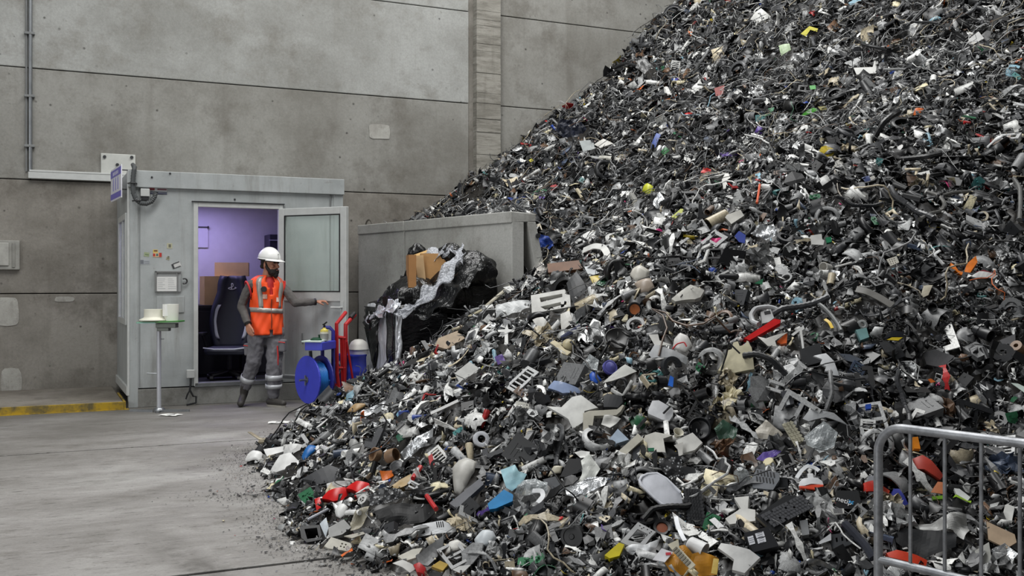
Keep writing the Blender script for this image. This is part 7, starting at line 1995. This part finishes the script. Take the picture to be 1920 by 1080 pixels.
# ---- right middle
o_ = hpath(5, 'phone_cradle', 'phone', 'pale grey loop-handled phone body beside the red bar', (176, 178, 180), [(300, 385), (262, 350), (210, 338), (130, 348), (98, 395), (112, 440), (152, 455)], 17, 'pale grey loop phone', lift=.14)
o_, M_, loc = hplate(5, 'phone_handset', 'phone', 'white handset with a small dark screen inside the loop', (204, 206, 206), [(165, 372), (232, 355), (254, 412), (218, 440), (175, 450)], lip=.04, lift=.16)
q = [loc(z_) for z_ in zp(5, [(186, 372), (226, 364), (232, 384), (192, 392)])]; mm_ = MB(); mm_.prism(q, 0, .003); child(o_, 'screen', mm_, M_DARK)
hplate(5, 'red_bar', 'bar', 'bright red straight bar lying across the heap middle', (206, 28, 30), [(52, 548), (255, 418), (298, 425), (292, 447), (90, 562)], 'bright red bar', lip=.04, lift=.2, rough=.3)
hplate(5, 'panel_fragment', PS, 'white three-armed fragment right of the red bar', (206, 204, 198), [(143, 535), (200, 553), (345, 503), (260, 570), (272, 607), (210, 602)], bend=.2, lift=.14)
hplate(5, 'orange_scrap', PS, 'vivid orange piece behind the three-armed fragment', (212, 92, 28), [(272, 572), (342, 508), (338, 580), (300, 587)], 'vivid orange piece', lip=.03, lift=.12)
hplate(5, 'tee_bracket', 'bracket', 'white T-shaped bracket right of the vivid orange piece', (208, 208, 206), [(368, 522), (450, 463), (458, 485), (440, 497), (458, 640), (446, 652), (424, 500), (382, 532)], lift=.14)
hplate(5, 'feather_casing', 'panel', 'white feather-like torn panel right of the crown-shaped panel', (222, 224, 226), [(518, 662), (600, 648), (652, 700), (692, 802), (640, 812), (620, 770), (590, 768), (600, 740), (560, 720), (575, 690)], 'feather-like panel', lip=.02, bend=.2, lift=.14)
hplate(5, 'panel_fragment', PS, 'charcoal flat panel left of the feather-like panel', (50, 51, 53), [(428, 622), (560, 578), (582, 702), (440, 742)], lip=.04)
hplate(5, 'panel_fragment', PS, 'slate grey flat lid above right of the feather-like panel', (84, 90, 100), [(686, 650), (760, 655), (845, 690), (780, 708), (720, 692)], lip=.02)
hpath(5, 'corrugated_hose', 'hose', 'grey bent hose above the white T-shaped bracket', (104, 106, 106), [(520, 300), (580, 338), (640, 400), (682, 460), (702, 502)], 15, 'grey bent hose', ribs=True, lift=.1)
hpath(5, 'bent_channel', 'channel', 'long grey bent channel descending right of the grey hose', (120, 118, 114), [(800, 222), (870, 236), (960, 280), (1042, 332)], 22, 'grey bent channel', flat=.35, lift=.1)
hpath(5, 'yellow_strip', 'strip', 'curved yellow strip beside the grey bent hose', (206, 172, 34), [(592, 422), (622, 442), (642, 482)], 10, 'curved yellow strip', flat=.4, lift=.12)
hround(5, 'tape_core', 'ring', 'pale grey tape ring above the teal layered piece', (158, 160, 160), (842, 458), 34, [(.45, .2), (.6, .3), (1, .2), (1, -.3), (.45, -.3), (.45, .2)], axis=(.1, .3, .9))
hplate(5, 'layered_piece', PS, 'teal and white layered piece below the tape ring', (120, 160, 160), [(798, 492), (870, 478), (888, 540), (830, 562)], 'teal layered piece', lip=.06, lift=.1)
hplate(5, 'panel_fragment', PS, 'black glossy hood over a yellow edge right of the teal piece', (36, 38, 44), [(985, 545), (1040, 498), (1122, 510), (1112, 542), (1060, 540)], lip=.04, bend=.3, lift=.12, rough=.15)
hplate(5, 'yellow_strip', 'strip', 'yellow edge under the black glossy hood', (206, 180, 40), [(1005, 558), (1040, 542), (1112, 542), (1082, 563)], lift=.14)
hplate(5, 'orange_surround', 'frame', 'orange crumpled frame open like a claw near the right edge', (226, 120, 26), [(1432, 42), (1458, 60), (1482, 98), (1520, 108), (1540, 50), (1600, 0), (1610, 40), (1562, 112), (1500, 127), (1440, 82)], 'orange claw frame', lip=.04, amp=.06, lift=.14)
hplate(5, 'cover_fragment', PS, 'white cover with dark red top below the orange claw frame', (214, 214, 212), [(1566, 132), (1620, 108), (1752, 122), (1720, 152), (1600, 148)], bend=.4, lift=.12)
hplate(5, 'red_insert', PS, 'dark red insert on the white cover below the claw frame', (124, 30, 40), [(1600, 105), (1650, 92), (1712, 112), (1690, 126), (1620, 118)], 'dark red insert', lift=.16)
hround(5, 'cup', 'cup', 'white cup on its side with its mouth facing out', (206, 204, 198), (600, 76), 34, [(0, -1.4), (.6, -1.4), (.7, -1.2), (1, .9), (.88, .9), (.6, -1.1), (0, -1.2)], 'white sideways cup', axis=(-.8, .1, .55), lift=.12)
hpath(5, 'stick', 'stick', 'thin pale stick behind the white sideways cup', (196, 196, 192), [(660, 74), (715, 60), (772, 44)], 7, lift=.12)
hplate(5, 'perforated_tile', 'tile', 'white tile with a grid of holes near the orange claw frame', (206, 202, 190), [(1003, 22), (1070, 0), (1088, 42), (1030, 67)], 'white holed tile', holes=[[(1020 + i * 15 + j * 5, 24 - i * 4 + j * 13), (1026 + i * 15 + j * 5, 22 - i * 4 + j * 13), (1028 + i * 15 + j * 5, 28 - i * 4 + j * 13), (1022 + i * 15 + j * 5, 30 - i * 4 + j * 13)] for i in range(3) for j in range(3)], lift=.1)
hplate(5, 'panel_fragment', PS, 'cream split fragment below the orange claw frame', (200, 192, 172), [(1226, 284), (1250, 200), (1314, 188), (1282, 262)], bend=.3, lift=.12)
hplate(5, 'casing', 'casing', 'grey square casing half on the right slope', (80, 80, 82), [(1248, 640), (1330, 618), (1455, 670), (1380, 742), (1270, 722)], 'grey square casing', lip=.06, bend=-.2)
hplate(5, 'plate', 'plate', 'grey flat plate near the right edge of the picture', (108, 108, 110), [(1757, 562), (1862, 518), (1864, 592), (1790, 604)], lip=.02)
hround(5, 'brown_roll', 'roll', 'brown cardboard roll at the right edge of the picture', (134, 104, 78), (1880, 615), 38, [(.4, 1), (1, 1), (1, -1), (.4, -1), (.4, 1)], axis=(-.6, .5, .5))
hplate(5, 'orange_chip', PS, 'small orange chip below the grey flat lid', (214, 112, 34), [(885, 778), (905, 772), (918, 798), (896, 806)], 'small orange chip', lift=.1)
hplate(5, 'orange_chip', PS, 'orange chip left of the beige scrap on the lower right slope', (206, 104, 36), [(1280, 822), (1300, 816), (1330, 838), (1300, 846)], lift=.1)
hplate(5, 'blue_chip', PS, 'small royal blue square chip above the barrier end', (34, 74, 170), [(863, 990), (900, 984), (902, 1016), (868, 1020)], 'royal blue chip', lip=.03, lift=.1)
o_, M_, loc = hplate(5, 'adapter', 'box', 'dark upright adapter with a white label left of the light grey swept sheet', (62, 63, 68), [(298, 902), (360, 893), (388, 982), (330, 1003)], lip=.05, lift=.1)
q = [loc(z_) for z_ in zp(5, [(330, 950), (352, 946), (360, 990), (338, 994)])]; mm_ = MB(); mm_.prism(q, 0, .002); child(o_, 'paper_label', mm_, hmat((196, 198, 200), .6, 0, .2))
hplate(5, 'panel_fragment', PS, 'mint white slanted piece at the right picture edge', (206, 220, 212), [(1833, 846), (1880, 850), (1925, 872), (1925, 912)], lift=.1)
hplate(5, 'green_chip', PS, 'small green pointed scrap left of the white sideways cup', (40, 110, 76), [(122, 182), (182, 150), (176, 188)], 'green pointed scrap', lift=.1)
# ---- upper left slope
hplate(6, 'panel_fragment', PS, 'white angular plate at the crest right of the concrete block', (222, 222, 220), [(812, 868), (860, 830), (930, 788), (974, 820), (942, 892), (860, 902)], 'white angular plate', lip=.03, bend=.15, lift=.14)
hpath(6, 'arch_strip', 'strip', 'white arched strip below the white angular plate', (216, 216, 212), [(868, 928), (940, 896), (1000, 905), (1028, 950), (1005, 1005)], 21, flat=.3, lift=.14)
hcrumple(6, 'net_bag', 'bag', 'blue crumpled net bag beside the end of the concrete block', (34, 66, 150), [(573, 828), (640, 832), (684, 880), (652, 914), (590, 904)], 'blue net bag', lift=.12, amp=.3)
hplate(6, 'yellow_ball', 'ball', 'yellow half ball in the middle of the far slope', (196, 200, 50), [(1243, 540), (1256, 508), (1282, 493), (1320, 513), (1334, 555), (1292, 574)], 'yellow half ball', bend=.8, lift=.14, smooth=True)
hplate(6, 'wedge', PS, 'white blocky wedge right of the magenta disc', (216, 214, 206), [(1772, 702), (1880, 663), (1904, 700), (1822, 754)], 'white blocky wedge', lip=.06, lift=.12)
hround(6, 'magenta_disc', 'disc', 'magenta round lid on the front crest', (196, 44, 122), (1355, 810), 28, [(0, .2), (.85, .2), (1, .05), (1, -.3), (0, -.3)], 'magenta lid', axis=(.2, .3, .9), lift=.12)
hcrumple(6, 'pink_cushion', 'pouch', 'pink soft pouch on the front crest', (212, 58, 126), [(1622, 864), (1680, 833), (1740, 838), (1770, 852), (1690, 876)], 'pink pouch', lift=.12)
hplate(6, 'blue_slab', PS, 'cobalt blue slab at the end of the pink pouch', (44, 66, 156), [(1842, 832), (1870, 798), (1914, 825), (1908, 878), (1870, 870)], 'cobalt slab', lift=.12)
hplate(6, 'paddle', PS, 'white paddle-shaped piece right of the yellow half ball', (214, 212, 206), [(1762, 472), (1782, 432), (1804, 430), (1834, 500), (1822, 562), (1775, 552)], 'white paddle', lift=.12, bend=.2)
hcrumple(6, 'red_scrap', PS, 'red crumpled scrap above the white paddle', (196, 42, 38), [(1622, 422), (1640, 388), (1704, 404), (1692, 438)], 'red crumpled scrap', lift=.12)
hplate(6, 'pale_sheet', PS, 'grey translucent sheet high on the left slope', (150, 156, 156), [(843, 220), (932, 213), (944, 270), (870, 293)], lift=.12)
hplate(6, 'panel_fragment', PS, 'white fan-shaped scrap beside the grey translucent sheet', (214, 212, 206), [(938, 242), (1000, 208), (1064, 235), (980, 268)], bend=.2, lift=.14)
hplate(6, 'flat_screen', 'screen', 'black flat screen slab on the front crest', (16, 16, 18), [(1728, 1012), (1780, 908), (1918, 930), (1872, 1030)], 'black flat screen', lip=.05, lift=.14, rough=.2)
hplate(6, 'green_scrap', PS, 'green broken lid left of the red crumpled scrap', (46, 110, 62), [(1368, 292), (1400, 258), (1424, 280), (1390, 318)], 'green broken lid', lift=.12, bend=.4)
hplate(6, 'blue_strip', 'strip', 'blue upright strip left of the green broken lid', (60, 84, 156), [(1296, 268), (1340, 168), (1368, 180), (1335, 262)], 'blue upright strip', bend=.2, lift=.12)
hpath(6, 'curved_pipe', 'pipe', 'white curved pipe left of the blue upright strip', (208, 206, 198), [(980, 330), (1040, 332), (1112, 348)], 15, lift=.12)
hplate(6, 'lime_strip', 'strip', 'yellow-green strip above the magenta lid', (196, 204, 76), [(1436, 708), (1500, 652), (1524, 664), (1460, 720)], 'yellow-green strip', lift=.12)
hcrumple(6, 'silver_bag', FR, 'silver grey crumpled bag below the yellow half ball', (156, 158, 160), [(1308, 622), (1360, 548), (1398, 600), (1350, 658)], material=FOILM, lift=.1)
hpath(6, 'grey_pole', 'pole', 'thick grey bent pole below the yellow half ball', (136, 136, 132), [(1180, 565), (1208, 610), (1212, 690)], 17, lift=.1)
hplate(6, 'red_chip', PS, 'small red chip on the slope above the concrete block end', (176, 48, 52), [(655, 512), (690, 496), (712, 514), (690, 526)], 'small red chip', lift=.1)
hpath(6, 'ochre_rag', 'rag', 'dull cream rag with red tip above the concrete block end', (176, 166, 142), [(830, 535), (850, 560), (866, 590)], 14, lift=.1)
hpath(0, 'bent_wire', 'wire', 'dark bent wire sticking out against the concrete column', (60, 58, 54), [(868, 372), (866, 352), (876, 337), (892, 330), (908, 329)], 1.6, lift=.02)
hplate(6, 'yellow_chip', PS, 'tiny yellow chip at the heap edge below the column', (214, 206, 40), [(520, 345), (536, 332), (550, 346), (532, 358)], 'tiny yellow chip', lift=.1)
hcrumple(6, 'dark_tarp', 'sheet', 'dark navy tarp bunched at the wall side of the heap', (26, 30, 44), [(690, 150), (720, 85), (830, 75), (905, 150), (880, 200), (760, 215)], amp=.2, lift=.1)
# ---- upper right slope
hplate(7, 'green_pouch', 'pouch', 'bright green pouch high on the slope', (72, 152, 48), [(436, 52), (480, 30), (520, 8), (550, 18), (500, 52), (450, 63)], 'green pouch', bend=.5, lift=.14)
hplate(7, 'olive_scrap', PS, 'olive yellow scrap behind the bright green pouch', (128, 122, 48), [(545, 0), (600, -4), (608, 18), (565, 24)], lift=.12)
hplate(7, 'orange_scrap', PS, 'orange folded scrap high on the right slope', (214, 102, 30), [(1178, 58), (1198, 10), (1254, 8), (1222, 54)], 'orange folded scrap', bend=.4, lift=.14)
hpath(7, 'corrugated_hose', 'hose', 'thick dark grey hose bent like a hook on the right slope', (84, 83, 80), [(1228, 752), (1290, 716), (1368, 700), (1396, 650), (1352, 592), (1280, 572)], 17, 'hook-shaped grey hose', ribs=True, lift=.12)
hpath(7, 'corrugated_hose', 'hose', 'second grey hose running right from the hook-shaped hose', (76, 75, 72), [(1380, 592), (1460, 570), (1560, 566)], 13, ribs=True, lift=.1)
hpath(7, 'corrugated_hose', 'hose', 'upright grey hose at the right edge of the picture', (88, 88, 86), [(1852, 480), (1894, 540), (1896, 650), (1890, 755)], 15, 'upright grey hose', ribs=True, lift=.12)
hpath(7, 'bent_wire', 'wire', 'pale wire hanging below the small white light box', (150, 142, 130), [(652, 402), (672, 480), (678, 560), (712, 612), (752, 632)], 4, lift=.1)
hplate(7, 'white_square', PS, 'white square plate with a torn side on the right slope', (214, 214, 210), [(498, 858), (570, 848), (576, 885), (590, 890), (582, 922), (505, 918)], 'white square plate', lip=.03, lift=.12)
hplate(7, 'green_chip', PS, 'green square chip right of the white square plate', (30, 122, 84), [(598, 872), (636, 868), (638, 900), (605, 908)], lip=.03, lift=.1)
hcrumple(7, 'silver_bag', FR, 'silver open bag left of the white square plate', (170, 170, 166), [(96, 842), (150, 788), (252, 788), (284, 850), (200, 884)], material=FOILM, lift=.1)
hplate(7, 'light_box', 'box', 'small white light box with wires on the right slope', (212, 210, 204), [(648, 372), (690, 350), (712, 340), (718, 400), (655, 408)], 'small white light box', lip=.05, lift=.12)
hpath(7, 'orange_rod', 'rod', 'orange short rod on the upper slope', (208, 82, 34), [(158, 520), (150, 580), (140, 642)], 8, 'orange rod', lift=.12)
hplate(7, 'blue_pouch', 'pouch', 'slate blue pouch beside a white chip on the upper slope', (72, 84, 130), [(838, 472), (890, 458), (904, 512), (860, 502)], 'slate blue pouch', bend=.3, lift=.12)
hplate(7, 'white_chip', PS, 'white chip right of the slate blue pouch', (218, 216, 210), [(890, 470), (920, 458), (938, 490), (910, 512)], lift=.12)
hplate(8, 'yellow_surround', 'frame', 'yellow broken frame near the top of the heap', (204, 196, 60), [(1046, 132), (1080, 102), (1114, 112), (1110, 124), (1084, 116), (1066, 142)], 'yellow broken frame', lift=.14)
hplate(8, 'panel_fragment', PS, 'white leaf-shaped scrap near the top of the heap', (212, 212, 208), [(848, 76), (870, 50), (892, 34), (932, 65), (880, 92)], 'white leaf-shaped scrap', bend=.3, lift=.14)
hplate(8, 'panel_fragment', PS, 'white slanted plate near the top right corner', (218, 218, 216), [(1686, 167), (1742, 123), (1764, 150), (1720, 174)], 'white slanted plate', lip=.03, lift=.14)
hplate(8, 'panel_fragment', PS, 'white L-shaped tray below the yellow broken frame', (206, 206, 202), [(1253, 265), (1328, 262), (1335, 238), (1348, 240), (1342, 286), (1265, 292)], lip=.04, lift=.14)
hplate(8, 'red_scrap', PS, 'dark red scrap high on the left slope', (136, 44, 38), [(708, 345), (748, 333), (742, 372), (714, 377)], 'dark red scrap', lift=.12)
hplate(8, 'red_scrap', PS, 'red scrap sticking out at the wall edge of the heap', (170, 44, 46), [(233, 292), (260, 282), (288, 268), (292, 286), (245, 317)], 'red wall-edge scrap', bend=.3, lift=.12)
hcrumple(8, 'silver_bag', FR, 'grey crumpled bag near the wall edge of the heap', (150, 150, 150), [(398, 262), (430, 223), (478, 270), (440, 292)], lift=.12)
hplate(8, 'mint_scrap', PS, 'pale mint ribbon scrap near the top of the heap', (186, 206, 170), [(958, 177), (1002, 170), (1008, 195), (970, 218)], 'pale mint scrap', bend=.3, lift=.12)
hplate(8, 'green_chip', PS, 'bright green chip in the upper middle of the heap', (60, 160, 60), [(1080, 335), (1104, 333), (1106, 348), (1084, 350)], lift=.12)
print('heroes', len(HB))
# the loose mass keeps clear of the big single pieces, so that it does not bury them


def clear_of_heroes(P, size):
    u = CX + FOC * P[:, 0] / P[:, 1]; w = HY - FOC * (P[:, 2] - CAMZ) / P[:, 1]; ok = np.ones(len(P), bool)
    for (x0, y0, x1, y1, dd) in HB:
        ok &= ~((u > x0 - 3) & (u < x1 + 3) & (w > y0 - 3) & (w < y1 + 6) & (P[:, 1] < dd + .12))
    return ok


mass = Mass()
rr = np.random.default_rng(21)


def scatter(protos, n, near, smin, smax, tilt, lift, keep=None, **kw):
    P = sample(n, rr, near, keep); s = smin * (smax / smin) ** (rr.random(n) ** 1.5)
    # far pieces may be a little larger: the eye cannot part the finest shreds there
    s *= np.clip(P[:, 1] / 8.5, .75, 1.3)
    if smax > .13:
        td = toe_dist(P[:, 0], P[:, 1]); ok = td > s * (.75 if smax > .3 else .3); P, s = P[ok], s[ok]
    if smax > .07:
        ok = clear_of_heroes(P, s); P, s = P[ok], s[ok]
    N = Hn(P[:, 0], P[:, 1]); N /= np.linalg.norm(N, axis=1, keepdims=True)
    P = P + N * (lift * s)[:, None]
    mass.put(protos, P, N, s, tilt, rr, **kw)


dark = PWD.copy(); dark[:3] *= 1.25; dark /= dark.sum()
scatter(SMALL, 30000, .35, .035, .12, .55, .1, pal=dark)
scatter(SMALL, 22000, .30, .035, .13, .55, .14)
scatter(SMALL, 16000, 1.1, .02, .06, .6, .3)
scatter(SMALL, 13000, 1.3, .03, .10, .5, .45)
scatter(MEDIUM, 12500, .6, .07, .24, .42, .15)
scatter(FOILS, 1500, .5, .06, .17, .5, .15, metal=True, pal=np.eye(len(PAL))[[4]][0] * .6 + np.eye(len(PAL))[[3]][0] * .4)
wirepal = np.zeros(len(PAL)); wirepal[[0, 1, 2, 3, 4, 8]] = [.25, .2, .2, .2, .1, .05]
scatter(WIRES, 3400, -.15, .12, .36, .3, .05, pal=wirepal)
scatter(SMALL, 7000, -.3, .05, .15, .5, .15, keep=lambda x, d, h: (d > 12.5) & (x < 3.2))
scatter(MEDIUM, 1200, -.3, .09, .22, .42, .15, keep=lambda x, d, h: (d > 12.5) & (x < 3.2))
palew = np.zeros(len(PAL)); palew[[2, 3, 4, 5, 6, 8]] = [.25, .3, .22, .08, .1, .05]
scatter(WIRES, 4200, -.1, .12, .32, .3, .12, keep=lambda x, d, h: d > 9.2, pal=palew)
hp_ = mass.build('scrap_heap', [MA_PL, MA_MT], (gV, gF, gC))
tag(hp_, 'tall grey heap of shredded electronic scrap banked against the concrete wall', 'scrap heap', kind='stuff')

# loose shreds on the floor along the toe
deb = Mass(); k = 4200
t = rr.random(k) * 0.93; seg = (t * (len(TOE) - 6)).astype(int) + 2; f_ = rr.random(k)
p = TOE[seg] * (1 - f_)[:, None] + TOE[seg + 1] * f_[:, None]
nrm_ = np.stack([TOE[seg][:, 1] - TOE[seg + 1][:, 1], TOE[seg + 1][:, 0] - TOE[seg][:, 0]], 1); nrm_ /= np.linalg.norm(nrm_, axis=1, keepdims=True)
p = p - nrm_ * (np.abs(rr.normal(size=k)) * .13)[:, None]
tuft = rr.random(k) < .10; p[tuft] = np.array([-1.75, 6.75]) + rr.normal(size=(tuft.sum(), 2)) * np.array([.22, .10])
s = rr.uniform(.005, .019, k) * np.where(rr.random(k) < .05, 2.6, 1)
deb.put(SMALL[:14], np.concatenate([p, (s * .12 + .004)[:, None]], 1), np.tile([0, 0, 1.0], (k, 1)), s, .12, rr, pal=dark)
o = deb.build('floor_debris', [MA_PL])
tag(o, 'fine dark plastic crumbs scattered on the floor along the foot of the heap', 'debris', kind='stuff')
# ================================================================ hundreds of single scraps lying on the heap, each an object of its own
ri = np.random.default_rng(77)


def lib(name, fn, n, material, smooth=False):
    out = []
    for _ in range(n):
        bm = to_bm(fn()); bmesh.ops.recalc_face_normals(bm, faces=bm.faces)
        me = bpy.data.meshes.new(name); bm.to_mesh(me); bm.free(); me.materials.append(material)
        if smooth: me.polygons.foreach_set('use_smooth', [True] * len(me.polygons)); me.set_sharp_from_angle(angle=math.radians(38))
        out.append(me)
    return out


KINDS = [  # name, category, words, meshes, how many, size range (m), lean, palette shift
    ('plastic_shard', 'plastic scrap', 'broken plastic shard', lib('plastic_shard', lambda: proto_shard(ri, 0, float(ri.uniform(-.4, .5))), 16, MO_PL), 270, (.10, .26), .40, None),
    ('casing_fragment', 'plastic scrap', 'rimmed casing fragment', lib('casing_fragment', lambda: proto_shard(ri, float(ri.uniform(.08, .2)), float(ri.uniform(-.2, .35))), 14, MO_PL), 260, (.12, .30), .40, None),
    ('bent_strip', 'plastic scrap', 'bent plastic strip', lib('bent_strip', lambda: proto_strip(ri, 7, None, 'flat'), 12, MO_PL), 190, (.14, .34), .45, None),
    ('edge_profile', 'plastic scrap', 'angled edge profile', lib('edge_profile', lambda: proto_strip(ri, 5, float(ri.uniform(.1, .18)), 'L'), 10, MO_PL), 120, (.16, .36), .40, None),
    ('curved_shell', 'shell', 'curved hollow shell', lib('curved_shell', lambda: proto_shell(ri, 9, 5), 14, MO_PL, True), 200, (.10, .26), .55, None),
    ('vent_grille', 'grille', 'slatted vent grille', lib('vent_grille', lambda: proto_grille(ri), 6, MO_PL), 46, (.14, .28), .40, None),
    ('frame_fragment', 'frame', 'broken plastic frame', lib('frame_fragment', lambda: proto_frame(ri), 8, MO_PL), 90, (.13, .30), .40, None),
    ('open_box', 'box', 'half-open plastic box', lib('open_box', lambda: proto_box(ri), 8, MO_PL), 100, (.10, .24), .50, 'dark'),
    ('round_part', 'round part', 'round wheel-like part', lib('round_part', lambda: proto_disc(ri), 8, MO_PL, True), 70, (.07, .18), .55, None),
    ('pipe_stub', 'pipe', 'short hollow pipe', lib('pipe_stub', lambda: proto_tube(ri, 16), 6, MO_PL, True), 60, (.10, .24), .50, None),
    ('angle_bracket', 'bracket', 'L-shaped bracket', lib('angle_bracket', lambda: proto_angle(ri), 8, MO_PL), 90, (.12, .28), .40, None),
    ('foil_scrap', 'foil', 'crumpled foil scrap', lib('foil_scrap', lambda: proto_crumple(ri, 6, .13), 10, MO_MT), 110, (.10, .24), .45, 'foil'),
    ('film_scrap', 'film', 'crumpled film scrap', lib('film_scrap', lambda: proto_crumple(ri, 7, .10), 10, MO_PL), 120, (.10, .26), .45, None),
    ('circuit_board', 'circuit board', 'circuit board fragment', lib('circuit_board', lambda: proto_board(ri), 6, MO_PL), 36, (.10, .20), .40, 'board'),
    ('cable', 'cable', 'tangled cable', lib('cable', lambda: proto_cable(ri, 14, .012, 6, .5), 12, MO_PL, True), 100, (.25, .55), .20, 'dark'),
    ('hose', 'hose', 'ribbed hose', lib('hose', lambda: proto_hose(ri), 6, MO_PL, True), 22, (.30, .60), .30, 'grey'),
    ('bottle', 'bottle', 'small plastic bottle', lib('bottle', lambda: proto_bottle(ri), 3, MO_PL, True), 20, (.14, .22), .50, None),
]
PWI = PW.copy(); PWI[10:] *= .5; PWI[[6, 7, 8]] *= .8; PWI /= PWI.sum()
PWID = PWI * PWD / PW; PWID /= PWID.sum()
DARKP = PWI.copy(); DARKP[[4, 5, 6, 7]] *= .25; DARKP /= DARKP.sum()
FOILP = np.zeros(len(PAL)); FOILP[[3, 4]] = [.35, .65]
GREYP = np.zeros(len(PAL)); GREYP[:5] = [.2, .3, .25, .2, .05]
BOARDP = np.zeros(len(PAL)); BOARDP[[15, 8, 16, 1]] = [.5, .15, .2, .15]
total = sum(k[4] for k in KINDS)
cand = sample(total * 4, ri, 1.0)
cu, cw = CX + FOC * cand[:, 0] / cand[:, 1], HY - FOC * (cand[:, 2] - CAMZ) / cand[:, 1]
ok = (cu > 450) & (cu < 1925) & (cw > 4) & (cw < 1075) & (toe_dist(cand[:, 0], cand[:, 1]) > .10)
# only where the slope really faces the camera (not behind the crest or the blocks)
tt = np.linspace(.05, .96, 40)[None, :]
for s0 in range(0, len(cand), 4000):
    q = cand[s0:s0 + 4000]; X = q[:, 0:1] * tt; Y = q[:, 1:2] * tt; Z = CAMZ + (q[:, 2:3] + .12 - CAMZ) * tt
    ok[s0:s0 + 4000] &= (Z > H(X, Y)).all(1)
    n_ = (X - B0[0]) * NB[0] + (Y - B0[1]) * NB[1]; t_ = (X - B0[0]) * WB[0] + (Y - B0[1]) * WB[1]
    ok[s0:s0 + 4000] &= ~((np.abs(n_) < .15) & (t_ > 0) & (t_ < 3.7) & (Z < 2.2)).any(1)
cand = cand[ok]
# keep them apart in the picture and off the big pieces
grid_, keepi = {}, []
for i in ri.permutation(len(cand)):
    x, y, z = cand[i]; u, w = CX + FOC * x / y, HY - FOC * (z - CAMZ) / y
    if any(x0 - 4 < u < x1 + 4 and y0 - 4 < w < y1 + 8 for (x0, y0, x1, y1, dd) in HB): continue
    r = max(8.0, 92.0 / y); c = (int(u // 24), int(w // 24)); bad = False
    for a in (-1, 0, 1):
        for b in (-1, 0, 1):
            for (u2, w2) in grid_.get((c[0] + a, c[1] + b), ()):
                if (u2 - u) ** 2 + (w2 - w) ** 2 < r * r: bad = True; break
    if bad: continue
    grid_.setdefault(c, []).append((u, w)); keepi.append(i)
cand = cand[keepi]
print('single scraps', len(cand), 'of', total)
order = np.argsort(cand[:, 1]); cand = cand[order]
kind_of = np.repeat(np.arange(len(KINDS)), [k[4] for k in KINDS]); ri.shuffle(kind_of)
kind_of = kind_of[:len(cand)]
POS8 = ['right of', 'above and right of', 'above', 'above and left of', 'left of', 'below and left of', 'below', 'below and right of']
recs = []
for i in range(len(kind_of)):
    x, y, z = cand[i]; k = KINDS[kind_of[i]]; me = k[3][int(ri.integers(len(k[3])))]
    n = Vector(Hn(np.array(x), np.array(y), .15)).normalized()
    lo, hi = k[5]; s = lo * (hi / lo) ** float(ri.random() ** 1.6)
    s *= .80 if k[0] not in ('cable', 'hose') else 1.0
    td = float(toe_dist(np.array(x), np.array(y)))
    if td < s * .6: s = max(.07, td * 1.3)
    view = (Vector((0, 0, CAMZ)) - Vector((x, y, z))).normalized()
    N = (n + view * .35 + Vector(ri.normal(size=3)) * k[6]).normalized(); A = Vector(ri.normal(size=3)); X = (A - N * A.dot(N)).normalized(); Y = N.cross(X)
    o = bpy.data.objects.new(k[0], me); COL.objects.link(o)
    p = Vector((x, y, z)) + n * (.02 + s * .12)
    o.matrix_world = Matrix(((X.x * s, Y.x * s, N.x * s, p.x), (X.y * s, Y.y * s, N.y * s, p.y), (X.z * s, Y.z * s, N.z * s, p.z), (0, 0, 0, 1)))
    pal = {'dark': DARKP, 'foil': FOILP, 'board': BOARDP, 'grey': GREYP, None: PWI if ri.random() < lightness(x, y) else PWID}[k[7]]
    ci = int(ri.choice(len(PAL), p=pal)); f = float(ri.uniform(.8, 1.15)); o.color = (*(PC[ci] * f), 1)
    o['category'] = k[1]; o['group'] = k[2] + 's on the scrap heap'
    u, w = project(p)
    best = min(LAND, key=lambda L: (L[1] - u) ** 2 + (L[2] - w) ** 2)
    sec = int(round(math.atan2(-(w - best[2]), u - best[1]) / (math.pi / 4))) % 8
    colour = PAL[ci][0] if k[0] != 'foil_scrap' else 'silver'
    recs.append((o, (colour, k[2], POS8[sec], best[0]), math.hypot(u - best[1], w - best[2])))
seen = {}
for o, key, dist in sorted(recs, key=lambda r: r[2]):
    seen.setdefault(key, []).append(o)
ORD = ['closest', 'second closest', 'third closest', 'fourth closest', 'fifth closest', 'sixth closest']
for key, objs in seen.items():
    for i, o in enumerate(objs):
        o['label'] = (f'{ORD[min(i, 5)]} ' if len(objs) > 1 else '') + f'{key[0]} {key[1]} {key[2]} the {key[3]}'

print('largest run of one label key', max(len(v) for v in seen.values()))
